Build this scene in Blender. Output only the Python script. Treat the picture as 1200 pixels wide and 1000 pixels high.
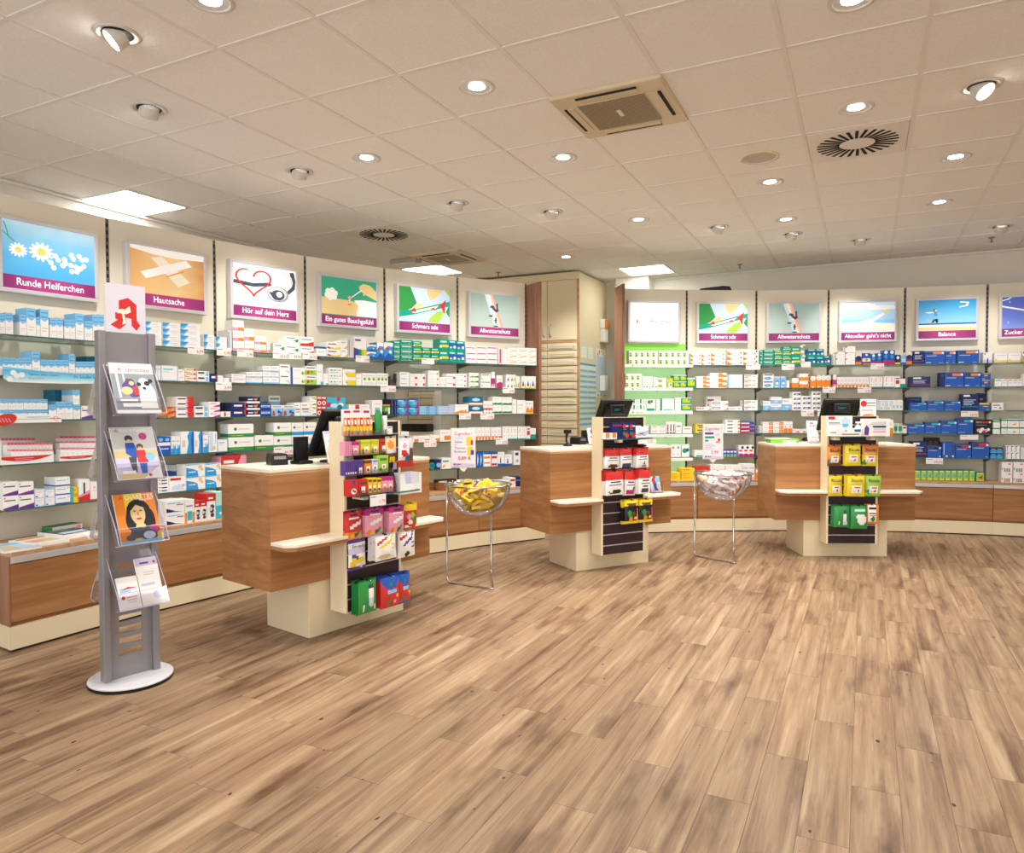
import bpy, bmesh, math, random
from mathutils import Vector, Matrix
random.seed(7)
sc = bpy.context.scene
for o in list(bpy.data.objects): bpy.data.objects.remove(o)
col = sc.collection

# ------------------------------------------------------------------ camera, world, exposure
FPX, YAW, PITCH, ROLL = 830.138, -0.462802, -0.0283788, -0.0018098
EYE = 1.365
TILE = 0.6
ZC = EYE + TILE / 0.353825            # ceiling height
OX, OY = 8.612615, -4.051603          # ceiling grid origin in tiles
def cam_axes():
    f = Vector((math.sin(YAW), math.cos(YAW), 0)); r = Vector((math.cos(YAW), -math.sin(YAW), 0)); u = Vector((0, 0, 1))
    f2 = f * math.cos(PITCH) + u * math.sin(PITCH); u2 = u * math.cos(PITCH) - f * math.sin(PITCH)
    r3 = r * math.cos(ROLL) + u2 * math.sin(ROLL); u3 = u2 * math.cos(ROLL) - r * math.sin(ROLL)
    return r3, u3, f2
CR, CU, CF = cam_axes()
CAM = Vector((0, 0, EYE))
cd = bpy.data.cameras.new('camera'); cam = bpy.data.objects.new('camera', cd); col.objects.link(cam)
cd.sensor_width = 36; cd.sensor_fit = 'HORIZONTAL'; cd.lens = FPX / 1200 * 36; cd.clip_start = 0.05
cam.matrix_world = Matrix(((CR.x, CU.x, -CF.x, 0), (CR.y, CU.y, -CF.y, 0), (CR.z, CU.z, -CF.z, EYE), (0, 0, 0, 1)))
sc.camera = cam
W = bpy.data.worlds.new('world'); sc.world = W; W.use_nodes = True
W.node_tree.nodes['Background'].inputs[0].default_value = (0.93, 0.97, 1.0, 1)
W.node_tree.nodes['Background'].inputs[1].default_value = 1.85
vs = sc.view_settings
vs.view_transform = 'Standard'; vs.look = 'None'; vs.exposure = 0.5; vs.gamma = 1.0; vs.use_curve_mapping = False
LAMP_PANEL, LAMP_SPOT, LAMP_GIMBAL = 8.0, 74.0, 44.0

# pixel -> direction; distance always comes from the plane a thing stands on or against
def ray(x, y): return CR * ((x - 600) / FPX) - CU * ((y - 500) / FPX) + CF
def atz(x, y, z):
    d = ray(x, y); return CAM + d * ((z - EYE) / d.z)
def atplane(x, y, p, n):
    d = ray(x, y); return CAM + d * ((Vector(p) - CAM).dot(n) / d.dot(n))
def pix(P):
    v = Vector(P) - CAM; z = v.dot(CF)
    return 600 + FPX * v.dot(CR) / z, 500 - FPX * v.dot(CU) / z, z

# ------------------------------------------------------------------ materials
def lin(h):
    h = h.lstrip('#'); out = []
    for i in (0, 2, 4):
        c = int(h[i:i + 2], 16) / 255
        out.append(c / 12.92 if c <= 0.04045 else ((c + 0.055) / 1.055) ** 2.4)
    return tuple(out) + (1.0,)
MC = {}
def mat(hexc, rough=0.5, metal=0.0, emit=0.0, spec=0.4, var=0.0, bump=0.0, nscale=40.0, name=None):
    key = (hexc, rough, metal, emit, spec, var, bump, nscale)
    if key in MC: return MC[key]
    m = bpy.data.materials.new(name or 'paint_' + hexc.strip('#')); m.use_nodes = True
    nt = m.node_tree; b = nt.nodes['Principled BSDF']
    b.inputs['Base Color'].default_value = lin(hexc); b.inputs['Roughness'].default_value = rough
    b.inputs['Metallic'].default_value = metal; b.inputs['Specular IOR Level'].default_value = spec
    if emit:
        b.inputs['Emission Color'].default_value = lin(hexc); b.inputs['Emission Strength'].default_value = emit
    if var or bump:
        tc = nt.nodes.new('ShaderNodeTexCoord'); n = nt.nodes.new('ShaderNodeTexNoise'); n.inputs['Scale'].default_value = nscale
        n.inputs['Detail'].default_value = 5; nt.links.new(tc.outputs['Object'], n.inputs['Vector'])
        if var:
            cr = nt.nodes.new('ShaderNodeValToRGB'); c = lin(hexc)
            cr.color_ramp.elements[0].position = 0.3; cr.color_ramp.elements[1].position = 0.7
            cr.color_ramp.elements[0].color = tuple(max(0, v * (1 - var)) for v in c[:3]) + (1,)
            cr.color_ramp.elements[1].color = tuple(min(1, v * (1 + var)) for v in c[:3]) + (1,)
            nt.links.new(n.outputs['Fac'], cr.inputs['Fac']); nt.links.new(cr.outputs['Color'], b.inputs['Base Color'])
        if bump:
            bp = nt.nodes.new('ShaderNodeBump'); bp.inputs['Strength'].default_value = bump; bp.inputs['Distance'].default_value = 0.01
            nt.links.new(n.outputs['Fac'], bp.inputs['Height']); nt.links.new(bp.outputs['Normal'], b.inputs['Normal'])
    MC[key] = m; return m
def wood(name, cols, scale, rough=0.45, rnd=0.5, tone=0.25, streak=None):
    m = bpy.data.materials.new(name); m.use_nodes = True; nt = m.node_tree; N = nt.nodes; Lk = nt.links; b = N['Principled BSDF']
    tc = N.new('ShaderNodeTexCoord'); oi = N.new('ShaderNodeObjectInfo')
    mul = N.new('ShaderNodeVectorMath'); mul.operation = 'SCALE'; mul.inputs[0].default_value = (13.1, 7.7, 5.3)
    Lk.new(oi.outputs['Random'], mul.inputs['Scale'])
    add = N.new('ShaderNodeVectorMath'); Lk.new(tc.outputs['Object'], add.inputs[0]); Lk.new(mul.outputs[0], add.inputs[1])
    mp = N.new('ShaderNodeMapping'); mp.inputs['Scale'].default_value = scale; Lk.new(add.outputs[0], mp.inputs['Vector'])
    n1 = N.new('ShaderNodeTexNoise'); n1.inputs['Scale'].default_value = 1; n1.inputs['Detail'].default_value = 7; n1.inputs['Roughness'].default_value = 0.62
    n1.inputs['Distortion'].default_value = 0.6; Lk.new(mp.outputs[0], n1.inputs['Vector'])
    cr = N.new('ShaderNodeValToRGB'); e = cr.color_ramp.elements
    pos = [0.28, 0.46, 0.58, 0.74]
    for i, c in enumerate(cols):
        if i > 1: e.new(pos[i])
        e[i].position = pos[i]; e[i].color = lin(c)
    Lk.new(n1.outputs['Fac'], cr.inputs['Fac'])
    # broad tone per board
    n2 = N.new('ShaderNodeTexNoise'); n2.inputs['Scale'].default_value = 0.35; n2.inputs['Detail'].default_value = 3; Lk.new(mp.outputs[0], n2.inputs['Vector'])
    mx = N.new('ShaderNodeMath'); mx.operation = 'MULTIPLY_ADD'; mx.inputs[1].default_value = tone * 2; mx.inputs[2].default_value = 1 - tone - rnd * 0.25
    Lk.new(n2.outputs['Fac'], mx.inputs[0])
    ad = N.new('ShaderNodeMath'); ad.operation = 'MULTIPLY_ADD'; ad.inputs[1].default_value = rnd * 0.5; Lk.new(oi.outputs['Random'], ad.inputs[0]); Lk.new(mx.outputs[0], ad.inputs[2])
    sm = N.new('ShaderNodeVectorMath'); sm.operation = 'SCALE'; Lk.new(cr.outputs['Color'], sm.inputs[0]); Lk.new(ad.outputs[0], sm.inputs['Scale'])
    last = sm.outputs[0]
    if streak:   # knots and dark smudges
        mp2 = N.new('ShaderNodeMapping'); mp2.inputs['Scale'].default_value = streak; Lk.new(add.outputs[0], mp2.inputs['Vector'])
        n3 = N.new('ShaderNodeTexNoise'); n3.inputs['Scale'].default_value = 1; n3.inputs['Detail'].default_value = 2; Lk.new(mp2.outputs[0], n3.inputs['Vector'])
        c3 = N.new('ShaderNodeValToRGB'); c3.color_ramp.elements[0].position = 0.27; c3.color_ramp.elements[0].color = (0.45, 0.42, 0.42, 1)
        c3.color_ramp.elements[1].position = 0.42; c3.color_ramp.elements[1].color = (1, 1, 1, 1); Lk.new(n3.outputs['Fac'], c3.inputs['Fac'])
        vm = N.new('ShaderNodeVectorMath'); vm.operation = 'MULTIPLY'; Lk.new(last, vm.inputs[0]); Lk.new(c3.outputs['Color'], vm.inputs[1]); last = vm.outputs[0]
    Lk.new(last, b.inputs['Base Color']); b.inputs['Roughness'].default_value = rough; b.inputs['Specular IOR Level'].default_value = 0.35
    bp = N.new('ShaderNodeBump'); bp.inputs['Strength'].default_value = 0.08; bp.inputs['Distance'].default_value = 0.004
    Lk.new(n1.outputs['Fac'], bp.inputs['Height']); Lk.new(bp.outputs['Normal'], b.inputs['Normal'])
    return m
def plank_mat():
    m = bpy.data.materials.new('floor_plank'); m.use_nodes = True; nt = m.node_tree; N = nt.nodes; Lk = nt.links; b = N['Principled BSDF']
    tc = N.new('ShaderNodeTexCoord'); oi = N.new('ShaderNodeObjectInfo')
    mul = N.new('ShaderNodeVectorMath'); mul.operation = 'SCALE'; mul.inputs[0].default_value = (23.1, 17.7, 0); Lk.new(oi.outputs['Random'], mul.inputs['Scale'])
    add = N.new('ShaderNodeVectorMath'); Lk.new(tc.outputs['Object'], add.inputs[0]); Lk.new(mul.outputs[0], add.inputs[1])
    def noise(sx, sy, det, rough, dist=0.0):
        mp = N.new('ShaderNodeMapping'); mp.inputs['Scale'].default_value = (sx, sy, 1); Lk.new(add.outputs[0], mp.inputs['Vector'])
        n = N.new('ShaderNodeTexNoise'); n.inputs['Scale'].default_value = 1; n.inputs['Detail'].default_value = det; n.inputs['Roughness'].default_value = rough; n.inputs['Distortion'].default_value = dist
        Lk.new(mp.outputs[0], n.inputs['Vector']); return n
    def ramp(src, stops):
        cr = N.new('ShaderNodeValToRGB'); e = cr.color_ramp.elements
        for i, (p, c) in enumerate(stops):
            if i > 1: e.new(p)
            e[i].position = p; e[i].color = lin(c) if isinstance(c, str) else (c, c, c, 1)
        Lk.new(src, cr.inputs['Fac']); return cr.outputs['Color']
    def vmul(a, c):
        v = N.new('ShaderNodeVectorMath'); v.operation = 'MULTIPLY'; Lk.new(a, v.inputs[0]); Lk.new(c, v.inputs[1]); return v.outputs[0]
    base = ramp(noise(21, .9, 6, .62, .3).outputs['Fac'], [(.31, '#80604a'), (.45, '#a58464'), (.57, '#b89977'), (.7, '#cfb38f')])
    fine = ramp(noise(150, 5, 3, .6).outputs['Fac'], [(.3, .86), (.7, 1.08)])
    blot = ramp(noise(7, 1.6, 4, .6).outputs['Fac'], [(.28, '#aa9a92'), (.48, '#ffffff')])
    knot = ramp(noise(26, 15, 1, .4).outputs['Fac'], [(.2, '#5f4a3e'), (.235, '#ffffff')])
    tone = N.new('ShaderNodeMath'); tone.operation = 'MULTIPLY_ADD'; tone.inputs[1].default_value = .18; tone.inputs[2].default_value = .68; Lk.new(oi.outputs['Random'], tone.inputs[0])
    last = vmul(vmul(vmul(base, fine), blot), knot)
    sm = N.new('ShaderNodeVectorMath'); sm.operation = 'SCALE'; Lk.new(last, sm.inputs[0]); Lk.new(tone.outputs[0], sm.inputs['Scale'])
    Lk.new(sm.outputs[0], b.inputs['Base Color']); b.inputs['Roughness'].default_value = .36; b.inputs['Specular IOR Level'].default_value = .35
    return m
def clear(name, tint, refl=0.12, rough=0.03):
    """thin clear sheet: mostly see-through with a faint gloss"""
    m = bpy.data.materials.new(name); m.use_nodes = True; nt = m.node_tree; N = nt.nodes
    for n in list(N): N.remove(n)
    o = N.new('ShaderNodeOutputMaterial'); mx = N.new('ShaderNodeMixShader'); t = N.new('ShaderNodeBsdfTransparent'); g = N.new('ShaderNodeBsdfGlossy')
    t.inputs[0].default_value = lin(tint); g.inputs['Roughness'].default_value = rough
    fr = N.new('ShaderNodeFresnel'); fr.inputs['IOR'].default_value = 1.45
    ml = N.new('ShaderNodeMath'); ml.operation = 'MULTIPLY_ADD'; ml.inputs[1].default_value = 0.8; ml.inputs[2].default_value = refl * 0.25
    nt.links.new(fr.outputs[0], ml.inputs[0]); nt.links.new(ml.outputs[0], mx.inputs[0])
    nt.links.new(t.outputs[0], mx.inputs[1]); nt.links.new(g.outputs[0], mx.inputs[2]); nt.links.new(mx.outputs[0], o.inputs[0])
    return m
def grad(name, stops, axis='Z', emit=0.0, rough=0.35, noise=0.0):
    m = bpy.data.materials.new(name); m.use_nodes = True; nt = m.node_tree; N = nt.nodes; b = N['Principled BSDF']
    tc = N.new('ShaderNodeTexCoord'); sp = N.new('ShaderNodeSeparateXYZ'); nt.links.new(tc.outputs['Generated'], sp.inputs[0])
    cr = N.new('ShaderNodeValToRGB'); e = cr.color_ramp.elements
    for i, (p, c) in enumerate(stops):
        if i > 1: e.new(p)
        e[i].position = p; e[i].color = lin(c)
    src = sp.outputs[axis]
    if noise:
        n = N.new('ShaderNodeTexNoise'); n.inputs['Scale'].default_value = 3.0; nt.links.new(tc.outputs['Generated'], n.inputs['Vector'])
        a = N.new('ShaderNodeMath'); a.operation = 'MULTIPLY_ADD'; a.inputs[1].default_value = noise; nt.links.new(n.outputs['Fac'], a.inputs[0])
        a2 = N.new('ShaderNodeMath'); a2.operation = 'SUBTRACT'; nt.links.new(src, a2.inputs[0]); a2.inputs[1].default_value = noise / 2
        nt.links.new(a2.outputs[0], a.inputs[2]); src = a.outputs[0]
    nt.links.new(src, cr.inputs['Fac']); nt.links.new(cr.outputs['Color'], b.inputs['Base Color'])
    if emit: nt.links.new(cr.outputs['Color'], b.inputs['Emission Color']); b.inputs['Emission Strength'].default_value = emit
    b.inputs['Roughness'].default_value = rough
    return m

M_CREAM = mat('#e9d8b4', 0.45, name='cream_laminate', var=0.015, nscale=3)
M_PANEL = mat('#ebe2ce', 0.6, name='cream_back_panel', var=0.02, nscale=2)
M_WALL = mat('#e4ddd0', 0.8, name='wall_paint', var=0.02, nscale=2)
M_TOP = mat('#efe3cd', 0.35, name='pale_worktop', var=0.03, nscale=6)
M_ALU = mat('#cfcdcb', 0.38, 0.35, name='brushed_aluminium')
M_ALU_MATT = mat('#9a979b', 0.45, 0.5, name='grey_anodised', var=0.03, nscale=20)
M_FRAME = mat('#dcd8da', 0.3, 0.2, name='silver_frame')
M_CHROME = mat('#d8d8d8', 0.12, 1.0, name='chrome')
M_BLACK = mat('#0b0a0b', 0.4, name='black_plastic')
M_BLACK2 = mat('#1c1b1d', 0.35, name='dark_plastic')
M_RAIL = mat('#77706a', 0.5, 0.3, name='slotted_rail')
M_SLOT = mat('#1b1918', 0.8, name='slot_dark')
M_SLAT = mat('#2d1d25', 0.4, name='dark_plum_slat', var=0.06, nscale=12)
M_WOOD = wood('walnut_laminate', ['#8c5c36', '#a06d42', '#ab794d', '#b5855a'], (1.3, 4, 22), 0.42, 0.08, 0.12)
M_WOODV = wood('walnut_vertical', ['#7b5440', '#94684f', '#a0745a', '#ad8368'], (26, 26, 1.6), 0.45, 0.1, 0.1)
M_WTOP = wood('worktop_wood', ['#a87a52', '#c0926a', '#cca078', '#d6ae88'], (2, 20, 20), 0.4, 0.1, 0.1)
M_PLANK = plank_mat()
M_GLASS = clear('shelf_glass', '#f1faf5', 0.2)
M_GEDGE = mat('#3f6c68', 0.2, name='glass_edge', spec=0.6)
M_ACRYL = clear('acrylic', '#fbfafe', 0.25, 0.08)
M_ACRYL_EDGE = mat('#c9c4dd', 0.2, name='acrylic_edge')
M_WHITE = mat('#f3f1ec', 0.45, name='white_card')
M_PAPER = mat('#f7f5f0', 0.6, name='paper')
M_TAG = mat('#f6f2ee', 0.5, name='price_card')
M_RED = mat('#cf3a31', 0.5, name='print_red')
M_INK = mat('#3a3a44', 0.6, name='print_ink')

# ------------------------------------------------------------------ mesh collecting
class MB:
    def __init__(s): s.v = []; s.f = []; s.mi = []; s.mats = []
    def m(s, mt):
        if mt not in s.mats: s.mats.append(mt)
        return s.mats.index(mt)
    def poly(s, pts, mt):
        i = len(s.v); s.v += [tuple(p) for p in pts]; s.f.append(tuple(range(i, i + len(pts)))); s.mi.append(s.m(mt))
    def box(s, a, b, mt, **faces):
        x0, y0, z0 = a; x1, y1, z1 = b
        i = len(s.v); s.v += [(x0, y0, z0), (x1, y0, z0), (x1, y1, z0), (x0, y1, z0), (x0, y0, z1), (x1, y0, z1), (x1, y1, z1), (x0, y1, z1)]
        fs = dict(bottom=(3, 2, 1, 0), top=(4, 5, 6, 7), front=(0, 1, 5, 4), right=(1, 2, 6, 5), back=(2, 3, 7, 6), left=(3, 0, 4, 7))
        for k, q in fs.items(): s.f.append(tuple(i + j for j in q)); s.mi.append(s.m(faces.get(k, mt)))
    def prism(s, pts, z0, z1, mt, top=None, side=None):
        """pts: ccw (x,y) outline"""
        n = len(pts); i = len(s.v); s.v += [(p[0], p[1], z0) for p in pts] + [(p[0], p[1], z1) for p in pts]
        s.f.append(tuple(range(i + n - 1, i - 1, -1))); s.mi.append(s.m(mt))
        s.f.append(tuple(range(i + n, i + 2 * n))); s.mi.append(s.m(top or mt))
        for k in range(n):
            s.f.append((i + k, i + (k + 1) % n, i + n + (k + 1) % n, i + n + k)); s.mi.append(s.m(side[k] if isinstance(side, (list, tuple)) else (side or mt)))
    def yprism(s, pts, y0, y1, mt):
        """pts: outline (x,z) seen from the front, counter-clockwise; from y0 (front) to y1"""
        n = len(pts); i = len(s.v); s.v += [(p[0], y0, p[1]) for p in pts] + [(p[0], y1, p[1]) for p in pts]
        s.f.append(tuple(range(i, i + n))); s.mi.append(s.m(mt)); s.f.append(tuple(range(i + 2 * n - 1, i + n - 1, -1))); s.mi.append(s.m(mt))
        for k in range(n): s.f.append((i + (k + 1) % n, i + k, i + n + k, i + n + (k + 1) % n)); s.mi.append(s.m(mt))
    def lathe(s, prof, mt, n=24, c=(0, 0, 0), cap=True):
        i = len(s.v); m = len(prof)
        for k in range(n):
            a = 2 * math.pi * k / n
            for r, z in prof: s.v.append((c[0] + r * math.cos(a), c[1] + r * math.sin(a), c[2] + z))
        for k in range(n):
            k2 = (k + 1) % n
            for j in range(m - 1): s.f.append((i + k * m + j, i + k2 * m + j, i + k2 * m + j + 1, i + k * m + j + 1)); s.mi.append(s.m(mt))
        if cap:
            if prof[0][0] > 1e-6: s.f.append(tuple(i + k * m for k in reversed(range(n)))); s.mi.append(s.m(mt))
            if prof[-1][0] > 1e-6: s.f.append(tuple(i + k * m + m - 1 for k in range(n))); s.mi.append(s.m(mt))
    def tube(s, path, r, mt, n=8):
        P = [Vector(p) for p in path]; i = len(s.v); up = None
        for j, p in enumerate(P):
            t = ((P[min(j + 1, len(P) - 1)] - P[max(j - 1, 0)])).normalized()
            if up is None: up = Vector((0, 0, 1)) if abs(t.z) < 0.9 else Vector((1, 0, 0))
            a = t.cross(up).normalized(); b = a.cross(t).normalized(); up = b
            for k in range(n):
                q = 2 * math.pi * k / n; s.v.append(tuple(p + a * (r * math.cos(q)) + b * (r * math.sin(q))))
        for j in range(len(P) - 1):
            for k in range(n): s.f.append((i + j * n + k, i + j * n + (k + 1) % n, i + (j + 1) * n + (k + 1) % n, i + (j + 1) * n + k)); s.mi.append(s.m(mt))
        s.f.append(tuple(i + k for k in reversed(range(n)))); s.mi.append(s.m(mt))
        s.f.append(tuple(i + (len(P) - 1) * n + k for k in range(n))); s.mi.append(s.m(mt))
    def mesh(s, name, smooth=False):
        me = bpy.data.meshes.new(name); me.from_pydata(s.v, [], s.f)
        for mt in s.mats: me.materials.append(mt)
        me.polygons.foreach_set('material_index', s.mi)
        if smooth: me.polygons.foreach_set('use_smooth', [True] * len(s.f))
        me.update(); return me
def link(name, me, parent=None, loc=None, rz=None):
    o = bpy.data.objects.new(name, me); col.objects.link(o)
    if parent: o.parent = parent
    if loc is not None: o.location = loc
    if rz is not None: o.rotation_euler = (0, 0, rz)
    return o
def part(mb, name, parent, smooth=False, bevel=0, loc=None, rz=None):
    o = link(name, mb.mesh(name, smooth), parent, loc, rz)
    if bevel:
        md = o.modifiers.new('bevel', 'BEVEL'); md.width = bevel; md.segments = 2; md.limit_method = 'ANGLE'; md.angle_limit = 0.7
    return o
def tag(o, label, cat, group=None, kind=None):
    o['label'] = label; o['category'] = cat
    if group: o['group'] = group
    if kind: o['kind'] = kind
    return o
def struct(o): o['kind'] = 'structure'; return o
def thing(name, label, cat, loc=(0, 0, 0), rz=0, group=None):
    o = bpy.data.objects.new(name, None); col.objects.link(o); o.empty_display_size = 0.05
    o.location = loc; o.rotation_euler = (0, 0, rz)
    return tag(o, label, cat, group)
def solo(mb, name, label, cat, loc=(0, 0, 0), rz=0, group=None, **k):
    return tag(part(mb, name, None, loc=loc, rz=rz, **k), label, cat, group)
def text(parent, s, x, y, z, size, mt, align='CENTER', sx=1.0, bold=0.0, name='lettering', tilt=0.0, maxw=None):
    """flat lettering that faces local -y"""
    cu = bpy.data.curves.new('lettering', 'FONT'); cu.body = s; cu.size = size; cu.align_x = align; cu.align_y = 'CENTER'; cu.offset = bold * size; cu.resolution_u = 3
    t = bpy.data.objects.new('tmp', cu); col.objects.link(t)
    me = bpy.data.meshes.new_from_object(t); bpy.data.objects.remove(t); bpy.data.curves.remove(cu)
    if maxw and len(me.vertices):
        wd = max(v.co.x for v in me.vertices) - min(v.co.x for v in me.vertices)
        if wd * sx > maxw: sx = maxw / wd
    me.transform(Matrix.Rotation(math.pi / 2 + tilt, 4, 'X') @ Matrix.Diagonal((sx, 1, 1, 1)))
    me.materials.clear(); me.materials.append(mt)
    o = link(name, me, parent, (x, y, z)); return o

# colours used by printed packaging
PAL = dict(w='#f4f2ee', k='#1c1a1c', n='#1d2a63', b='#2459b5', a='#2f9bdd', s='#86c3ea', c='#3bb9cf', t='#0f9a80', g='#2f8f45', l='#a7cc45', y='#f0d02c', o='#ee8a2c',
           r='#cf3330', m='#b8307c', p='#ee9fb6', v='#5d3f92', e='#8f959c', f='#d3d3d1', h='#6d4532', i='#f2e6cf', x='#c9dcee', q='#b9e6d8', z='#0f6f8f', j='#e3c98e', d='#3f4756', u='#cfc6e2')
def pcol(k, emit=0.0): return mat(PAL[k], 0.42, emit=emit)
def circ(cx, cz, rx, rz, n=14, a0=0.0): return [(cx + rx * math.cos(a0 + 2 * math.pi * k / n), cz + rz * math.sin(a0 + 2 * math.pi * k / n)) for k in range(n)]
def parse(s):
    out = []
    for t in s.split(';'):
        p = t.split()
        if not p: continue
        if p[0] == 'p': out.append(('p', [tuple(float(q) for q in a.split(',')) for a in p[1:-1]], p[-1]))
        else: out.append((p[0], [float(q) for q in p[1:-1]], p[-1]))
    return out
def prints(mb, shapes, w, h, y, x0=None, z0=0.0, emit=0.0, step=0.00025):
    """flat print on the face x0..x0+w, z0..z0+h that looks towards -y; shapes use 0..1 coordinates"""
    x0 = -w / 2 if x0 is None else x0
    for kind, a, c in shapes:
        y -= step
        mt = pcol(c, emit)
        if kind == 'r': pts = [(a[0], a[1]), (a[2], a[1]), (a[2], a[3]), (a[0], a[3])]; pts = [(x0 + p * w, z0 + q * h) for p, q in pts]
        elif kind == 'd': pts = circ(x0 + a[0] * w, z0 + a[1] * h, a[2] * h, a[2] * h)
        elif kind == 'e': pts = circ(x0 + a[0] * w, z0 + a[1] * h, a[2] * w, a[3] * h)
        else: pts = [(x0 + p * w, z0 + q * h) for p, q in a]
        # keep outlines counter-clockwise so the print faces the viewer
        ar = sum(pts[i][0] * pts[(i + 1) % len(pts)][1] - pts[(i + 1) % len(pts)][0] * pts[i][1] for i in range(len(pts)))
        if ar < 0: pts = pts[::-1]
        mb.poly([(p, y, q) for p, q in pts], mt)

# ------------------------------------------------------------------ room shell
XL, XR, YB, YF = -5.768, 5.6, 9.335, -3.4
mb = MB(); mb.box((XL - .3, YF, -0.12), (XR + .3, YB + .3, -0.006), mat('#7d6248', 0.8, name='floor_joint'))
floor = struct(part(mb, 'floor', None)); floor['label'] = 'wood-look plank floor of the shop'
PW, PL = 0.153, 0.93
plank_me = {}
def plank_mesh(ln):
    k = round(ln, 3)
    if k not in plank_me:
        g = 0.0006; b = MB()
        b.box((g, g, -0.006), (PW - g, ln - g, 0), M_PLANK); plank_me[k] = b.mesh('plank')
    return plank_me[k]
def in_view(pts, mx=30):
    ok = False; xs = []; ys = []
    for p in pts:
        x, y, z = pix(p)
        if z > 0.3: xs.append(x); ys.append(y)
    return bool(xs) and max(xs) > -mx and min(xs) < 1200 + mx and max(ys) > -mx and min(ys) < 1000 + mx
rest = MB(); far_planks = []
for i in range(int((XL) / PW) - 1, int(XR / PW) + 1):
    x = i * PW - 0.03
    off = (i * 0.437 % 1.0) * PL
    for j in range(-6, 13):
        y = j * PL + off
        if y > YB or y < YF: continue
        ln = min(PL, YB - y)
        c = [(x, y, 0), (x + PW, y, 0), (x, y + ln, 0), (x + PW, y + ln, 0)]
        if in_view(c) and x > -4.75 + 0.0 and not (y > 8.75 + 0.1 * x): far_planks.append((x, y, ln))
        else: rest.box((x + .001, y + .001, -.006), (x + PW - .001, y + ln - .001, 0), M_PLANK)
far_planks.sort(key=lambda q: (q[0] ** 2 + q[1] ** 2))
for x, y, ln in far_planks[300:]: rest.box((x + .001, y + .001, -.006), (x + PW - .001, y + ln - .001, 0), M_PLANK)
far_planks = far_planks[:300]
for x, y, ln in far_planks: link('plank', plank_mesh(ln), floor, (x, y, 0))
ro = part(rest, 'plank_field', floor); ro['kind'] = 'stuff'
print('planks', len(far_planks))

M_TILEC = mat('#f4f1ec', 0.9, name='mineral_fibre_tile', var=0.035, bump=0.25, nscale=90, spec=0.1)
M_BAR = mat('#ece8e1', 0.6, name='grid_bar_paint', spec=0.2)
mb = MB(); mb.box((XL - .3, YF, ZC + .012), (XR + .3, YB + .3, ZC + .15), M_TILEC)
ceil = struct(part(mb, 'ceiling', None)); ceil['label'] = 'suspended ceiling of square mineral tiles'
SPECIAL = {(-1, 2): 'led', (0, 8): 'led', (4, 10): 'led', (8, 4): 'vent', (1, 5): 'vent', (6, 2): 'ac', (1, 7): 'ac'}
g = 0.0115
b = MB(); b.box((g, g, 0.004), (TILE - g, TILE - g, 0.013), M_TILEC); tile_me = b.mesh('tile')
b = MB(); b.box((g, g, 0.004), (TILE - g, TILE / 2 - g, 0.013), M_TILEC); half_me = b.mesh('tile_half')
def cell(a, bb): return ((a - OX) * TILE, (bb - OY) * TILE)
nt_ = 0
for a in range(-1, 14):
    for bb in range(-4, 12):
        x, y = cell(a, bb)
        if (a, bb) in SPECIAL: continue
        if in_view([(x, y, ZC), (x + TILE, y, ZC), (x, y + TILE, ZC), (x + TILE, y + TILE, ZC)], 10):
            link('tile', half_me if bb == 11 else tile_me, ceil, (x, y, ZC)); nt_ += 1
print('tiles', nt_)
for a in range(-1, 15):
    x, _ = cell(a, 0); b = MB(); b.box((x - .012, YF, ZC), (x + .012, YB, ZC + .012), M_BAR); part(b, 'grid_bar', ceil)
for bb in range(-4, 12):
    _, y = cell(0, bb); b = MB(); b.box((XL, y - .012, ZC + .0004), (XR, y + .012, ZC + .012), M_BAR); part(b, 'grid_bar', ceil)
def wall(name, a, bq, lab):
    m = MB(); m.box(a, bq, M_WALL); o = struct(part(m, name, None)); o['label'] = lab; return o
wall('wall_back', (XL - .2, YB, 0), (XR + .2, YB + .15, ZC + .012), 'plain off-white wall behind the shelves')
wall('wall_left', (XL - .15, YF, 0), (XL, YB, ZC + .012), 'plain off-white wall behind the curved shelving')
wall('wall_right', (XR, YF, 0), (XR + .15, YB, ZC + .012), 'plain off-white side wall')
m = MB(); m.box((XL, YF, ZC - .022), (XL + .03, YB, ZC), M_BAR); o = struct(part(m, 'trim_1', None)); o['label'] = 'ceiling edge profile along the wall'
m = MB(); m.box((XL, YB - .03, ZC - .022), (XR, YB, ZC), M_BAR); o = struct(part(m, 'trim_2', None)); o['label'] = 'ceiling edge profile along the rear wall'
m = MB(); p = atplane(760, 330, (0, YB - .25, 0), Vector((0, 1, 0))); m.box((p.x - 0.45, YB - .25, 0), (p.x, YB, ZC), M_WALL); o = struct(part(m, 'wall_pier', None)); o['label'] = 'white pier boxed out from the rear wall'

# ------------------------------------------------------------------ ceiling fittings
M_LED = mat('#ffffff', 0.5, emit=LAMP_PANEL, name='led_diffuser')
M_LAMP = mat('#fffaf0', 0.5, emit=14.0, name='lamp_lens')
M_TRIM = mat('#d9d2c8', 0.4, name='lamp_trim')
def led_panel(a, bb, label):
    x, y = cell(a + .5, bb + .5)
    t = thing('ceiling_light', label, 'ceiling light', (x, y, ZC), 0, 'square light panels')
    m = MB(); h = TILE / 2 - .008
    for s0 in (((-h, -h), (h, -h + .02)), ((-h, h - .02), (h, h)), ((-h, -h + .02), (-h + .02, h - .02)), ((h - .02, -h + .02), (h, h - .02))):
        m.box((s0[0][0], s0[0][1], -.002), (s0[1][0], s0[1][1], .011), M_TRIM)
    part(m, 'frame', t)
    m = MB(); m.box((-h + .02, -h + .02, .001), (h - .02, h - .02, .011), M_LED); part(m, 'diffuser', t)
led_panel(-1, 2, 'glowing square light panel in the ceiling above the daisy poster')
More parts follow.
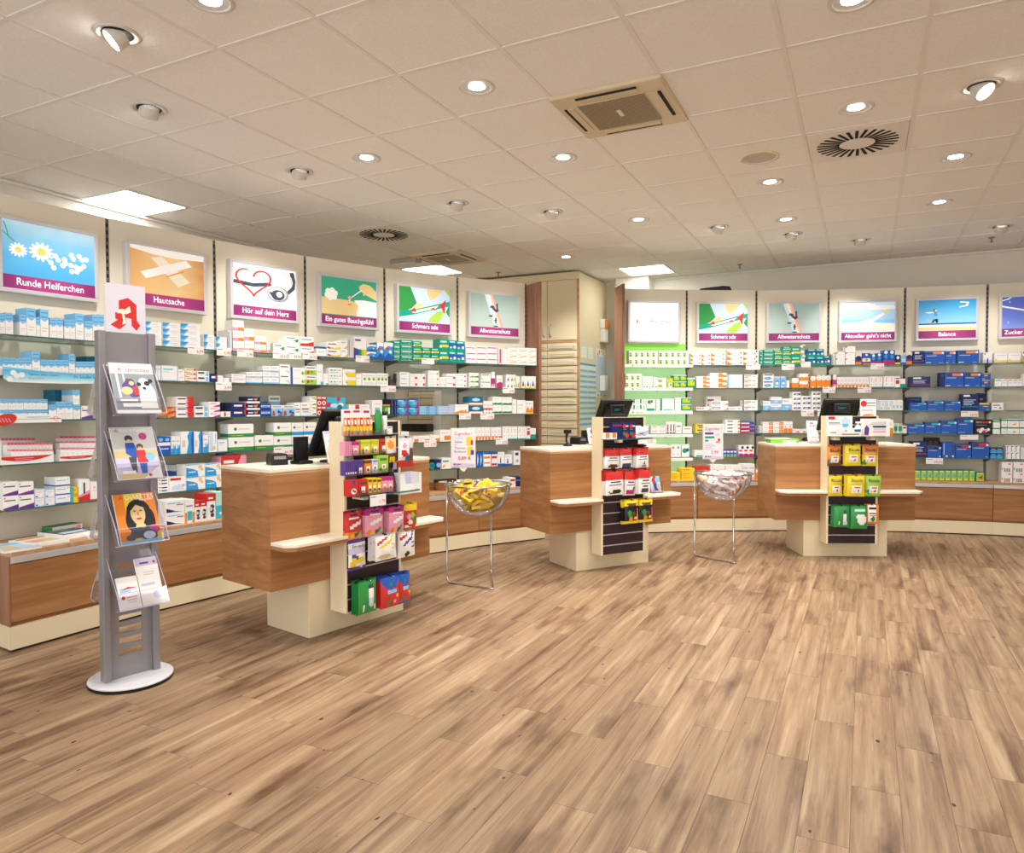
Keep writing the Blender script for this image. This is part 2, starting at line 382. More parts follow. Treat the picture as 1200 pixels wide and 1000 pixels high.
led_panel(0, 8, 'glowing square light panel beside the ceiling air unit over the hatch')
led_panel(4, 10, 'glowing square light panel in the ceiling near the drawer tower')
for i, (a, bb) in enumerate(((3, -4), (7, -4), (11, -3), (5, -7), (10, -7), (14, -5), (14, 2), (14, 7))):  # added panels out of view, put in to fill the room with soft light
    led_panel(a, bb, 'added square fill light panel in the shop ceiling, out of view')
def spot(parent, loc, aim, watts, angle=2.2, blend=0.9, size=0.05, colr=(1, 0.985, 0.955)):
    l = bpy.data.lights.new('lamp_beam', 'SPOT'); l.energy = watts; l.spot_size = angle; l.spot_blend = blend; l.shadow_soft_size = size; l.color = colr
    o = bpy.data.objects.new('lamp_beam', l); col.objects.link(o); o.parent = parent; o.location = loc
    o.rotation_euler = Vector(aim).to_track_quat('-Z', 'Y').to_euler()
b = MB(); b.lathe([(.095, .002), (.098, -.004), (.085, -.009), (.072, -.004), (.068, .012)], M_TRIM, 24, cap=False); ring_me = b.mesh('trim_ring', True)
b = MB(); b.lathe([(.074, -.005), (.062, -.0012), (.045, -.0010)], M_ALU, 20, cap=False); refl_me = b.mesh('reflector', True)
b = MB(); b.lathe([(0.0001, -.006), (.03, -.005), (.046, -.0011)], M_LAMP, 20, cap=False); lens_me = b.mesh('lens', True)
b = MB(); b.lathe([(.066, .002), (.066, -.004), (.0001, -.0045)], M_SLOT, 20, cap=False); hole_me = b.mesh('recess')
b = MB(); b.lathe([(.050, .02), (.054, -.034), (.05, -.040), (.046, -.034)], M_TRIM, 20, cap=False); b.lathe([(.0001, -.031), (.046, -.034)], M_LAMP, 20, cap=False); can_me = b.mesh('swivel_head', True)
WHERE = []
def downlight(a, bb, label):
    x, y = cell(a, bb); t = thing('downlight', label, 'downlight', (x, y, ZC + .004), 0, 'recessed ceiling spotlights')
    link('trim_ring', ring_me, t); link('reflector', refl_me, t); link('lens', lens_me, t)
    spot(t, (0, 0, -.03), (0, 0, -1), LAMP_SPOT)
def gimbal(a, bb, aim, label):
    x, y = cell(a, bb); t = thing('swivel_spotlight', label, 'spotlight', (x, y, ZC + .004), 0, 'swivelled ceiling spotlights')
    link('trim_ring', ring_me, t); link('recess', hole_me, t)
    c = link('swivel_head', can_me, t, (0, 0, -.012)); d = Vector((aim[0] - x, aim[1] - y, aim[2] - ZC)).normalized()
    c.rotation_euler = d.to_track_quat('-Z', 'Y').to_euler()
    spot(t, Vector((0, 0, -.012)) + d * .06, d, LAMP_GIMBAL, 1.25, 0.9, 0.05)
for a, bb, w in ((4.5, -.5, 'beside a swivelled spotlight near the entrance'), (5.5, 1.5, 'diagonally beside the large ceiling air unit'), (3.5, 2.5, 'next to a swivelled head, towards the plaster poster'),
                 (5.5, 3.5, 'just beyond the large ceiling air unit'), (5.5, 6.5, 'above the counter with red packets'), (3.5, 8.5, 'in front of the drawer tower'), (8.5, 1.5, 'two tiles before the black-slotted diffuser'),
                 (8.5, 3.5, 'in the tile touching the black-slotted diffuser'), (7.5, 5.5, 'in the tile after the round loudspeaker'), (9.5, 5.5, 'diagonally past the black-slotted diffuser'),
                 (7.5, 7.5, 'over the second candy bowl'), (9.5, 7.5, 'over the counter with yellow candy bags')):
    downlight(a, bb, 'lit round recessed downlight ' + w)
for a, bb, aim, w in ((3.5, -.5, (-3.9, .9, 1.6), 'aimed at the daisy poster, front of its row'), (2.5, .5, (-4.7, 3.0, 1.35), 'aimed at the daisy poster bay'), (2.5, 2.5, (-4.6, 4.4, 1.4), 'aimed at the heart poster'),
                      (3.5, 4.5, (-4.0, 5.8, 1.4), 'aimed at the hatch bay'), (4.5, 5.5, (-3.5, 6.6, 1.4), 'aimed at the shelf by the drawer tower'), (6.5, 7.5, (-2.1, 7.9, 1.4), 'aimed at the green bay'),
                      (7.5, 8.5, (-1.4, 8.4, 1.4), 'aimed at the branch poster by the green bay'), (8.5, 9.5, (-.2, 8.9, 1.4), 'aimed at the bottle poster'), (10.5, 9.5, (1.0, 9.2, 1.4), 'aimed at the jumping woman poster'),
                      (9.5, 3.5, (1.7, 3.6, 1.2), 'swung away from the shelves beside the slotted diffuser')):
    gimbal(a, bb, aim, 'white swivelling spotlight ' + w)
def sloted_vent(a, bb, label):
    x, y = cell(a + .5, bb + .5); t = thing('swirl_diffuser', label, 'air vent', (x, y, ZC), 0, 'square swirl air diffusers')
    h = TILE / 2 - .014; m = MB(); m.box((-h, -h, -.004), (h, h, .012), mat('#e9e2d6', 0.4, name='diffuser_plate')); part(m, 'plate', t, bevel=.003)
    m = MB(); pts = [(.105, -.011), (.238, -.008), (.238, .012), (.105, .006)]; m.prism(pts, -.0065, -.0042, M_SLOT); me = m.mesh('slot')
    for k in range(28):
        o = link('slot', me, t, (0, 0, 0), 2 * math.pi * k / 28)
sloted_vent(8, 4, 'square diffuser with radiating black slots next to round loudspeaker')
sloted_vent(1, 5, 'square diffuser with radiating black slots above hand and blossom poster')
def air_unit(a, bb, label):
    x, y = cell(a + .5, bb + .5); t = thing('air_conditioner', label, 'air conditioner', (x, y, ZC), 0, 'ceiling air cassettes')
    mt = mat('#d8c7a8', 0.4, name='aged_cream_plastic'); h = .315
    m = MB(); m.box((-h, -h, -.02), (h, h, .011), mt); part(m, 'frame', t, bevel=.012)
    gm = bpy.data.materials.get('perforated_grille')
    if not gm:
        gm = bpy.data.materials.new('perforated_grille'); gm.use_nodes = True; N = gm.node_tree.nodes; ck = N.new('ShaderNodeTexChecker'); ck.inputs['Scale'].default_value = 110
        ck.inputs['Color1'].default_value = lin('#b39d78'); ck.inputs['Color2'].default_value = lin('#4d4028'); tc = N.new('ShaderNodeTexCoord')
        gm.node_tree.links.new(tc.outputs['Object'], ck.inputs['Vector']); gm.node_tree.links.new(ck.outputs['Color'], N['Principled BSDF'].inputs['Base Color'])
    m = MB(); m.box((-.19, -.19, -.026), (.19, .19, -.0205), gm, front=mt, back=mt, left=mt, right=mt); part(m, 'grille', t)
    m = MB(); m.box((-.012, -.045, -.0275), (.012, .045, -.0262), mat('#e9e2d2', 0.4)); part(m, 'badge', t)
    for k in range(4):
        q = k * math.pi / 2
        m = MB(); m.box((-.17, .258, -.0255), (.17, .275, -.0203), M_SLOT); part(m, 'air_slot', t, rz=q)
        m = MB(); m.box((-.17, .222, -.0265), (.17, .257, -.0203), mt); part(m, 'louvre', t, rz=q)
air_unit(6, 2, 'cream four-way ceiling air unit with brown perforated grille')
air_unit(1, 7, 'cream ceiling air unit beside the glowing panel over the hatch')
x, y = cell(7.5, 4.5); t = thing('ceiling_loudspeaker', 'round flush loudspeaker with pale yellow rim in the ceiling', 'loudspeaker', (x, y, ZC + .004))
m = MB(); m.lathe([(.128, .002), (.13, -.006), (.112, -.01), (.108, -.004)], mat('#e6d9b8', 0.4), 28, cap=False); part(m, 'rim', t, True)
m = MB(); m.lathe([(.0001, -.006), (.109, -.004)], mat('#c8beae', 0.7, var=.1, nscale=300), 28, cap=False); part(m, 'cover', t, True)
for q, lb in (((867, 313), 'small sprinkler head hanging over the green bay end'), ((1162, 282), 'small sprinkler head hanging by the jumping woman poster'), ((584, 322), 'small sprinkler head by the drawer tower fascia')):
    p = atz(*q, ZC - .03); m = MB(); m.lathe([(.03, .03), (.03, .024), (.008, .02), (.008, -.01), (.018, -.014), (.018, -.018), (.0001, -.02)], mat('#8d8478', 0.4, .4), 12)
    solo(m, 'sprinkler', lb, 'sprinkler', (p.x, p.y, ZC - .03))
p0, p1 = atz(460, 312, ZC - .06), atz(491, 309, ZC - .06)
t = thing('emergency_light', 'slim grey emergency lamp mounted under the ceiling beside the light panel', 'emergency light', ((p0.x + p1.x) / 2, (p0.y + p1.y) / 2, ZC), math.atan2(p1.y - p0.y, p1.x - p0.x))
L2 = (p1 - p0).length / 2
m = MB(); m.box((-L2, -.06, -.045), (L2, .06, 0), mat('#b9b0a6', 0.5)); part(m, 'housing', t, bevel=.01)
m = MB(); m.box((-L2 + .02, -.05, -.056), (L2 - .02, .05, -.0455), mat('#efe9e2', 0.4)); part(m, 'lens', t, bevel=.004)

# ------------------------------------------------------------------ curved shelving
HT = EYE + 1.31
def arc(p, angs, w):
    out = [Vector((p[0], p[1], 0))]
    for q in angs: out.append(out[-1] + Vector((math.cos(math.radians(q)), math.sin(math.radians(q)), 0)) * w)
    return out
RL = [Vector((-4.759, 2.371, 0))] + arc((-4.71, 3.17), [81, 74.5, 69, 62, 56], .803)
RR = arc((-2.476, 7.613), [34.5, 29.3, 23.5, 17, 11, 5], .8)
SOL, SOR = [.30, .30, .30, .30, .29, .28, .25], [.24, .24, .235, .23, .22, .21, .21]
BOL, BOR = [.505, .50, .495, .485, .455, .42, .385], [.39, .385, .375, .345, .315, .30, .30]
def offs(R, D):
    out = []
    for i in range(len(R)):
        a = (R[i] - R[i - 1]) if i else (R[1] - R[0]); bq = (R[i + 1] - R[i]) if i < len(R) - 1 else a
        n = (a.normalized() + bq.normalized()).normalized(); out.append(R[i] + Vector((n.y, -n.x, 0)) * D[i])
    return out
FSL, FSR, FBL, FBR = offs(RL, SOL), offs(RR, SOR), offs(RL, BOL), offs(RR, BOR)
FBL[0] = Vector((-4.238, 2.25, 0))
ZL = [1.79, 1.55, 1.29, 1.03, .765, .555]
ZR = [1.815, 1.565, 1.315, 1.065, .805, .56]
SIDE = {'L': (RL, FSL, FBL, ZL), 'R': (RR, FSR, FBR, ZR)}
WTZ = {'L': .555, 'R': .56}
BAYNAME = {('L', 0): 'daisy poster', ('L', 1): 'sticking plaster poster', ('L', 2): 'heart poster', ('L', 3): 'hand and blossom poster', ('L', 4): 'branch poster over the hatch', ('L', 5): 'rooster poster by drawer tower',
           ('R', 0): 'blank white poster', ('R', 1): 'branch poster by green bay', ('R', 2): 'rooster poster by bottle poster', ('R', 3): 'bottle poster', ('R', 4): 'jumping woman poster', ('R', 5): 'blue syringe poster'}
M_GREEN = grad('green_back_panel', [(0.0, '#c9efb4'), (0.45, '#c3edb2'), (0.85, '#c0ecae'), (0.93, '#8fd05a'), (1.0, '#86c84a')], 'Z', emit=.3, rough=.5)  # emission and pale mint stops paint the bay's glow into the panel
def flat2(p): return (p.x, p.y)
for sd in 'LR':
    R, FS, FB, Z = SIDE[sd]
    nb = len(R) - 1
    for i in range(nb):
        a, bq = R[i], R[i + 1]; u = (bq - a).normalized(); ang = math.atan2(u.y, u.x); w = (bq - a).length; o3 = a
        loc = lambda P: ((P - a).dot(u), (P - a).dot(Vector((-u.y, u.x, 0))))
        un = thing('wall_shelf_unit', 'cream wall shelf bay with glass shelves under the ' + BAYNAME[sd, i], 'shelf', (a.x, a.y, 0), ang, 'curved wall shelf bays')
        zb = .14
        pan = M_PANEL
        if sd == 'R' and i == 0:
            m = MB(); m.box((.012, 0, 2.06), (w - .012, .022, HT), pan); part(m, 'back_panel', un, bevel=.002)
            m = MB(); m.box((.012, 0, zb), (w - .012, .022, 2.058), M_GREEN); part(m, 'green_panel', un)
        elif sd == 'L' and i == 4:      # panel with an opening to the drawers behind
            x0, x1, z0, z1 = .10, .62, 1.10, 1.52
            for q in (((.012, 0, zb), (w - .012, .022, z0)), ((.012, 0, z1), (w - .012, .022, HT)), ((.012, 0, z0), (x0, .022, z1)), ((x1, 0, z0), (w - .012, .022, z1))):
                m = MB(); m.box(*q, pan); part(m, 'back_panel', un)
        else:
            m = MB(); m.box((.012, 0, zb), (w - .012, .022, HT), pan); part(m, 'back_panel', un, bevel=.002)
        # slotted upright at the joint
        for xx in ([0] if i else [0]) + ([w] if i == nb - 1 else []):
            m = MB(); m.box((xx - .009, .004, zb), (xx + .009, .03, HT - .005), M_RAIL); rail = part(m, 'slotted_upright', un)
            m = MB()
            for k in range(int((HT - 2.0) / .05) + 12):
                zz = HT - .05 - k * .05
                m.box((xx - .006, .0025, zz - .013), (xx + .006, .0041, zz + .013), M_SLOT)
            so = part(m, 'slots', rail); so['kind'] = 'stuff'
        for k in range(5):
            zt = Z[k]; q = [loc(FS[i]), loc(FS[i + 1])]
            pts = [(q[0][0] + .003, q[0][1]), (q[1][0] - .003, q[1][1]), (w - .004, -.004), (.004, -.004)]
            m = MB(); m.prism(pts, zt - .009, zt, M_GLASS, side=[M_GEDGE, M_GLASS, M_GEDGE, M_GLASS]); part(m, 'glass_shelf', un)
            for xx in (.0, w):
                m = MB(); d = -q[0][1] * .8
                m.yprism([(xx - .003 + (.012 if xx < .1 else -.012), zt - .045), (xx + .003 + (.012 if xx < .1 else -.012), zt - .045), (xx + .003 + (.012 if xx < .1 else -.012), zt - .0095), (xx - .003 + (.012 if xx < .1 else -.012), zt - .0095)], -d, 0.0, M_RAIL)
                for vi in range(len(m.v)):
                    vx, vy, vz = m.v[vi]
                    if vy < -.01 and vz < zt - .02: m.v[vi] = (vx, vy, zt - .016)
                part(m, 'bracket', un)
        if (sd, i) == ('L', 5) or (sd, i) == ('R', 0):
            e = FS[i + 1] if sd == 'L' else FS[i]; q = loc(e); xx = w + .016 if sd == 'L' else -.016
            m = MB(); m.box((xx - .013, q[1] - .02, .565), (xx + .013, .04, HT + (.01 if sd == 'R' else -.02)), M_WOODV); part(m, 'end_panel', un, bevel=.002)
        # base cabinet
        A, B = FB[i], FB[i + 1]
        cb = thing('base_cabinet', 'walnut base cabinet with grip strip under the ' + BAYNAME[sd, i], 'cabinet', (a.x, a.y, 0), ang, 'curved row of base cabinets')
        fa, fb_ = loc(A), loc(B)
        fx = [(fa[0] + .001, fa[1] + .02), (fb_[0] - .001, fb_[1] + .02), (w - .002, -.003), ((fa[0] + .02 if (sd, i) == ('L', 0) else .002), -.003)]
        m = MB(); m.prism(fx, .14, Z[5] - .022, M_WOOD); part(m, 'carcass', cb)
        d0 = Vector((fa[0], fa[1], 0)); d1 = Vector((fb_[0], fb_[1], 0)); du = (d1 - d0).normalized(); L_ = (d1 - d0).length; dr = math.atan2(du.y, du.x)
        m = MB(); m.box((.003, 0, .165), (L_ - .003, .018, Z[5] - .066), M_WOOD); part(m, 'door', cb, loc=d0, rz=dr, bevel=.0015)
        m = MB(); m.box((.003, -.004, Z[5] - .062), (L_ - .003, .018, Z[5] - .024), M_ALU); part(m, 'grip_strip', cb, loc=d0, rz=dr, bevel=.003)
        m = MB(); m.box((.0005, .002, .012), (L_ - .0005, .02, .14), M_CREAM); m.box((0, .004, 0), (L_, .02, .012), M_BLACK2); part(m, 'plinth', cb, loc=d0, rz=dr)  # black strip stands in for the shadow gap at the floor
        if (sd, i) == ('L', 0):
            m = MB(); m.prism([(fa[0] - .004, fa[1] + .004), (fa[0] + .0005, fa[1] + .004), (fa[0] + .0005 + .02, -.01), (fa[0] + .016, -.01)], .012, .14, M_CREAM); part(m, 'plinth', cb)
            m = MB(); m.prism([(fa[0] - .002, fa[1] - .002), (fa[0] + .0005, fa[1] - .002), (fa[0] + .0005 + .02, -.01), (fa[0] + .016, -.01)], .142, Z[5] - .022, M_WOODV); part(m, 'side_panel', cb)
    out = [flat2(p) for p in FB]; back = [flat2(R[k] + (FB[k] - R[k]).normalized() * .004) for k in range(len(R))]
    if sd == 'L': back[0] = (FBL[0].x - .46, FBL[0].y + .03)
    m = MB(); n = len(out)
    for k in range(n - 1):
        e0 = (Vector(out[k + 1]) - Vector(out[k])).normalized(); ex = -.004
        m.prism([out[k], out[k + 1], back[k + 1], back[k]], Z[5] - .022, Z[5], M_WTOP)
    o = solo(m, 'worktop', ('pale wood worktop on the curved cabinets under the blossom and daisy posters' if sd == 'L' else 'pale wood worktop on the cabinets under the jumping woman poster'), 'worktop', group='curved worktops')

# drawer tower behind the shelves
TY = 8.27; TX1 = -3.2
t = thing('drawer_tower', 'tall cream pharmacy cabinet with many pull-out drawers beneath two doors', 'cabinet', (0, 0, 0))
xs = [-3.95, -3.60, TX1 - .02]
m = MB(); m.box((-6.0 + .25, TY + .02, 0), (TX1, YB - .002, ZC - .02), M_CREAM); part(m, 'carcass', t)
m = MB(); m.box((-5.75, TY - .002, 2.95), (TX1 + .002, TY + .018, ZC - .021), M_CREAM); part(m, 'fascia', t, bevel=.001)
m = MB(); m.box((TX1 - .018, TY - .003, 0), (TX1 + .004, TY + .019, 2.948), M_WTOP); part(m, 'edge_strip', t)
m = MB(); m.box((-4.0, TY - .001, 2.165), (TX1 - .019, TY + .019, 2.195), M_WTOP); part(m, 'shelf_edge', t)
for k, (x0, x1) in enumerate(((-3.95, -3.625), (-3.619, TX1 - .022))):
    m = MB(); m.box((x0, TY, 2.2), (x1, TY + .019, 2.945), M_CREAM); dd = part(m, 'door', t, bevel=.002)
    xx = x1 - .04 if k == 0 else x0 + .045
    m = MB(); m.tube([(xx, TY - .002, 2.245), (xx, TY - .03, 2.27), (xx, TY - .036, 2.32), (xx, TY - .03, 2.37), (xx, TY - .002, 2.395)], .008, M_ALU); part(m, 'handle', dd, True)
cols_ = [(-3.95, -3.625), (-3.619, TX1 - .022), (-5.75, -5.555), (-5.548, -5.23), (-6.06 + .34, -5.76)]
dh = .0978
m = MB(); m.box((-3.95, TY + .0192, .05), (TX1 - .022, TY + .0198, 2.16), M_RAIL); part(m, 'drawer_gap_shade', t)  # dark boards added behind the drawers so the gaps look shaded
m = MB(); m.box((-5.75, TY + .0192, .05), (-5.23, TY + .0198, 2.16), M_RAIL); part(m, 'drawer_gap_shade', t)
for (x0, x1) in cols_[:4]:
    for k in range(21):
        z1 = 2.16 - k * dh; z0 = z1 - dh + .009
        if z0 < .08: break
        m = MB(); m.box((x0, TY, z0), (x1, TY + .019, z1), M_CREAM); dd = part(m, 'drawer', t)
        m = MB(); zz = z1 - .045; cx0, cx1 = x0 + (x1 - x0) * .1, x1 - (x1 - x0) * .1
        m.tube([(cx0, TY - .001, zz), (cx0 + .004, TY - .022, zz), (cx1 - .004, TY - .022, zz), (cx1, TY - .001, zz)], .006, M_ALU, 6); part(m, 'handle', dd)
# sheets stuck on the tower's side
SX = TX1 + .0015
def sheet(x0, y0, x1, y1, label, shapes, name='notice'):
    n = Vector((1, 0, 0)); A = atplane(x0, y0, (SX, 0, 0), n); B = atplane(x1, y1, (SX, 0, 0), n)
    w = abs(B.y - A.y); h = abs(A.z - B.z)
    o = thing(name, label, 'notice', (SX, min(A.y, B.y) + w / 2, min(A.z, B.z)), math.pi / 2)
    m = MB(); m.box((-w / 2, -.0012, 0), (w / 2, 0, h), M_PAPER); prints(m, parse(shapes), w, h, -.0013); part(m, 'paper', o)
sheet(681, 406, 687.5, 420, 'small white printed notice on cabinet side, first of a pair', 'r .15 .1 .85 .12 f;r .15 .3 .85 .33 f;r .15 .5 .85 .53 f;r .15 .7 .85 .73 f;r .15 .85 .85 .88 f')
sheet(689.5, 407, 695, 421, 'small white printed notice on cabinet side, second of a pair', 'r .15 .2 .85 .23 f;r .15 .4 .85 .43 f;r .15 .6 .85 .63 f;r .15 .8 .85 .83 f')
sheet(679.5, 425, 698, 503, 'tall chart with light blue stripes on the side of the cabinet', 'r 0 .97 1 1 a;' + ';'.join('r 0 %.3f 1 %.3f s' % (.07 + k * .08, .07 + k * .08 + .035) for k in range(11)) + ';r .47 0 .49 .97 w')
sheet(698.5, 408, 710, 466, 'narrow poster with fruit pictures and pale table on cabinet side', 'r .05 .1 .95 .84 x;d .3 .93 .04 o;d .7 .92 .04 o;d .15 .88 .03 r;d .85 .87 .03 l;d .5 .95 .03 y;d .2 .04 .03 r;d .5 .06 .03 o;d .8 .04 .03 g;r .1 .3 .9 .31 w;r .1 .5 .9 .51 w;r .1 .7 .9 .71 w')
n_ = Vector((0, 1, 0))
for (x0, y0, x1, y1, lb) in ((711.5, 374, 717.5, 384, 'small white wall box with orange edge beside the brown end panel'), (712, 385, 717.5, 400, 'white intercom handset box beside the brown end panel'), (712.5, 440, 718, 458, 'white paper holder beside the brown end panel')):
    A = atplane(x0, y0, (SX, 9.05, 0), Vector((0, 1, 0))); B = atplane(x1, y1, (SX, 9.05, 0), Vector((0, 1, 0)))
    m = MB(); m.box((SX + .003, 9.05, B.z), (SX + .07, 9.2, A.z), M_WHITE); 
    if y0 == 374: m.box((SX + .07, 9.05, B.z), (SX + .085, 9.2, A.z), pcol('o'))
    solo(m, 'wall_box', lb, 'wall box', bevel=.004)
# white coat hanging at the drawers, seen through the hatch
p = atplane(518, 470, (0, TY - .12, 0), Vector((0, 1, 0)))
m = MB(); m.lathe([(.05, .42), (.10, .40), (.13, .30), (.15, .0), (.16, -.5), (.15, -.62)], mat('#e8e4df', 0.9, name='coat_cloth', var=.05, nscale=8), 16)
for vi, (vx, vy, vz) in enumerate(m.v): m.v[vi] = (vx * (1 + .1 * math.sin(9 * math.atan2(vy, vx))), vy * .5, vz)
solo(m, 'white_coat', 'white coat hanging by the drawers behind the hatch', 'coat', (p.x, p.y, p.z - .25), smooth=True)
# dark dispenser on the counter behind the hatch
p = atplane(489, 506, (0, TY - .35, 0), Vector((0, 1, 0)))
m = MB(); m.box((-.26, -.1, -1.0), (.3, .12, -.0), M_CREAM); solo(m, 'back_counter', 'cream back counter seen through the hatch', 'counter', (p.x, p.y, p.z))
t = thing('printer', 'wide black printer on the back counter behind the hatch', 'printer', (p.x, p.y, p.z))
m = MB(); m.box((-.2, -.08, 0), (.2, .09, .105), M_BLACK); part(m, 'body', t, bevel=.008)
m = MB(); m.box((-.16, -.083, .02), (-.03, -.0805, .08), M_BLACK2); m.box((.02, -.083, .02), (.1, -.0805, .08), M_BLACK2); part(m, 'front_cover', t)
# low black loudspeaker lying on the shelf top
i = 1; a = RR[1]; u = (RR[2] - RR[1]).normalized(); nn = Vector((u.y, -u.x, 0))
A = atplane(821, 340, a, nn); B = atplane(858, 340, a, nn)
m = MB(); L_ = (B - A).length; m.yprism([(0, .0), (L_, .0), (L_ * .93, .045), (L_ * .72, .05), (.0, .018)], .0, .05, M_BLACK2)
solo(m, 'music_player', 'flat black device lying on top of the shelf above branch poster', 'device', (A.x - u.y * .0, A.y, HT), math.atan2(u.y, u.x), bevel=.004)

# ------------------------------------------------------------------ backlit posters
PE = 0.27
M_BAND = grad('purple_band', [(0, '#7d2660'), (.35, '#a83a78'), (.7, '#a83a78'), (1, '#7d2660')], 'X', PE)
M_LETTER = mat('#ffffff', .5, emit=PE + .3, name='poster_white')
def ring_pts(cx, cz, r0, r1, n, a0=0.0):
    return [(cx + (r1 if k % 2 == 0 else r0) * math.cos(a0 + math.pi * k / n), cz + (r1 if k % 2 == 0 else r0) * math.sin(a0 + math.pi * k / n)) for k in range(2 * n)]
def stroke(pts, w, c):
    out = []
    for (x0, z0), (x1, z1) in zip(pts, pts[1:]):
        d = math.hypot(x1 - x0, z1 - z0) or 1; nx, nz = -(z1 - z0) / d * w / 2, (x1 - x0) / d * w / 2
        out.append(('p', [(x0 - nx, z0 - nz), (x1 - nx, z1 - nz), (x1 + nx, z1 + nz), (x0 + nx, z0 + nz)], c))
        out.append(('e', [x1, z1, w / 2 / 1.35 * 1.35, w / 2], c))
    return out
AS = 0.555 / 0.41
def daisy(cx, cz, r):
    out = []
    for k in range(13):
        a = 2 * math.pi * k / 13; dx, dz = math.cos(a), math.sin(a); px, pz = -dz, dx
        P = [(0.25, -.07), (.62, -.15), (.95, -.1), (1.02, 0), (.95, .1), (.62, .15), (.25, .07)]
        out.append(('p', [(cx + (dx * q + px * s_) * r / AS, cz + (dz * q + pz * s_) * r) for q, s_ in P], 'w'))
    return out + [('d', [cx, cz, r * .4], 'y'), ('d', [cx - .005, cz - .01, r * .22], 'j')]
def pic_daisy():
    s = stroke([(.0, .78), (.06, .7), (.12, .62)], .012, 'g') + stroke([(.02, .95), (.05, .8), (.06, .7)], .01, 'g')
    s += daisy(.16, .47, .13) + daisy(.4, .5, .18)
    for x, z in ((.55, .47), (.58, .4), (.5, .33), (.53, .24), (.65, .43), (.66, .36), (.63, .31), (.73, .54), (.75, .47), (.82, .54), (.85, .48), (.9, .5), (.72, .34), (.78, .32), (.83, .3), (.87, .36), (.73, .22), (.79, .23)): s.append(('d', [x, z, .05], 'w'))
    return grad('poster_sky_blue', [(0, '#2f96d0'), (.45, '#5cb0de'), (.8, '#8ac8ea'), (1, '#b7dcf0')], 'Z', PE, noise=.3), s
def pic_plaster():
    s = [('p', [(0, 1), (0, .93), (.3, .86), (.6, .84), (1, .88), (1, 1)], 'w'),
         ('p', [(.27, .78), (.41, .84), (.8, .36), (.63, .22)], 'i'), ('p', [(.13, .45), (.2, .32), (.83, .72), (.74, .84)], 'w'), ('p', [(.47, .4), (.72, .58), (.71, .6), (.46, .42)], 'o')]
    return grad('poster_skin', [(0, '#d9a468'), (.35, '#e8be84'), (.65, '#eeca92'), (1, '#c98c55')], 'X', PE, noise=.25), s
def pic_heart():
    s = stroke([(-.0, .56), (.3, .52), (.55, .58)], .09, 'd') + stroke([(.93, .95), (.96, .75), (.95, .55), (.86, .42)], .07, 'd') + [('e', [.78, .7, .17, .24], 'f'), ('e', [.76, .72, .15, .2], 'w')]
    s += [('e', [.7, .36, .18, .2], 'e'), ('e', [.69, .37, .15, .17], 'f'), ('e', [.7, .34, .11, .13], 'd'), ('e', [.72, .36, .05, .07], 'w'), ('p', [(.55, .4), (.62, .25), (.66, .2), (.6, .4)], 'd')]
    hp = []
    for k in range(13, 44):
        t_ = 2 * math.pi * k / 30 - .6
        hp.append((.31 + .27 * (16 * math.sin(t_) ** 3) / 16, .62 + .37 * (13 * math.cos(t_) - 5 * math.cos(2 * t_) - 2 * math.cos(3 * t_) - math.cos(4 * t_)) / 17))
    return mat('#f7f5f2', .4, emit=PE), s + stroke(hp[:17], .032, 'r') + stroke(hp[19:], .032, 'r')
def pic_belly():
    s = [('p', [(0, .02), (0, .46), (.2, .44), (.45, .43), (.62, .4), (.7, .3), (1, .25), (1, .02)], 'j'), ('p', [(.62, .02), (.66, .3), (.58, .44), (.75, .47), (1, .44), (1, .02)], 'w'), ('e', [.5, .32, .04, .02], 'o')]
    for k in range(6):
        a = 2 * math.pi * k / 6 + .3; s.append(('d', [.17 + .075 * math.cos(a), .55 + .1 * math.sin(a), .075], 'w'))
    s += [('d', [.17, .55, .05], 'i'), ('p', [(1, .5), (1, .74), (.88, .9), (.75, .92), (.67, .82), (.7, .7), (.8, .62)], 'j'), ('p', [(.74, .6), (.8, .72), (.78, .6)], 'j')] + stroke([(.72, .74), (.54, .52)], .02, 'w') + [('d', [.5, .5, .05], 'p'), ('d', [.5, .44, .025], 'i')]
    return grad('poster_green', [(0, '#3aa883'), (1, '#2f9f7b')], 'Z', PE, noise=.3), s
def pic_branch():
    s = [('p', [(0, .1), (0, 1), (.22, 1), (.3, .7), (.34, .55), (.25, .4), (.12, .3)], 'g'), ('p', [(.54, 1), (.55, .8), (.62, .66), (.75, .78), (.86, 1)], 'j'), ('p', [(.56, .02), (.6, .15), (.75, .35), (.9, .4), (.85, .2), (.75, .02)], 'l'), ('p', [(.25, .4), (.4, .58), (.5, .5), (.4, .4)], 'j'),
         ('p', [(.92, .35), (1, .6), (1, .2)], 'g'), ('p', [(.9, 1), (1, 1), (1, .8)], 'l'), ('p', [(0, .12), (.3, .22), (1, .54), (1, .68), (.3, .36), (0, .3)], 't'), ('p', [(.24, .27), (.3, .25), (.72, .44), (.78, .54), (.3, .33)], 'i'), ('p', [(.2, .3), (.3, .42), (.33, .3)], 'r'), ('p', [(.76, .5), (.93, .72), (.9, .5)], 'r'), ('p', [(.82, .5), (.9, .28), (.9, .52)], 'r'), ('p', [(.6, .42), (.72, .38), (.68, .46)], 'r')]
    return grad('poster_pale_blue', [(0, '#b9d0e4'), (1, '#c9dcec')], 'Z', PE, noise=.2), s
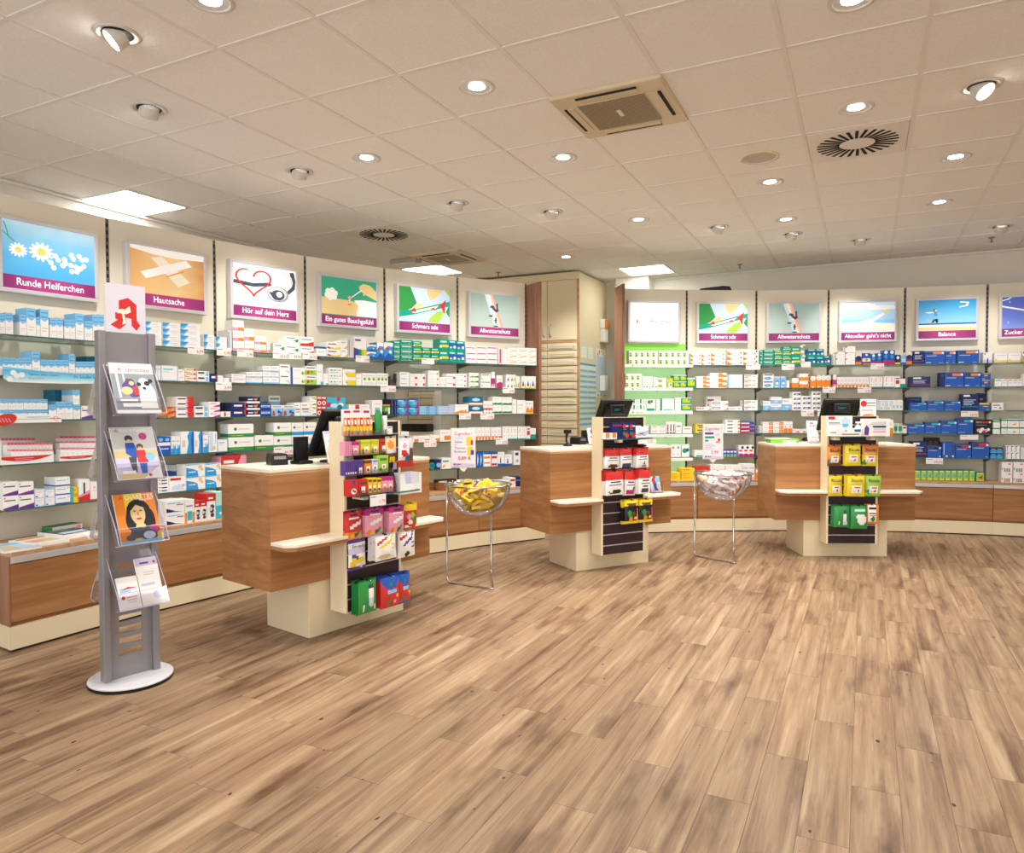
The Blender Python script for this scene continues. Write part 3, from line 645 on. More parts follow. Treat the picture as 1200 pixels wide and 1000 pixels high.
def pic_rooster():
    s = []
    for k, c in enumerate(('x', 'x', 'i', 'j', 'p')): s.append(('p', [(.28 + k * .035, 1), (.315 + k * .035, 1), (.53 + k * .035, .02), (.49 + k * .035, .02)], c))
    s += [('p', [(.38, .58), (.42, .68), (.48, .66), (.5, .58), (.53, .56), (.52, .72), (.56, .76), (.56, .6), (.58, .52), (.53, .46), (.47, .52), (.43, .6), (.4, .6)], 'd'), ('r', [.37, .32, .45, .37], 'd'), ('r', [.5, .12, .53, .3], 'd'), ('p', [(.48, .2), (.515, .3), (.55, .2)], 'd'), ('r', [.47, .02, .56, .06], 'd'), ('r', [.46, .37, .6, .38], 'e')]
    return grad('poster_mist', [(0, '#bccabf'), (.5, '#aebfb8'), (1, '#8fa89f')], 'Z', PE, noise=.3), s
def pic_blank(): return mat('#fbfbf9', .4, emit=PE + .1), [('e', [.14, .5, .02, .05], 'o'), ('e', [.155, .5, .012, .045], 'e')]
def pic_beach():
    s = [('e', [.3, .9, .35, .08], 'w'), ('e', [.75, .82, .3, .07], 'w'), ('r', [0, .32, 1, .42], 's'), ('p', [(0, .02), (0, .32), (.3, .34), (1, .28), (1, .02)], 'i'), ('p', [(.2, .06), (.3, .34), (.55, .44), (.6, .36), (.5, .16), (.4, .04)], 'w'), ('p', [(.55, .4), (.78, .66), (.82, .6), (.6, .36)], 'w'), ('p', [(.77, .64), (.86, .78), (.9, .7), (.82, .6)], 'j')]
    return grad('poster_beach_sky', [(0, '#76b0da'), (.5, '#9fcbe8'), (1, '#c3dff0')], 'Z', PE, noise=.3), s
def pic_jump():
    s = [('r', [0, .0, 1, .12], 'j'), ('r', [0, .12, 1, .2], 'w'), ('r', [0, .2, 1, .25], 'b'), ('e', [.2, .6, .08, .02], 'w')] + stroke([(.72, .92), (.86, .9), (.84, .8), (.72, .76)], .035, 'w')
    s += [('d', [.29, .68, .05], 'h'), ('d', [.305, .67, .035], 'j'), ('p', [(.27, .48), (.33, .5), (.33, .62), (.27, .62)], 'a'), ('p', [(.27, .38), (.33, .4), (.35, .3), (.32, .24), (.29, .34), (.23, .3), (.23, .26), (.28, .28)], 'k')] + stroke([(.32, .55), (.38, .58)], .015, 'j') + stroke([(.24, .3), (.16, .36)], .02, 'j')
    return grad('poster_clear_sky', [(0, '#c3e2f2'), (.45, '#86c4e8'), (.8, '#4aa6d8'), (1, '#2f8cc6')], 'Z', PE), s
def pic_blue():
    s = stroke([(-.02, .72), (.3, .6), (.55, .48), (1, .3)], .045, 'w') + stroke([(-.02, .69), (.3, .57), (.55, .45), (1, .27)], .02, 'e') + stroke([(.0, .9), (.1, .95), (.14, 1.0)], .03, 'w') + [('e', [.12, .85, .012, .03], 's'), ('e', [.1, .2, .01, .05], 's')]
    return grad('poster_violet_blue', [(0, '#8fa0dc'), (.5, '#5b70c4'), (1, '#4a5cb4')], 'Z', PE, noise=.2), s
def poster(sd, i, pic, words, label):
    R = SIDE[sd][0]; a, bq = R[i], R[i + 1]; u = (bq - a).normalized(); w = (bq - a).length
    c = a + u * (w / 2)
    t = thing('poster_light_box', label, 'poster', (c.x, c.y, 2.072), math.atan2(u.y, u.x), 'backlit posters above the shelves')
    W_, H_, D_ = .606, .468, .06; fr = .026
    m = MB(); m.box((-W_ / 2, -D_ + .012, 0), (W_ / 2, -.001, H_), M_FRAME)
    for q in (((-W_ / 2, 0), (W_ / 2, fr)), ((-W_ / 2, H_ - fr), (W_ / 2, H_)), ((-W_ / 2, fr), (-W_ / 2 + fr, H_ - fr)), ((W_ / 2 - fr, fr), (W_ / 2, H_ - fr))):
        m.box((q[0][0], -D_, q[0][1]), (q[1][0], -D_ + .0125, q[1][1]), M_FRAME)
    part(m, 'frame', t, bevel=.004)
    bg, sh = pic(); pw, ph = W_ - 2 * fr, H_ - 2 * fr; band = .2 if words and pic is not pic_blank else 0
    m = MB(); m.box((-pw / 2, -D_ + .006, 0), (pw / 2, -D_ + .0121, ph), bg); p = part(m, 'picture', t, loc=(0, 0, fr))
    m = MB()
    cl = []
    for k, a_, c_ in sh:      # clip outlines to the picture
        if k == 'p': a_ = [(min(1, max(0, x)), min(1, max(0, z))) for x, z in a_]
        cl.append((k, a_, c_))
    prints(m, cl, pw, ph * (1 - band), -D_ + .0055, z0=ph * band, emit=PE, step=.00006); o = part(m, 'picture_motif', p)
    if band:
        m = MB(); m.box((-pw / 2, -D_ + .003, 0), (pw / 2, -D_ + .0121, ph * band), M_BAND); part(m, 'title_band', t, loc=(0, 0, fr))
        text(t, words, 0 if (sd, i) != ('R', 5) else -pw * .46, -D_ + .0022, fr + ph * band * .52, .062, M_LETTER, 'CENTER' if (sd, i) != ('R', 5) else 'LEFT', sx=.9, bold=.002, maxw=pw * .88)
    elif words:
        text(t, words, .07, -D_ + .0035, fr + ph * .5, .06, mat('#4a4f5e', .5), maxw=pw * .6)
poster('L', 0, pic_daisy, 'Runde Helferchen', 'backlit poster of daisies and white pills on blue')
poster('L', 1, pic_plaster, 'Hautsache', 'backlit poster of crossed sticking plasters on skin')
poster('L', 2, pic_heart, 'Hör auf dein Herz', 'backlit poster of stethoscope with red heart outline')
poster('L', 3, pic_belly, 'Ein gutes Bauchgefühl', 'backlit poster of hand, blossom and belly before green')
poster('L', 4, pic_branch, 'Schmerz ade', 'backlit poster of thorny branch and leaves above the hatch bay')
poster('L', 5, pic_rooster, 'Allwetterschutz', 'backlit poster of weathercock and rainbow next to the drawer tower')
poster('R', 0, pic_blank, 'Phytothek', 'backlit white poster with faint wording above the green bay')
poster('R', 1, pic_branch, 'Schmerz ade', 'backlit poster of thorny branch and leaves next to the white poster')
poster('R', 2, pic_rooster, 'Allwetterschutz', 'backlit poster of weathercock and rainbow next to the bottle poster')
poster('R', 3, pic_beach, "Aktueller geht's nicht", 'backlit poster of a bottle lying on a beach')
poster('R', 4, pic_jump, 'Balance', 'backlit poster of a woman leaping on a beach')
poster('R', 5, pic_blue, 'Zucker und', 'backlit violet-blue poster with a white diagonal syringe')

# ------------------------------------------------------------------ cartons on the shelves
# design: base colour, print on the front, words for it[, object name]
TX = 'r .1 .62 .62 .7 e;r .1 .5 .5 .54 f'
DES = {
 'salt': ('w', 'r 0 .64 1 1 s;d .5 .66 .1 s;r .12 .7 .88 .9 a;r .15 .74 .85 .86 s;r .15 .3 .85 .34 f;r .15 .2 .7 .23 f', 'white carton with pale blue top', 'tablet_carton'),
 'saltd': ('w', 'r 0 .6 1 1 z;r .2 .1 .8 .55 f;r .4 .1 .6 .55 e', 'white carton with dark blue top', 'tablet_carton'),
 'wpur': ('w', 'p 0,0 1,0 1,.3 .55,.2 0,.08 v;p 0,.08 .55,.2 1,.3 1,.36 .5,.24 0,.11 m;r .08 .62 .8 .7 d;d .1 .85 .05 r', 'white carton with purple corner'),
 'lilac': ('x', 'r .1 .1 .9 .9 w;r .15 .65 .8 .75 u;r .15 .45 .6 .5 u;r .1 .1 .3 .25 b', 'pale lilac carton'),
 'wblu': ('w', 'r 0 0 1 .15 b;r .1 .6 .7 .7 s;d .85 .75 .06 r', 'white carton with blue base line'),
 'tealc': ('c', '', 'narrow turquoise carton'), 'yel': ('y', 'r .1 .4 .9 .6 o;r .1 .75 .6 .85 o', 'yellow carton'), 'redc': ('r', 'r .1 .6 .9 .75 h', 'dark red carton'),
 'wredf': ('w', 'p 0,0 1,0 1,.35 0,.2 r;p 0,.2 1,.35 1,.5 0,.3 p;r .42 .35 .58 .85 d', 'white carton fading to red below'),
 'wredb': ('w', 'r 0 0 1 .07 r;r .3 .5 .7 .54 f;d .5 .72 .06 p', 'white carton with thin red base'),
 'bfade': ('w', 'p 0,0 .12,0 .3,.5 .42,1 0,1 s;p 0,.4 .2,.5 .4,1 0,1 a;r .35 .55 .8 .68 x;r .45 .3 .85 .36 f', 'white flat carton with blue fading corner'),
 'pblue': ('x', 'r .06 .06 .94 .94 w;r .12 .7 .7 .8 s;r .12 .55 .5 .6 f', 'pale blue bordered carton'),
 'wpink': ('w', 'r .1 .6 .8 .72 p;r .1 .3 .6 .36 f', 'white carton with pink lettering'), 'wmul': ('i', 'r .1 .6 .7 .72 v;p 0,0 .6,0 0,.3 o;r .75 .5 .95 .9 r', 'cream carton with orange corner'),
 'wblb': ('w', 'r .06 .5 .6 .8 n;r .7 .1 .95 .9 s;r .1 .2 .55 .3 f', 'white carton with navy lettering'), 'nred': ('n', 'r .2 .45 .75 .7 w;p 1,0 1,1 .85,1 .9,.4 r;r .2 .2 .6 .28 v', 'navy carton with red edge'),
 'wht': ('w', 'r .1 .6 .7 .68 f;r .1 .35 .55 .4 f', 'plain white carton'), 'ored': ('o', 'p 0,.6 1,1 0,1 r;r .5 .3 .8 .6 s;p 0,0 1,0 1,.3 r', 'orange and red carton'),
 'wred': ('w', 'p .7,0 1,0 1,1 .62,1 .66,.5 r;r .08 .5 .55 .72 n;p .6,0 .7,0 .66,.5 .62,1 .55,1 p', 'white flat carton with red end'),
 'pinkw': ('w', 'p 1,0 1,.5 .5,.2 .4,0 m;r .1 .55 .7 .75 p', 'white carton with pink corner'), 'wrfl': ('w', 'r .3 .1 .5 .9 r;r .55 .5 .9 .6 p', 'flat white carton with red bar'),
 'nsp': ('n', 'r .1 .1 .35 .9 k;r .55 .1 .6 .9 f', 'dark navy carton'), 'bw2': ('b', 'r 0 .5 1 .68 w;r .1 .75 .4 .92 s;r .6 .75 .9 .92 s;r .15 .3 .85 .36 x', 'blue carton with white middle band'),
 'waq': ('w', 'p 0,0 1,0 1,.55 .6,.35 0,.3 a;r .15 .7 .8 .76 s;e .5 .45 .2 .1 s', 'white carton with aqua wave base'), 'bcur': ('w', 'p 1,0 .45,0 .6,.5 .5,.8 .7,1 1,1 a;p 1,0 .85,0 .8,.6 .9,1 1,1 b;r .1 .3 .35 .6 f', 'white carton with blue swooping curve'),
 'wpb': ('w', 'r .05 .05 .5 .95 x;d .6 .2 .1 j;r .75 .4 .85 .9 s', 'white carton with pale blue half'), 'azf': ('w', 'p 0,0 .65,0 .6,.45 .4,.6 0,.75 a;d .75 .75 .16 j;d .85 .55 .12 j;r .12 .35 .5 .42 w;p 0,.9 1,.98 1,1 0,1 s', 'white and azure carton with feet picture'),
 'azs': ('b', 'r 0 .75 1 1 w;r .3 .05 .6 .7 a', 'narrow blue carton with white top'), 'wbr': ('w', 'd .15 .75 .1 r;d .15 .3 .1 r;r .3 .62 .85 .78 n;r .3 .2 .85 .36 n', 'white carton with navy and red marks'), 'wr2': ('w', 'r .05 .78 .7 .95 r;p .1,.1 .9,.1 .7,.5 .2,.4 x;d .85 .4 .1 p', 'white carton with red title bar'),
 'wsw': ('w', 'p .05,.05 .9,.05 .5,.15 .05,.4 n;p .3,.05 .9,.05 .5,.15 a;r .6 .6 .95 .68 r;r .1 .75 .8 .82 s', 'white carton with blue swoosh'), 'wor': ('w', 'r 0 0 .22 .45 o;r .78 0 1 .45 o;r .25 .1 .75 .5 c;r .1 .7 .8 .76 e', 'white carton with orange sides'),
 'rtw': ('w', 'r 0 .72 1 1 r;r .15 .8 .7 .87 w;d .6 .5 .09 d;d .55 .35 .09 d;d .6 .18 .08 d;d .4 .42 .08 f', 'white carton with dark red top'), 'pgr': ('q', 'r 0 0 1 .5 c;d .5 .2 .05 w', 'pale green carton'),
 'opk': ('w', 'r 0 0 .52 .3 p;r .5 0 1 .32 o;r .1 .6 .7 .68 f', 'white carton with pink and orange base'), 'gry': ('f', 'r .1 .1 .3 .9 e', 'grey carton'),
 'wgr': ('w', 'p .5,.45 .7,.6 .95,.7 .9,.4 .75,.3 .7,.5 g;r .1 .75 .7 .82 v;r .1 .2 .5 .25 f', 'white carton with green leaf mark'), 'wrw': ('w', 'p 0,0 1,0 1,.5 .5,.3 0,.25 r;r .1 .65 .85 .75 e', 'white carton with red wave'),
 'wbs': ('w', 'r 0 .02 1 .2 s;r .1 .6 .75 .7 p;r .1 .4 .6 .45 f', 'white carton with light blue stripe'), 'wp2': ('w', 'p .5,.2 .7,.4 .9,.35 .95,.1 .8,.1 .75,.25 u;r .1 .7 .8 .8 v', 'white carton with mauve sprig'),
 'bgf': ('w', 'r 0 0 .14 1 b;d .86 .35 .22 l;d .8 .3 .1 g;r .2 .65 .7 .73 f', 'white carton with blue edge and lime'), 'gfr': ('w', 'r 0 0 1 .55 l;d .25 .3 .17 r;d .6 .35 .12 g;r .1 .75 .9 .84 v', 'green carton with red cherry'),
 'nor': ('n', 'r 0 0 1 .28 w;d .6 .62 .14 o;d .75 .68 .14 o;d .68 .5 .14 o;r .08 .5 .45 .65 w', 'navy carton with orange blossom'), 'bwf': ('b', 'r .05 .45 .9 .7 w;r .1 .52 .8 .62 b;r 0 0 1 .2 n', 'blue carton with white lettering'),
 'rbk': ('s', 'r 0 .72 1 1 w;r .1 .8 .9 .9 e;p .05,.05 .35,.05 .25,.5 .12,.5 r;d .2 .58 .1 j;d .65 .4 .14 b;d .85 .3 .12 b;r .6 .02 .95 .16 r', 'light blue carton with red figure'), 'wrb': ('w', 'r .1 .45 .9 .55 r;r .2 .25 .9 .35 s;r .1 .75 .7 .82 e', 'white carton with red and blue lines'),
 'wgx': ('w', 'p .1,.1 .9,.3 .9,.1 g;p .1,.9 .9,.6 .9,.9 l;r .1 .45 .6 .5 f', 'white carton with green strokes'), 'rst': ('r', 'd .5 .3 .22 w;d .5 .3 .12 r;r .1 .75 .9 .9 w', 'red carton with white ring'), 'cpk': ('c', 'd .1 .6 .14 m;d .62 .9 .12 m;d .1 .1 .1 m;e .4 .55 .22 .12 x;e .75 .6 .15 .1 w;r .25 .2 .75 .28 x;d .68 .45 .16 z', 'turquoise carton with pink dots'),
 'grw': ('w', 'r 0 0 1 .27 g;d .28 .62 .12 g;r .4 .58 .85 .66 f;r .1 .12 .6 .16 l', 'white box with green base band'), 'blb': ('w', 'r 0 0 1 .27 a;d .25 .62 .1 b;r .38 .58 .85 .66 f', 'white box with blue base band'), 'rpk': ('p', 'p 0,1 .8,1 .6,.6 0,.5 r;r .1 .75 .5 .85 w;r .1 .2 .8 .3 w', 'pink and red carton'),
 'tlw': ('w', 'r 0 .8 1 1 z;r .1 .4 .8 .5 f', 'white carton with teal top'), 'rnb': ('w', 'p 0,0 .2,0 .2,.46 0,.5 v;p .2,0 .4,0 .4,.43 .2,.46 b;p .4,0 .6,0 .6,.42 .4,.43 g;p .6,0 .8,0 .8,.42 .6,.42 l;p .8,0 1,0 1,.44 .8,.42 y;r .1 .82 .55 .9 v', 'white carton with rainbow base'),
 'wrn': ('w', 'p 0,.2 .3,.05 1,.05 1,.35 .6,.22 .3,.3 y;p 0,.2 .25,.05 .3,.2 .1,.4 m;r .1 .65 .7 .78 v', 'white carton with rainbow curve'), 'wgo': ('w', 'p .3,0 1,0 1,.4 .8,.3 j;r .1 .7 .7 .78 e', 'white carton with gold corner'),
 'bwv': ('a', 'p 0,.55 .4,.8 1,.75 1,1 0,1 w;p 0,.1 .5,.4 1,.2 1,0 0,0 b;r .12 .58 .6 .68 r;d .7 .45 .1 i', 'bright blue carton with white top'), 'wbb': ('w', 'r .6 0 1 .15 c;r .1 .6 .8 .66 f', 'tall white carton with cyan corner'),
 'god': ('w', 'r .05 .45 .8 .7 q;d .2 .55 .13 t;d .85 .58 .13 o;d .45 .55 .1 k;r .1 .15 .7 .22 e', 'white carton with orange and teal pills'), 'ywh': ('y', 'r 0 .62 1 1 w;p 0,0 .35,0 .2,.6 0,.6 w;d .3 .35 .12 c', 'yellow and white carton'),
 'wgg': ('w', 'd .18 .55 .13 l;d .5 .55 .13 l;d .82 .55 .13 l;d .18 .5 .07 g;d .5 .5 .07 g;d .82 .5 .07 g;r .05 .78 .9 .82 f;r .1 .2 .9 .24 f', 'white carton with row of lime dots'), 'gor': ('g', 'r 0 .85 1 1 o;d .5 .5 .2 l;r .75 .1 1 .7 w', 'green carton with orange top'),
 'teal': ('t', 'r .1 .6 .9 .8 q;r .15 .65 .85 .75 w;r .0 .0 1 .06 f;d .7 .3 .06 w', 'teal carton with white lettering', 'nasal_spray_carton'), 'tly': ('t', 'r .12 .3 1 .5 y;r .1 .7 .8 .85 q;d .12 .35 .12 w', 'teal carton with yellow line', 'nasal_spray_carton'), 'tlb': ('t', 'r 0 .45 1 .75 b;r .1 .8 .8 .92 q;d .78 .4 .22 b;d .78 .4 .14 w;d .25 .35 .08 w', 'teal and blue carton', 'nasal_spray_carton'),
 'wte': ('w', 'r .08 .5 .75 .68 q;r .1 .55 .6 .62 t', 'white carton with mint line'), 'wrd': ('w', 'd .8 .35 .2 r;r .1 .7 .7 .78 q', 'white carton with red dot', 'tea_carton'), 'wod': ('w', 'd .85 .45 .2 o;r .1 .4 .6 .5 q', 'white carton with orange dot', 'tea_carton'), 'wpd': ('w', 'd .8 .45 .17 u;r .1 .5 .6 .58 q', 'white carton with lilac dot', 'tea_carton'), 'wkd': ('w', 'd .85 .4 .2 m;r .08 .55 .7 .63 e', 'white carton with pink dot', 'tea_carton'),
 'bmg': ('a', 'e .5 .5 .3 .3 c;d .55 .5 .2 s;p .7,0 1,0 1,.9 .85,.5 m;p 0,0 .3,0 0,.4 v;r 0 .85 1 1 b;r .1 .75 .6 .85 w', 'blue carton with magenta corners'), 'bpa': ('s', 'r .05 .55 .9 .8 a;r .1 .6 .7 .7 w;d .85 .3 .13 n;r .1 .2 .6 .35 x', 'light blue flat carton'), 'bpo': ('x', 'r .05 .55 .9 .8 s;d .1 .3 .17 o;d .85 .4 .13 n;r .3 .2 .8 .35 p', 'pale blue carton with orange spot'),
 'wo2': ('w', 'r .55 0 1 .5 o;r .1 .6 .5 .7 f;d .2 .3 .08 j', 'white carton with orange block', 'vitamin_carton'), 'wob': ('w', 'r .4 .1 1 .5 o;r .1 .7 .8 .78 f', 'white and orange box', 'vitamin_carton'), 'grc': ('k', 'd .5 .4 .35 t;d .5 .4 .2 b;p .6,0 1,0 1,.5 g', 'dark carton with green ring'), 'npk': ('n', 'd .55 .45 .25 s;p .8,0 1,0 1,1 .85,.6 p', 'navy carton with pink edge'), 'wt2': ('w', 'r .1 .65 .7 .78 t;d .25 .3 .13 y;d .15 .2 .08 o', 'white carton with teal title'),
 'pk2': ('w', 'r .05 .62 .95 .84 p;r .1 .68 .85 .78 m;p 0,0 .1,0 .05,1 0,1 f', 'white carton with pink title'), 'pkb': ('w', 'r .3 .05 .9 .95 p;r .45 .1 .75 .9 m', 'white carton with tall pink bar'), 'wdt': ('w', 'd .3 .3 .03 p;d .6 .7 .03 p;d .5 .5 .03 e;d .3 .8 .03 p', 'white carton with fine dots'), 'osw': ('w', 'p .1,.25 .95,.5 .95,.68 .3,.4 o;p .1,.25 .95,.5 .95,.58 y;r .1 .75 .6 .84 f', 'white flat carton with orange sweep'),
 'wg2': ('w', 'p 0,.05 .3,.35 .6,.3 1,.4 1,.05 g;p .2,.05 .5,.3 .8,.1 l;r .1 .7 .8 .78 f', 'white carton with green grass'), 'wyl': ('w', 'd .12 .28 .13 y;r .05 .75 .9 .84 d;r .3 .3 .8 .35 f', 'white carton with yellow spot'), 'pkt': ('w', 'r 0 .25 1 .6 m;r 0 .1 1 .25 p', 'slim pink and white carton'), 'pk3': ('w', 'p 0,0 1,0 1,.4 .6,.5 0,.35 m;r .1 .65 .8 .7 p', 'white carton with magenta wave'), 'wby': ('w', 'p .1,.1 .3,.1 .25,.6 b;p .5,.1 .7,.1 .65,.6 b;r .78 .05 .98 .5 y', 'white carton with blue and yellow figures'),
 'byt': ('w', 'p .05,.2 .2,.2 .12,.68 b;p .2,.1 .32,.1 .26,.5 y;p .38,.2 .54,.2 .45,.68 b;p .54,.1 .66,.1 .6,.5 y;p .72,.2 .88,.2 .8,.68 b;p .88,.1 1,.1 .94,.5 y;r 0 0 1 .1 y', 'white carton with blue and yellow cones'),
 'ogw': ('w', 'p 0,0 1,0 1,.25 .5,.4 0,.2 o;d .8 .4 .08 g;r .1 .75 .7 .8 f', 'white carton with orange base wave'), 'pet': ('z', 'r 0 0 1 .28 w;r 0 0 1 .1 o;e .5 .65 .3 .18 x', 'petrol blue carton with orange line'), 'rwh': ('w', 'r 0 0 1 .45 r;p .4,.25 .5,.4 .6,.25 w;d .5 .2 .13 w;r .2 .65 .8 .72 p', 'white carton with red lower half'), 'wgs': ('w', 'p 0,.05 0,.22 .3,.3 .6,.25 1,.32 1,.05 g;r .1 .75 .8 .8 f', 'white carton with green grass edge'), 'yor': ('w', 'p 0,0 1,0 1,.25 .75,.6 .5,.25 .25,.6 0,.25 o;p 0,0 1,0 1,.1 0,.1 y;r .1 .75 .85 .82 u', 'white carton with orange flames'),
 'oth': ('w', 'r .3 0 1 .3 o;r 0 .2 .35 .42 u;r .2 .6 .7 .66 p;r .2 .75 .6 .79 f', 'slim white carton with orange base', 'lotion_carton'), 'pth': ('w', 'r .4 .25 .6 .3 m;r .4 .5 .55 .9 p;r 0 0 1 .07 c', 'slim white carton with pink line', 'lotion_carton'), 'rtg': ('w', 'r .15 .3 .85 .65 r;r .15 .75 .85 .85 v', 'white carton with red label', 'lotion_carton'), 'teb': ('w', 'r 0 0 1 .4 t;r .1 .7 .8 .76 f', 'white carton with teal base', 'lotion_carton'),
 'bst': ('b', 'p .2,.05 .6,.5 .4,.95 w;p .5,.1 .8,.5 .6,.9 s', 'blue carton with white streak'), 'bwo': ('w', 'r 0 .85 1 1 b;r .1 .55 .9 .7 o;r .1 .2 .9 .3 o;r 0 0 .08 1 s', 'white carton with blue and orange lines'), 'bwr': ('w', 'r 0 .85 1 1 b;r .1 .55 .9 .72 r;r .1 .05 .9 .2 r;r 0 0 .08 1 b', 'white carton with blue and red lines'), 'wb2': ('w', 'r 0 0 1 .16 b;p .3,.2 .5,.2 .45,.65 .35,.65 b;r .1 .8 .7 .86 f', 'white carton with blue base and figure'), 'wnv': ('w', 'r .2 .7 .7 .9 n;d .5 .3 .12 s', 'white carton with navy label'), 'nav': ('n', 'r .1 .6 .6 .7 e', 'navy carton'),
 'tea': ('w', 'r .06 .12 .52 .68 l;d .28 .3 .12 g;d .2 .62 .08 n;r .55 .5 .95 .56 f;r .55 .3 .85 .34 f', 'white herbal tea carton with green leaves', 'tea_carton'), 'tet': ('w', 'r .2 .1 .5 .8 q;r .6 0 .9 .14 v', 'slim white and mint carton', 'tea_carton'), 'gye': ('l', 'r 0 .6 1 .85 y;r .3 .1 .8 .5 w;d .6 .3 .1 g', 'lime and yellow carton', 'tea_carton'), 'gfs': ('g', 'r .1 .2 .9 .8 l;d .6 .5 .2 y;p .55,.3 .95,.8 .8,.9 g;r 0 .86 1 1 x', 'fresh green carton with leaf', 'tea_carton'),
 'wgb': ('w', 'r .1 .3 .35 1 t;r .5 .2 .9 .5 q;d .7 .7 .1 g', 'white carton with green bar'), 'wgb2': ('w', 'r .05 0 .9 .2 t;d .3 .75 .15 g;d .6 .8 .12 g;d .45 .6 .08 l', 'white carton with green leaf wreath'), 'gbw': ('w', 'r 0 0 .12 1 t;r .2 .05 .9 .12 c;r .3 .5 .9 .54 f', 'white carton with green spine'), 'wbn': ('w', 'r .15 .6 .85 .7 h;r .1 .2 .8 .28 j', 'white carton with brown lettering'), 'wbb2': ('w', 'r .3 .2 .7 .8 h;r .1 .02 .9 .12 h', 'white carton with tall brown bar'), 'wg3': ('w', 'd .5 .75 .1 e;r .3 .2 .7 .26 p', 'white carton with grey emblem'), 'wgl': ('w', 'd .4 .5 .2 t;d .75 .55 .15 z', 'white carton with green leaves'),
 'yll': ('y', 'r .1 .55 .6 .75 o;r .1 .2 .4 .3 o', 'flat bright yellow carton'), 'of1': ('w', 'p 0,0 .15,0 .3,.25 0,.8 o;d .85 .5 .2 o;d .7 .35 .08 r;r .25 .6 .6 .7 u;p .2,0 .9,0 .9,.12 .3,.12 p', 'white carton with orange fruit'), 'of2': ('w', 'p 0,0 .12,0 .25,.3 0,.6 o;d .85 .7 .16 n;d .75 .35 .16 o;r .2 .55 .6 .64 u', 'white carton with orange and blue dots'),
 'wok': ('w', 'r .5 .1 1 .55 o;r .5 .3 .75 .9 o;r .1 .6 .4 .7 f', 'white flat carton with orange block'), 'wbe': ('w', 'r 0 0 .13 1 s;r .4 .5 .9 .6 u', 'white flat carton with blue edge'), 'wno': ('w', 'r 0 0 .07 1 n;r .1 .25 .35 .42 o;r .1 .6 .55 .72 d;r .6 .5 .85 .66 s', 'white flat carton with navy edge'), 'mag': ('w', 'r .05 .3 .5 .8 m;r .1 .45 .45 .65 w;p .7,.05 1,.2 1,.6 .9,.4 o', 'white flat carton with magenta oval'), 'wpf': ('w', 'r .05 .3 .5 .6 p;d .75 .5 .2 o', 'flat white carton with pink mark'),
 'ynv': ('y', 'r .1 .55 .8 .78 n;r .2 .15 .7 .35 n', 'yellow carton with navy lettering'), 'wko': ('w', 'r .15 .35 .5 .65 d;r .85 .2 1 .7 o;r .6 .5 .8 .6 f', 'white flat carton with orange end'), 'brb': ('b', 'p 0,0 1,0 1,.25 .6,.35 0,.4 r;r .05 .5 .65 .75 w;p .5,0 1,0 1,.15 p', 'blue flat carton with red band'), 'tpk': ('w', 'r .2 .05 1 .25 t;r .2 .5 .8 .6 q', 'white pack with teal stripe'), 'bfn': ('b', 'r .1 .6 .9 .8 w;r .1 0 .9 .2 l;r .2 .3 .8 .4 s;d .7 .85 .08 r', 'small blue carton'), 'pnv': ('w', 'p 0,0 1,0 1,.2 .4,.3 0,.2 m;d .75 .8 .12 n;r .1 .45 .7 .6 r', 'white and pink carton with navy mark'), 'rw2': ('r', 'r .1 .1 .8 .6 w', 'red and white carton'), 'wlv': ('w', 'r .1 .1 .9 .4 p;r .2 .6 .8 .68 u;d .4 .3 .08 r', 'white carton with pale pink base'), 'wl2': ('w', 'r .1 .7 .9 .78 u;r .2 .05 .9 .15 p', 'tall white carton with lilac title'), 'orc': ('o', 'r .1 .6 .9 .9 w', 'orange carton'),
 'wbp': ('w', 'e .45 .35 .35 .2 a;d .75 .3 .12 j;r .1 .75 .9 .9 v;e .4 .4 .2 .1 s', 'white carton with blue and gold swoosh'), 'wb3': ('s', 'e .5 .45 .3 .22 a;d .5 .4 .12 w;r 0 .85 1 1 u;r .1 .05 .6 .12 w', 'light blue carton with white ring'), 'oci': ('o', 'r 0 .5 1 1 w;d .5 .7 .24 w;d .85 .75 .2 n;d .78 .75 .18 w', 'orange carton with white circle'), 'oc2': ('o', 'd .5 .8 .22 w;r .1 .85 .9 1 w;r .3 .7 .7 .76 u;r .35 0 .65 .12 w', 'bright orange carton with white cap'),
 'aqw': ('c', 'r 0 .5 1 1 w;r 0 0 1 .5 s;r .1 .72 .7 .82 u;d .8 .1 .1 o;e .5 .3 .2 .1 x', 'aqua and white carton'), 'wnx': ('w', 'p .15,.3 .9,.3 .98,.7 .25,.7 d;r .35 .4 .7 .6 x;d .88 .5 .13 v', 'white flat carton with dark slanted logo'), 'obw': ('w', 'r .6 .1 1 .9 o;r .1 .4 .5 .5 p;r .65 .45 .95 .55 w', 'white flat carton with orange square', 'vitamin_carton'), 'ob2': ('w', 'r .05 0 .95 .4 o;d .45 .55 .05 r;r .2 .7 .8 .75 f', 'white carton with orange lower half', 'vitamin_carton'), 'owf': ('w', 'r .5 .1 .95 .5 o;r .1 .6 .5 .7 f', 'flat white carton with orange square', 'vitamin_carton'),
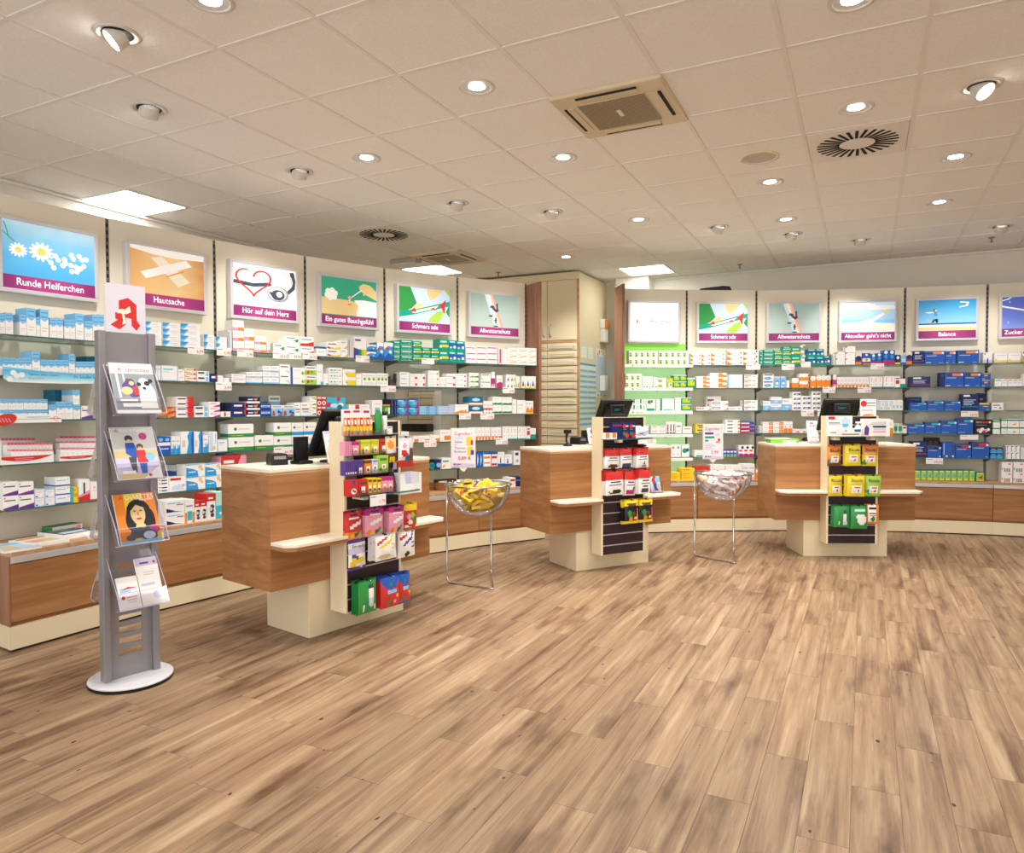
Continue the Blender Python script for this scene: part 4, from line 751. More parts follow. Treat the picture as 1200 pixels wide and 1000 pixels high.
 'wrc': ('w', 'p 0,.7 .25,1 0,1 r;r .1 .6 .8 .64 f;d .6 .3 .04 j;d .3 .3 .04 p', 'white carton with red corner'), 'puo': ('v', 'r 0 0 1 .25 o;r 0 .7 1 1 i;d .5 .6 .2 n', 'purple and orange carton', 'vitamin_carton'), 'bwr2': ('b', 'r .0 .25 1 .55 i;d .5 .4 .12 o;r 0 0 1 .1 o;d .5 .85 .1 w', 'blue carton with cream band', 'vitamin_carton'), 'bmr': ('b', 'r 0 0 1 .28 m;d .5 .85 .12 w;e .5 .55 .3 .15 a', 'blue carton with magenta base', 'vitamin_carton'), 'nye': ('n', 'r 0 0 1 .2 y;d .5 .7 .16 w', 'navy carton with yellow base', 'vitamin_carton'), 'bpl': ('s', 'd .5 .5 .2 u;r 0 0 1 .2 b', 'pale blue small carton'),
 'wbd': ('w', 'r .25 .2 .75 .5 s;r .2 .7 .8 .76 f', 'white carton with blue drop'), 'wob2': ('w', 'r .3 0 1 .5 o;r 0 .2 .5 .5 s', 'white carton with orange and blue blocks'), 'wgb3': ('w', 'r .1 .25 .9 .75 t;r .2 .05 .8 .25 l;r .1 .8 .9 .95 l', 'white and green carton'), 'wrx': ('w', 'r 0 .6 .9 .85 r;p .2,.1 .8,.5 .9,.4 p', 'white carton with red stripe'),
 'nbk': ('n', 'r .15 .8 .55 .92 w;r .15 .62 .8 .66 x;r .15 .5 .7 .54 x;r .15 .38 .75 .42 x;r 0 .2 1 .24 r', 'navy box with thin red line', 'supplement_carton'), 'nb2': ('n', 'r .1 .84 .5 .95 w;r .1 .62 .85 .66 x;r .1 .52 .7 .56 x;r .1 .42 .75 .46 x;r .1 .32 .6 .36 x;r 0 .2 1 .225 c', 'large navy box with turquoise line', 'supplement_carton'),
 'obl': ('b', 'r .06 .75 .4 .92 d;r .4 .75 .9 .92 o;d .9 .835 .08 w;r .08 .6 .6 .64 x;r .06 .06 .3 .12 x;r .7 .06 .9 .1 s', 'cobalt blue box with orange title bar', 'supplement_carton'), 'osm': ('b', 'r .15 .45 .85 .75 d;r .3 .5 .7 .68 j;r .1 .85 .9 .93 y;r .1 .1 .4 .18 x', 'small blue box with dark window', 'supplement_carton'), 'onv': ('n', 'r .1 .75 .5 .88 d;r .5 .75 .9 .88 z', 'dark navy box', 'supplement_carton'), 'ocy': ('b', 'r .06 .75 .42 .9 d;r .42 .75 .88 .9 c;d .9 .825 .08 w;r .1 .6 .6 .64 x;r .06 .06 .5 .1 s', 'cobalt blue box with turquoise title bar', 'supplement_carton'),
 'oye': ('b', 'r .05 .75 .95 .95 y;r .4 .45 .9 .55 y;r .7 .06 .9 .14 s', 'blue box with yellow bar', 'supplement_carton'), 'obk': ('k', 'r .1 .76 .4 .88 e;r .4 .76 .85 .88 r;d .88 .82 .07 w;r .12 .6 .7 .64 e;d .25 .25 .12 p;d .45 .3 .14 w;d .65 .22 .13 p;d .8 .3 .1 w;d .55 .15 .1 m;d .35 .14 .1 w', 'black box with pink blossoms and red bar', 'supplement_carton'), 'obb': ('b', 'r .06 .75 .5 .92 d;r .5 .75 .88 .92 k;d .9 .835 .08 w;r .1 .6 .7 .64 x;d .9 .1 .06 w', 'blue box with black title bar', 'supplement_carton'), 'obv': ('b', 'r .78 .2 .9 .9 d;r .1 .2 .16 .9 x;d .35 .1 .07 y;d .85 .1 .06 w', 'blue box with upright lettering', 'supplement_carton'), 'ord': ('b', 'r .08 .75 .4 .92 d;r .4 .75 .88 .92 r;d .9 .835 .07 w;r .1 .62 .7 .66 x;r .8 .06 .92 .12 s', 'cobalt blue box with red title bar', 'supplement_carton'),
 'gum': ('g', 'r .06 .06 .94 .8 l;p .2,.45 .8,.25 .8,.7 c;r .2 .08 .8 .22 y;r .1 .84 .9 .94 w', 'green chewing gum box with blue arrow', 'gum_carton'), 'gmr': ('g', 'r .06 .06 .94 .8 l;p .2,.45 .8,.25 .8,.7 r;r .1 .84 .9 .94 w', 'dark green chewing gum box with red arrow', 'gum_carton'),
 'wpr': ('w', 'r 0 0 1 .3 u;p .4,0 .6,0 .55,.45 .45,.45 v;d .2 .85 .06 v', 'white carton with violet base'), 'cry': ('w', 'r 0 0 1 .25 j;r .1 0 .2 .4 y;r .2 .72 .9 .8 u', 'white carton with yellow base line'), 'occ': ('w', 'p 0,0 .6,0 .3,.5 0,.6 o;d .2 .85 .08 v', 'white carton with orange corner'), 'wbl': ('w', 'r .1 .7 .9 .85 c;r .2 .25 .4 .3 f', 'small white carton with turquoise title'), 'wol': ('w', 'r .1 .72 .9 .85 o;r .1 .4 .9 .55 x', 'small white carton with orange title'), 'wgb4': ('w', 'd .75 .3 .16 s;d .75 .3 .08 g;r .1 .6 .7 .72 v;r .2 .3 .45 .4 c', 'white carton with blue globe'),
 'glb': ('w', 'r 0 .72 1 .92 g;r 0 .88 1 1 q;d .5 .3 .06 e', 'white carton with green title'), 'glo': ('w', 'r 0 .72 1 .9 g;r .1 .78 .6 .88 b;d .65 .3 .14 y;d .55 .25 .1 o;d .2 .35 .06 j', 'white carton with green title and honey spot'), 'cnv': ('a', 'r 0 .6 1 1 n;r .2 .68 .8 .76 x;r .15 .1 .85 .3 c', 'small turquoise and navy carton'), 'pmk': ('w', 'r .15 .5 .3 .9 v;r .15 .8 .6 .9 v;p .15,.05 .3,.05 .3,.45 .2,.5 v', 'white carton with violet mark'), 'bar': ('w', 'r .25 .05 .32 .4 k;r .38 .05 .42 .4 k;r .47 .05 .56 .4 h;r .62 .05 .66 .4 k;r .7 .05 .78 .4 k;r .05 .2 .12 .45 r;r .6 .78 .85 .88 r', 'white box with barcode'),
 'vial': ('w', 'r 0 .86 1 1 p;r .1 .9 .9 .96 r;r .2 .3 .8 .36 f;r .2 .5 .7 .55 f', 'narrow white carton with red dotted top', 'globule_carton'),
}
RUNS = {
('L', 0): '0 8 368 salt;8.3 17.5 367 salt;25 33 369 salt;33.3 44 361.5 salt;44.3 49 372 salt;49.3 59 363 salt;60 76 373 salt 2;77 90 375 salt 2;90.3 100 368 salt;100.5 110 376.5 salt;110.3 124 369 salt 2;150 170 376 bfade 1 4;171 191 377.5 bfade 1 4;192 212.5 379 bfade 1 4;213 236 380 bfade 1 4;240 252.5 392.5 bfade 1 2;254 267 395 bfade 1 2;268 273 387 gry 1 1;274 287 375.5 opk 1 3;287.5 299 385.5 opk 1 2;299.5 313 394 opk 1 2;313.5 317.5 402 opk 1 1;321 335 402.5 wgr;335.5 352 394 wgr 1 2;352.5 368.5 395 wrw 1 2;372 383 406.5 tlw;383.5 399.5 401 wrn 1 2;400 408 399 wgo 1 2;408.5 414.5 396 gry;415 430 395.5 rnb;430.5 441.5 404 bwv 1 2;442 450 401.5 bwv;450.5 461 401.5 bwv;462 469.5 399.5 teal 1 4;470 484 398.5 teal 1 4;484.5 495 400 tly 1 3;495.5 505 407.5 tly 1 2;505.5 515 408 tly 1 2;515.5 526 397.5 tly 1 2;526.5 535 399 tlb 1 2;535.5 545 400 tlb 1 2;546 583 406 pk2 3 3;584 588 408 pkb;588.5 594 408.5 wdt;594.5 629 408 osw 3 3',
('L', 1): '0 4 421 salt;4.3 38 419.5 salt 4;38.6 48 412 salt;48.4 81.5 422 salt 4;82 89 415 salt;89.4 116 424 salt 4;103 116 418 saltd 2 1 .14;182 189 428.5 pblue 2;189.5 209 428.5 pblue;209.5 217 433.5 wpink 1 2;217.5 231 432 wmul 1 3;232 246 435 wblb 1 2;246.5 255 438 nred;255.5 262 440 wht;262.5 269 443 wht;272 288.5 438.5 wpink 1 2;289 308 436 wbs 2 2;308.4 327.5 429 wbs 2 3;328 340.5 427 wp2 1 2;341 358 431 bgf 1 2;358.5 371 429 gfr 1 2;371.5 379 427 wbb;379.4 385 438 wbb;385.5 401.5 431 god 1 3;402 417 433 ywh 1 2;417.5 424 438.5 wht;424.5 441 437.5 wgg;441.5 455 437.5 wgg;469 480 436 wte 1 3;480.5 499 438 wrd 2 2;502 515 434.5 wod 1 3;515.5 523 442 wpd 1 2;523.5 534 438 wkd 1 2;534.5 547 438 wkd 1 3;550 561 437 wg2 1 3;564 575.5 438 wyl 1 2;576 580 436 pkt;582 589 440 pk3;593 604.5 439 wby 1 2;605 609 441 wby;611 628 441 byt',
('L', 2): '0 56 468 salt 6 2;57 66 474.5 salt;66.4 85.5 471 salt 2;64 85.5 457 saltd 4 1 .14;86 94 457 salt 1 2;95 109 476 wpur;197 206 477 ored 1 2;206.4 227 465 wred 1 4;228 244 476 wblb 1 2;244.6 258 471 pinkw 1 3;259 270 482.5 wrfl;258 270 472 nsp 3 1 .14;270.5 288.5 472 nred 1 2;289.5 305 465 nor 1 3;305.5 317.5 473 bwf 1 2;318 331 475 rbk;331.4 345 475 rbk;315 328.5 464 rbk 1 1 .14;345.5 352 472 wrb;352.5 363 471.5 wrb;363.4 371 464.5 wgx 1 2;371.4 382.5 464.5 rst 2 2;383 405 466 cpk;409 433 474 wrfl 1 2;436 448 469 wbd;449 457 474 gor;457.5 465 468 nsp 2 2;465.5 478 468 bmg 1 2;478.5 491 468 bmg 1 2;491.5 502 476 bpa 1 3;502.5 513 476 bpa 1 3;513.5 525 476 bpo 1 3;525.5 532.5 476 bpo 1 3;533 549 474 ogw;550 566 465 pet 1 2;566.5 577 470 rwh 3;577.4 588 465 wgs 1 2;588.5 600 465.5 wgs 1 2;600.5 605 468 wht;606 616 469 wht;616.5 625 470 yor',
('L', 3): '184 199 512 bw2;200 210.5 511.5 waq 2;211 226.5 506 bcur;227 237 506 bcur;237.5 243.5 510 waq;244 254 506 wpb;254.5 266 515.5 pblue;267 297 497 grw 1 2;298 320 510.5 grw;320.5 341 495.5 grw 1 2;341.5 355 495.5 blb 1 2;355.5 371 495 blb 1 2;470 479 506 wo2;479.4 490 511 wo2;490.4 503 511 wo2;503.4 515 510 wo2;515.5 528 504 wob;549 574.5 501 oth 7;575 587 501 oth 3;589 606 500 pth 4;607 616.5 500 pth 2;617 621.5 500 rtg;622 628 502 teb',
('L', 4): '1 38 565 wpur 2 2;38.6 62.5 574 lilac 2 2;63 80.5 559.5 wblu 1 3;81 83.5 572 tealc;84 89 571 yel;84 89 563 redc 1 1 .14;90 103.5 562 wredf;104 114 565 wredb;115 121 568 wredb;184 196.5 561 wbr 1 2;197 216.5 559.5 wr2;203 216.5 545.5 azs 5 1 .14;217 239 544 azf 1 2;239.5 260 543 azf 1 2;258 288 534 rpk;503 508.5 539 grc;509 517 539 npk;517.4 529 537 wt2;558 565.5 531 bst 2;566 575 530 bwo;575.4 583 530 bwr;583.4 591 530 wb2;591.4 600 533 wb2;602 610 529 wnv',
('L', 5): '192 214.5 587 wsw 1 2;215 226 586 wor;226.5 233 588 rtw;233.4 240.5 587 rtw;241 251 579 rtw;251.5 262 577 pgr;545 560 563.5 wht;560.5 580 563.5 wht;580.5 597 564 wht;598 604 560 wrx;604.5 612 559 nav',
('R', 0): '737 770.5 411 tea 5 2;772 807 411 tea 5 2;809 821.5 414 of1 1 3;822 832.5 414 of1 1 3;833 850 413 of1 1 3;852 870.5 410.5 of1 1 3;871 889 410 of2 1 3;890 893.5 411 teal 1 4;894 906.5 410 teal 1 4;907 916.5 411 tly 1 3;917 926.5 406 tly 1 4;927 938 407 tly 1 2;946 955.5 409 tlb 1 2;956 965 409 tlb 1 2;965.4 972 417 tlb;974 978.5 415 gry;979 989.5 413 wrc 1 2;990 1001.5 406 wrc 1 3;1002 1009 414.5 puo;1010 1019.5 414 bwr2;1020 1026 415 bmr;1026.5 1033 414 bmr;1034 1048 410.5 bmr 2;1048.5 1054.5 416 nye;1055 1061 417 bpl;1061.5 1068 413 puo;1069 1082.5 411.5 nbk;1083 1106.5 411.5 obl;1107 1119 411.5 obl;1121 1146.5 410.5 obl;1151 1162 413 wpr;1164 1179.5 414 cry;1180 1195 414 cry;1197 1207 411 occ',
('R', 1): '733 752 438 tea 3 2;752.5 765 441 tet 4;765.4 770 442 tet;770.5 781 443 tea 1 2;781.4 788.5 443 gye;789 804.5 439.5 gfs 2 2;805 815 443 gfs;816 831.5 441 wok 1 3;832 851.5 437 wok 1 3;852 870 439 wbe 1 3;870.5 888 439 wno 1 3;894 906.5 438 wbp 1 2;907 914 441 wb3;914.4 921 441 wb3;921.4 925 446 wht;928 936 443 oci;936.5 948 438 oci 1 2;949 956 441 oc2;956.4 973 440 oc2 3;976 980 439 pkt;980.4 1018 442 oth 9;1018.4 1034 441.5 pth 3;1035 1048 441 pth 2;1048.4 1054.5 441 rtg;1055 1060.5 444 teb;1066 1090 441.5 nbk;1101 1106 437 onv;1106.5 1129 436.5 obl;1129.5 1149 436.5 obl;1149.5 1160.5 437 osm 1 2;1165 1173 444 wbl;1173.4 1180 444 wol;1180.4 1198 444 wol 3;1198.5 1211 438 pinkw',
('R', 2): '735 741 470 wgb;741.4 757 468 wgb 2 2;757.4 768 468 wgb2;769 773.5 468 wht;774 790 467 gbw;791 798 466 wht;798.4 810 466 gfs 1 2;816 833 477 mag;834 853.5 470 mag 1 2;854 870 476.5 wpf;870.5 888 469 wno 1 2;828 845 464.5 mag 1 1 .10;894 903 470 aqw;903.4 916 465 aqw 1 2;916.4 928 467 aqw;928.4 938.5 459.5 wnx 1 4;939 950.5 464 wnx 1 3;951 961.5 459 wnx 1 4;1028 1045 469 wpb 2;1045.4 1058 469 wbd 3;1063 1080 465.5 onv 1 1 .10;1067 1086 472 ocy;1086.5 1106.5 470 ocy;1107 1126 470 ocy;1127 1146.5 462 nb2;1147 1160 472 oye;1147 1155 461 nav 1 1 .10;1162 1176 472 wgb4',
('R', 3): '763 780.5 499 wbn 2 2;781 791.5 494.5 wbb2 3;792 799 495 wbn;800 811 500 wbn;815 834.5 497 ynv 1 2;835 849.5 497 wht;850 867.5 492 wko 1 4;868 884 494.5 brb 1 3;889 893.5 499 gry;894 906 494.5 obw 1 3;906.4 918 494.5 obw 1 3;918.4 929 494 ob2 2;929.4 953 503 owf 3;945 960 495 obw 1 2 .10;1040 1047 493 wob2;1047.4 1058 496.5 wgb3 2;1058.4 1063 499 wrx;1063.4 1084 497 ocy;1084.4 1103 495 ocy;1103.4 1122 493 ocy;1122.4 1141 490.5 ocy;1142 1163 492 obk;1164 1172.5 493 glb 1 2;1174 1180.5 491 glb 1 2;1181 1195 491 glo 1 2;1195.4 1210 491 glo 1 2',
('R', 4): '786 798 521 wg3 2;799 808 521 wgl;814 825 528 tpk;848 864 527 bfn 4;866 884 522 pnv 3;1068 1087 517.5 nbk;1087.4 1104 523 obb;1105 1120 518.5 obv;1120.5 1139 521 ord;1139.5 1160 518.5 ord;1161.5 1176 525 cnv 2 2;1180 1196 522 pmk 3 2;1197 1206 525 wpb',
('R', 5): '786 798 554 yll 1 2;799 815 549 yll 1 3;816 832 547 rw2;833 850 545 wlv 3;850.4 870 545.5 wlv 3;870.4 885 544 wl2 2;886 889 549 orc;1073 1144 551.5 gum 10;1145 1155 554 gmr;1175 1188 542 bar 1 2;1189 1202 542 bar 1 2',
}
SHELFW = ['top shelf', 'second shelf', 'third shelf', 'fourth shelf', 'lowest shelf', 'cabinet top']
PARSED = {k: parse(v[1]) for k, v in DES.items()}
CMESH = {}
def carton_mesh(des, w, d, h):
    key = (des, round(w, 3), round(d, 3), round(h, 3))
    if key not in CMESH:
        base = pcol(DES[des][0]); m = MB(); m.box((-w / 2, 0, 0), (w / 2, d, h), base); prints(m, PARSED[des], w, h, 0.0)
        # the print runs round the side walls as plain bands
        for kind, a, c in PARSED[des]:
            if kind == 'r' and a[0] <= 0.01 and a[2] >= .99:
                z0, z1 = a[1] * h, a[3] * h; mt = pcol(c)
                m.poly([(-w / 2 - .0003, d, z0), (-w / 2 - .0003, 0, z0), (-w / 2 - .0003, 0, z1), (-w / 2 - .0003, d, z1)], mt)
                m.poly([(w / 2 + .0003, 0, z0), (w / 2 + .0003, d, z0), (w / 2 + .0003, d, z1), (w / 2 + .0003, 0, z1)], mt)
                if a[3] >= .99: m.poly([(-w / 2, 0, h + .0002), (w / 2, 0, h + .0002), (w / 2, d, h + .0002), (-w / 2, d, h + .0002)], mt)
        CMESH[key] = m.mesh(DES[des][3] if len(DES[des]) > 3 else 'medicine_carton')
    return CMESH[key]
def bay_of(sd, shelf, x, back=0.0):
    """bay whose shelf front the pixel column x falls on -> (bay, origin, u, plane normal)"""
    R, FS, FB, Z = SIDE[sd]; line = FB if shelf == 5 else FS; best = None
    for i in range(len(R) - 1):
        a, bq = line[i], line[i + 1]; u = (bq - a).normalized(); n = Vector((u.y, -u.x, 0))
        o = a - n * ((.05 if shelf == 5 else .012) + back)
        P = atplane(x, 476, o, n); s = (P - o).dot(u); L_ = (bq - a).length
        miss = max(0, -s, s - L_)
        if (P - CAM).dot(CF) > 0 and (best is None or miss < best[0]): best = (miss, i, o, u, n)
    return best[1:]
NCART = 0
for (sd, sh), spec in RUNS.items():
    for run in spec.split(';'):
        f = run.split(); x0, x1, yt = map(float, f[:3]); des = f[3]
        nc = int(f[4]) if len(f) > 4 else 1; nr = int(f[5]) if len(f) > 5 else 1; back = float(f[6]) if len(f) > 6 else 0.0
        zs = SIDE[sd][3][sh]
        for c in range(nc):
            pa = x0 + (x1 - x0) * c / nc; pb = x0 + (x1 - x0) * (c + 1) / nc; pm = (pa + pb) / 2
            i, o, u, n = bay_of(sd, sh, pm, back)
            A, B = atplane(pa, 476, o, n), atplane(pb, 476, o, n); C_ = atplane(pm, yt, o, n)
            w = (B - A).length - .0015; H_ = max(.02, C_.z - zs); h = H_ / nr
            dep = .13 if sd == 'L' else .095
            if sh == 5: dep = .16 if sd == 'L' else .12
            if sh == 5 and des in ('yll', 'rw2'): dep = .14
            me = carton_mesh(des, w, dep, h - .0004)
            mid = (A + B) / 2; nm = DES[des][3] if len(DES[des]) > 3 else 'medicine_carton'
            if nm == 'medicine_carton': nm = 'flat_medicine_carton' if w > 1.9 * h else 'tall_medicine_carton' if h > 1.25 * w else 'medicine_carton'
            dsc = ('tall ' if des == 'salt' and nr == 1 and h > .105 else '') + DES[des][2]
            lab = '%s, %s, %s' % (dsc, SHELFW[sh], BAYNAME[sd, i])
            for r in range(nr):
                j = random.uniform(-.0006, .0006) + (random.uniform(0, .004) if nr > 1 else 0)
                q = link(nm, me, None, (mid.x - n.x * j, mid.y - n.y * j, zs + r * h + .0002), math.atan2(u.y, u.x))
                lb_ = lab if nr == 1 else lab + (', stack base' if r == 0 else ', stack top' if r == nr - 1 else ', stack middle')
                tag(q, lb_, 'box' if DES[des][2].split()[-1] == 'box' or ' box ' in DES[des][2] else 'carton', '%s on %s under %s' % (DES[des][2].split(' with ')[0] + ('es' if DES[des][2].split(' with ')[0].endswith('x') else 's'), SHELFW[sh], BAYNAME[sd, i])); NCART += 1
print('cartons', NCART)

# three steps of narrow cartons in two white display trays, fourth shelf under the daisies
zs = ZL[3]
for x0, x1, rows, lb in ((0, 61, ((513.5, 0, 40, 9), (519, 7, 61, 13), (527, 12, 61, 11)), 'white display tray with red wave and narrow cartons, corner of shelf'), (69, 116, ((511, 69, 116, 9), (517, 69, 116, 9), (525, 70, 116, 8)), 'white display tray with red wave standing beside the magazine stand')):
    i, o, u, n = bay_of('L', 3, (x0 + x1) / 2); A, B = atplane(x0, 476, o, n), atplane(x1, 476, o, n); L_ = (B - A).length
    t = thing('display_tray', lb, 'display', (A.x, A.y, zs), math.atan2(u.y, u.x), 'white display trays with red wave')
    hz = max(.02, atplane((x0 + x1) / 2, 534, o, n).z - zs)
    m = MB(); m.box((0, -.002, 0), (L_, .001, hz), M_WHITE); m.box((0, .001, 0), (L_, .2, .004), M_WHITE); m.box((-.002, -.002, 0), (0, .2, hz * 1.4), M_WHITE); m.box((L_, -.002, 0), (L_ + .002, .2, hz * 1.4), M_WHITE)
    prints(m, [('p', [(0, .95), (0, .6), (.25, .35), (.5, .3), (.75, .5), (1, .95)], 'r'), ('r', [.25, .66, .62, .74], 'p'), ('r', [.25, .48, .58, .54], 'p')], L_, hz, -.0021, x0=0); part(m, 'tray', t)
    for k, (yt, c0, c1, nn) in enumerate(rows):
        back = .15 - .065 * k; lift = .004 + (.035, .016, 0)[k]
        if lift > .01:
            m = MB(); m.box((0.0, back - .004, .0045), (L_, back + .058, lift), M_WHITE); part(m, 'step', t)
        for c in range(nn):
            pa = c0 + (c1 - c0) * c / nn; pb = c0 + (c1 - c0) * (c + 1) / nn
            ob = o - n * back; P, Q = atplane(pa, 476, ob, n), atplane(pb, 476, ob, n); T = atplane((pa + pb) / 2, yt, ob, n)
            w = (Q - P).length - .001; mid = (P + Q) / 2
            q = link('globule_carton', carton_mesh('vial', w, .05, T.z - zs - lift - .0004), None, (mid.x, mid.y, zs + lift + .0002), math.atan2(u.y, u.x))
            tag(q, 'narrow white carton with red dotted top, %s of %s display tray' % (('rear step', 'middle step', 'front row')[k], 'corner' if x0 == 0 else 'second'), 'carton', 'narrow remedy cartons in the display trays')
# shelf strips, banner and price cards
def on_shelf_front(sd, sh, x0, y0, x1, y1, fwd=.006):
    i, o, u, n = bay_of(sd, sh, (x0 + x1) / 2); o2 = o + n * (.012 + fwd if sh != 5 else .05 + fwd)
    A, B = atplane(x0, y1, o2, n), atplane(x1, y1, o2, n); T = atplane((x0 + x1) / 2, y0, o2, n); Bm = atplane((x0 + x1) / 2, y1, o2, n)
    return i, (A + B) / 2, u, (B - A).length, Bm.z, T.z - Bm.z
def price(sd, sh, x0, y0, x1, y1, txt):
    i, c, u, w, z, h = on_shelf_front(sd, sh, x0, y0, x1, y1)
    lb = ('white price card%s on %s edge, %s' % (' reading ' + txt if txt else ' without readable figure', SHELFW[sh], BAYNAME[sd, i]))
    t = thing('price_card', lb, 'price card', (c.x, c.y, z), math.atan2(u.y, u.x), 'price cards on the shelf edges')
    m = MB(); m.box((-w / 2, 0, 0), (w / 2, .001, h), M_TAG); m.box((-w / 2, .001, h - .006), (w / 2, .008, h - .004), M_TAG)
    prints(m, parse('r .04 .72 .4 .8 m;r .5 .74 .9 .79 f;r .06 .25 .35 .29 f'), w, h, -.0001); part(m, 'card', t)
    if txt: text(t, txt, w * .46, -.0012, h * .33, h * .55, M_RED, 'RIGHT', maxw=w * .58)
for a in (('L', 0, 220, 406, 239, 415, '6,99'), ('L', 0, 254, 407.5, 271, 417, '4,99'), ('L', 0, 278, 410, 297, 418.5, '2,99'), ('L', 0, 320, 412.5, 337, 420.5, '18,95'), ('L', 0, 338, 413, 353.5, 421, '39,95'), ('L', 0, 354.5, 413.5, 371.5, 421.5, '54,95'),
          ('L', 0, 417, 417, 433, 424.5, '1,99'), ('L', 0, 494, 420, 509, 427, ''), ('L', 1, 253, 448, 271.5, 457.5, '3,49'), ('L', 1, 446, 452, 464, 459.5, '33,45'), ('L', 1, 589, 454, 603, 461, '4,95'), ('L', 2, 538, 484.5, 552, 491.5, '4,95'), ('L', 2, 563, 484.5, 579, 491.5, '11,95'),
          ('L', 3, 321, 524, 344, 533, '44,95'), ('L', 3, 497, 516, 511.5, 524, '1,79'), ('L', 3, 581, 513.5, 595, 521, '3,95'), ('L', 4, 240, 576, 260, 583, '14,95'), ('R', 0, 874, 427, 891, 433.5, ''), ('R', 0, 916, 427, 931, 433.5, '7,95'), ('R', 0, 939, 424, 950, 430.5, ''), ('R', 0, 1020.5, 426, 1036, 433, '4,95'),
          ('R', 1, 964, 454, 979, 460.5, '6,95'), ('R', 1, 1005, 454, 1021, 460.5, '3,95'), ('R', 2, 939, 481, 953.5, 488, '5,95'), ('R', 2, 958, 481, 964, 488, ''), ('R', 2, 1126, 482, 1146.5, 488.5, '50,95'), ('R', 3, 1125, 510, 1146.5, 515.5, ''), ('R', 4, 1085, 537, 1105, 544, '59,95')):
    price(*a)
def strip(sd, sh, x0, y0, x1, y1, label, build, name='shelf_strip'):
    i, c, u, w, z, h = on_shelf_front(sd, sh, x0, y0, x1, y1, .003)
    t = thing(name, label, 'shelf strip', (c.x, c.y, z), math.atan2(u.y, u.x)); build(t, w, h)
def green_strip(prices):
    def f(t, w, h):
        m = MB(); m.box((-w / 2, 0, 0), (w / 2, .0012, h), M_WHITE); prints(m, parse('e .13 .55 .012 .3 g;e .13 .6 .007 .2 l;r .45 .5 .9 .58 f'), w, h, 0); part(m, 'strip', t)
        text(t, 'Phytothek', -w / 2 + w * .17, -.0012, h * .55, h * .6, mat('#a9adb5', .5), 'LEFT', name='lettering')
        for fx, tx in prices: text(t, tx, -w / 2 + w * fx, -.0012, h * -.25, h * .75, M_RED, name='price_figure')
    return f
ORD = ('top', 'second', 'third', 'fourth', 'lowest')
for sh, (y0, y1) in enumerate(((427, 430.5), (454.5, 458), (481.5, 485.5), (509, 512.5), (537, 540.5))):
    strip('R', sh, 731, y0, 812, y1, 'white lettered strip on the %s shelf edge of the green bay' % ORD[sh], green_strip([((.42, '10,45'),), ((.47, '7,95'), (.72, '5,95')), (), ((.6, '7,95'),), ()][sh]))
def banner(t, w, h):
    g_ = grad('banner_blue', [(0, '#f2f5f0'), (.3, '#9fdcf0'), (.75, '#4fb6e2'), (1, '#8fd4ee')], 'Z', rough=.4)
    m = MB(); P = [(-w / 2, .25 * h), (-w / 2 + w * .05, .02 * h), (w * -.1, 0), (w * .2, .02 * h), (w / 2, .1 * h), (w / 2, .8 * h), (w * .2, .72 * h), (-w * .1, .78 * h), (-w / 2, h)]; m.yprism(P, -.001, .001, g_); part(m, 'strip', t)
    m = MB()
    for x, z in ((.09, .62), (.12, .42), (.17, .5), (.055, .2)): m.yprism(circ(-w / 2 + w * x, h * z, .016, .016, 18), -.003, -.0012, M_WHITE)
    part(m, 'tablet_motif', t)
    text(t, 'Tabletten, Salben, Lotionen', -w * .27, -.0015, h * .55, h * .17, M_INK, 'LEFT'); text(t, 'Original DHU', -w * .27, -.0015, h * .3, h * .17, mat('#c98a5a', .5), 'LEFT'); text(t, 'Dr. Schüßler Salze', w * .18, -.0015, h * .48, h * .28, M_INK, 'LEFT', sx=.85)
strip('L', 1, 4, 432, 121, 449.5, 'light blue wavy banner with tablet motif on the second shelf edge', banner, 'shelf_banner')
def card(t, w, h):
    m = MB(); m.box((-w / 2, 0, 0), (w / 2, .0012, h), M_WHITE); prints(m, parse('r 0 .42 1 .5 s;d .9 .5 .3 p;d .9 .5 .2 w;r .8 .47 .98 .55 r;r .4 .62 .8 .8 f'), w, h, 0); part(m, 'strip', t)
strip('L', 2, 3, 486, 72, 495.5, 'white card strip with faint blue line on the third shelf edge', card)
i, c, u, w, z, h = on_shelf_front('L', 2, 0, 484, 22, 500, .012)
m = MB(); m.yprism([(x * math.cos(.25) - q * math.sin(.25), q * math.cos(.25) + x * math.sin(.25)) for x, q in circ(0, 0, w * .62, h * .42, 24)], -.001, .001, M_RED)
prints(m, [('p', [(.1 + k * .17, .62), (.16 + k * .17, .62), (.3 + k * .17, .3), (.24 + k * .17, .3)], 'p') for k in range(4)], w, h, -.0012, z0=-h / 2)
solo(m, 'hanging_tag', 'red oval tag hanging from the third shelf under the daisies', 'tag', (c.x - u.x * .02, c.y - u.y * .02, z + h * .5), math.atan2(u.y, u.x))

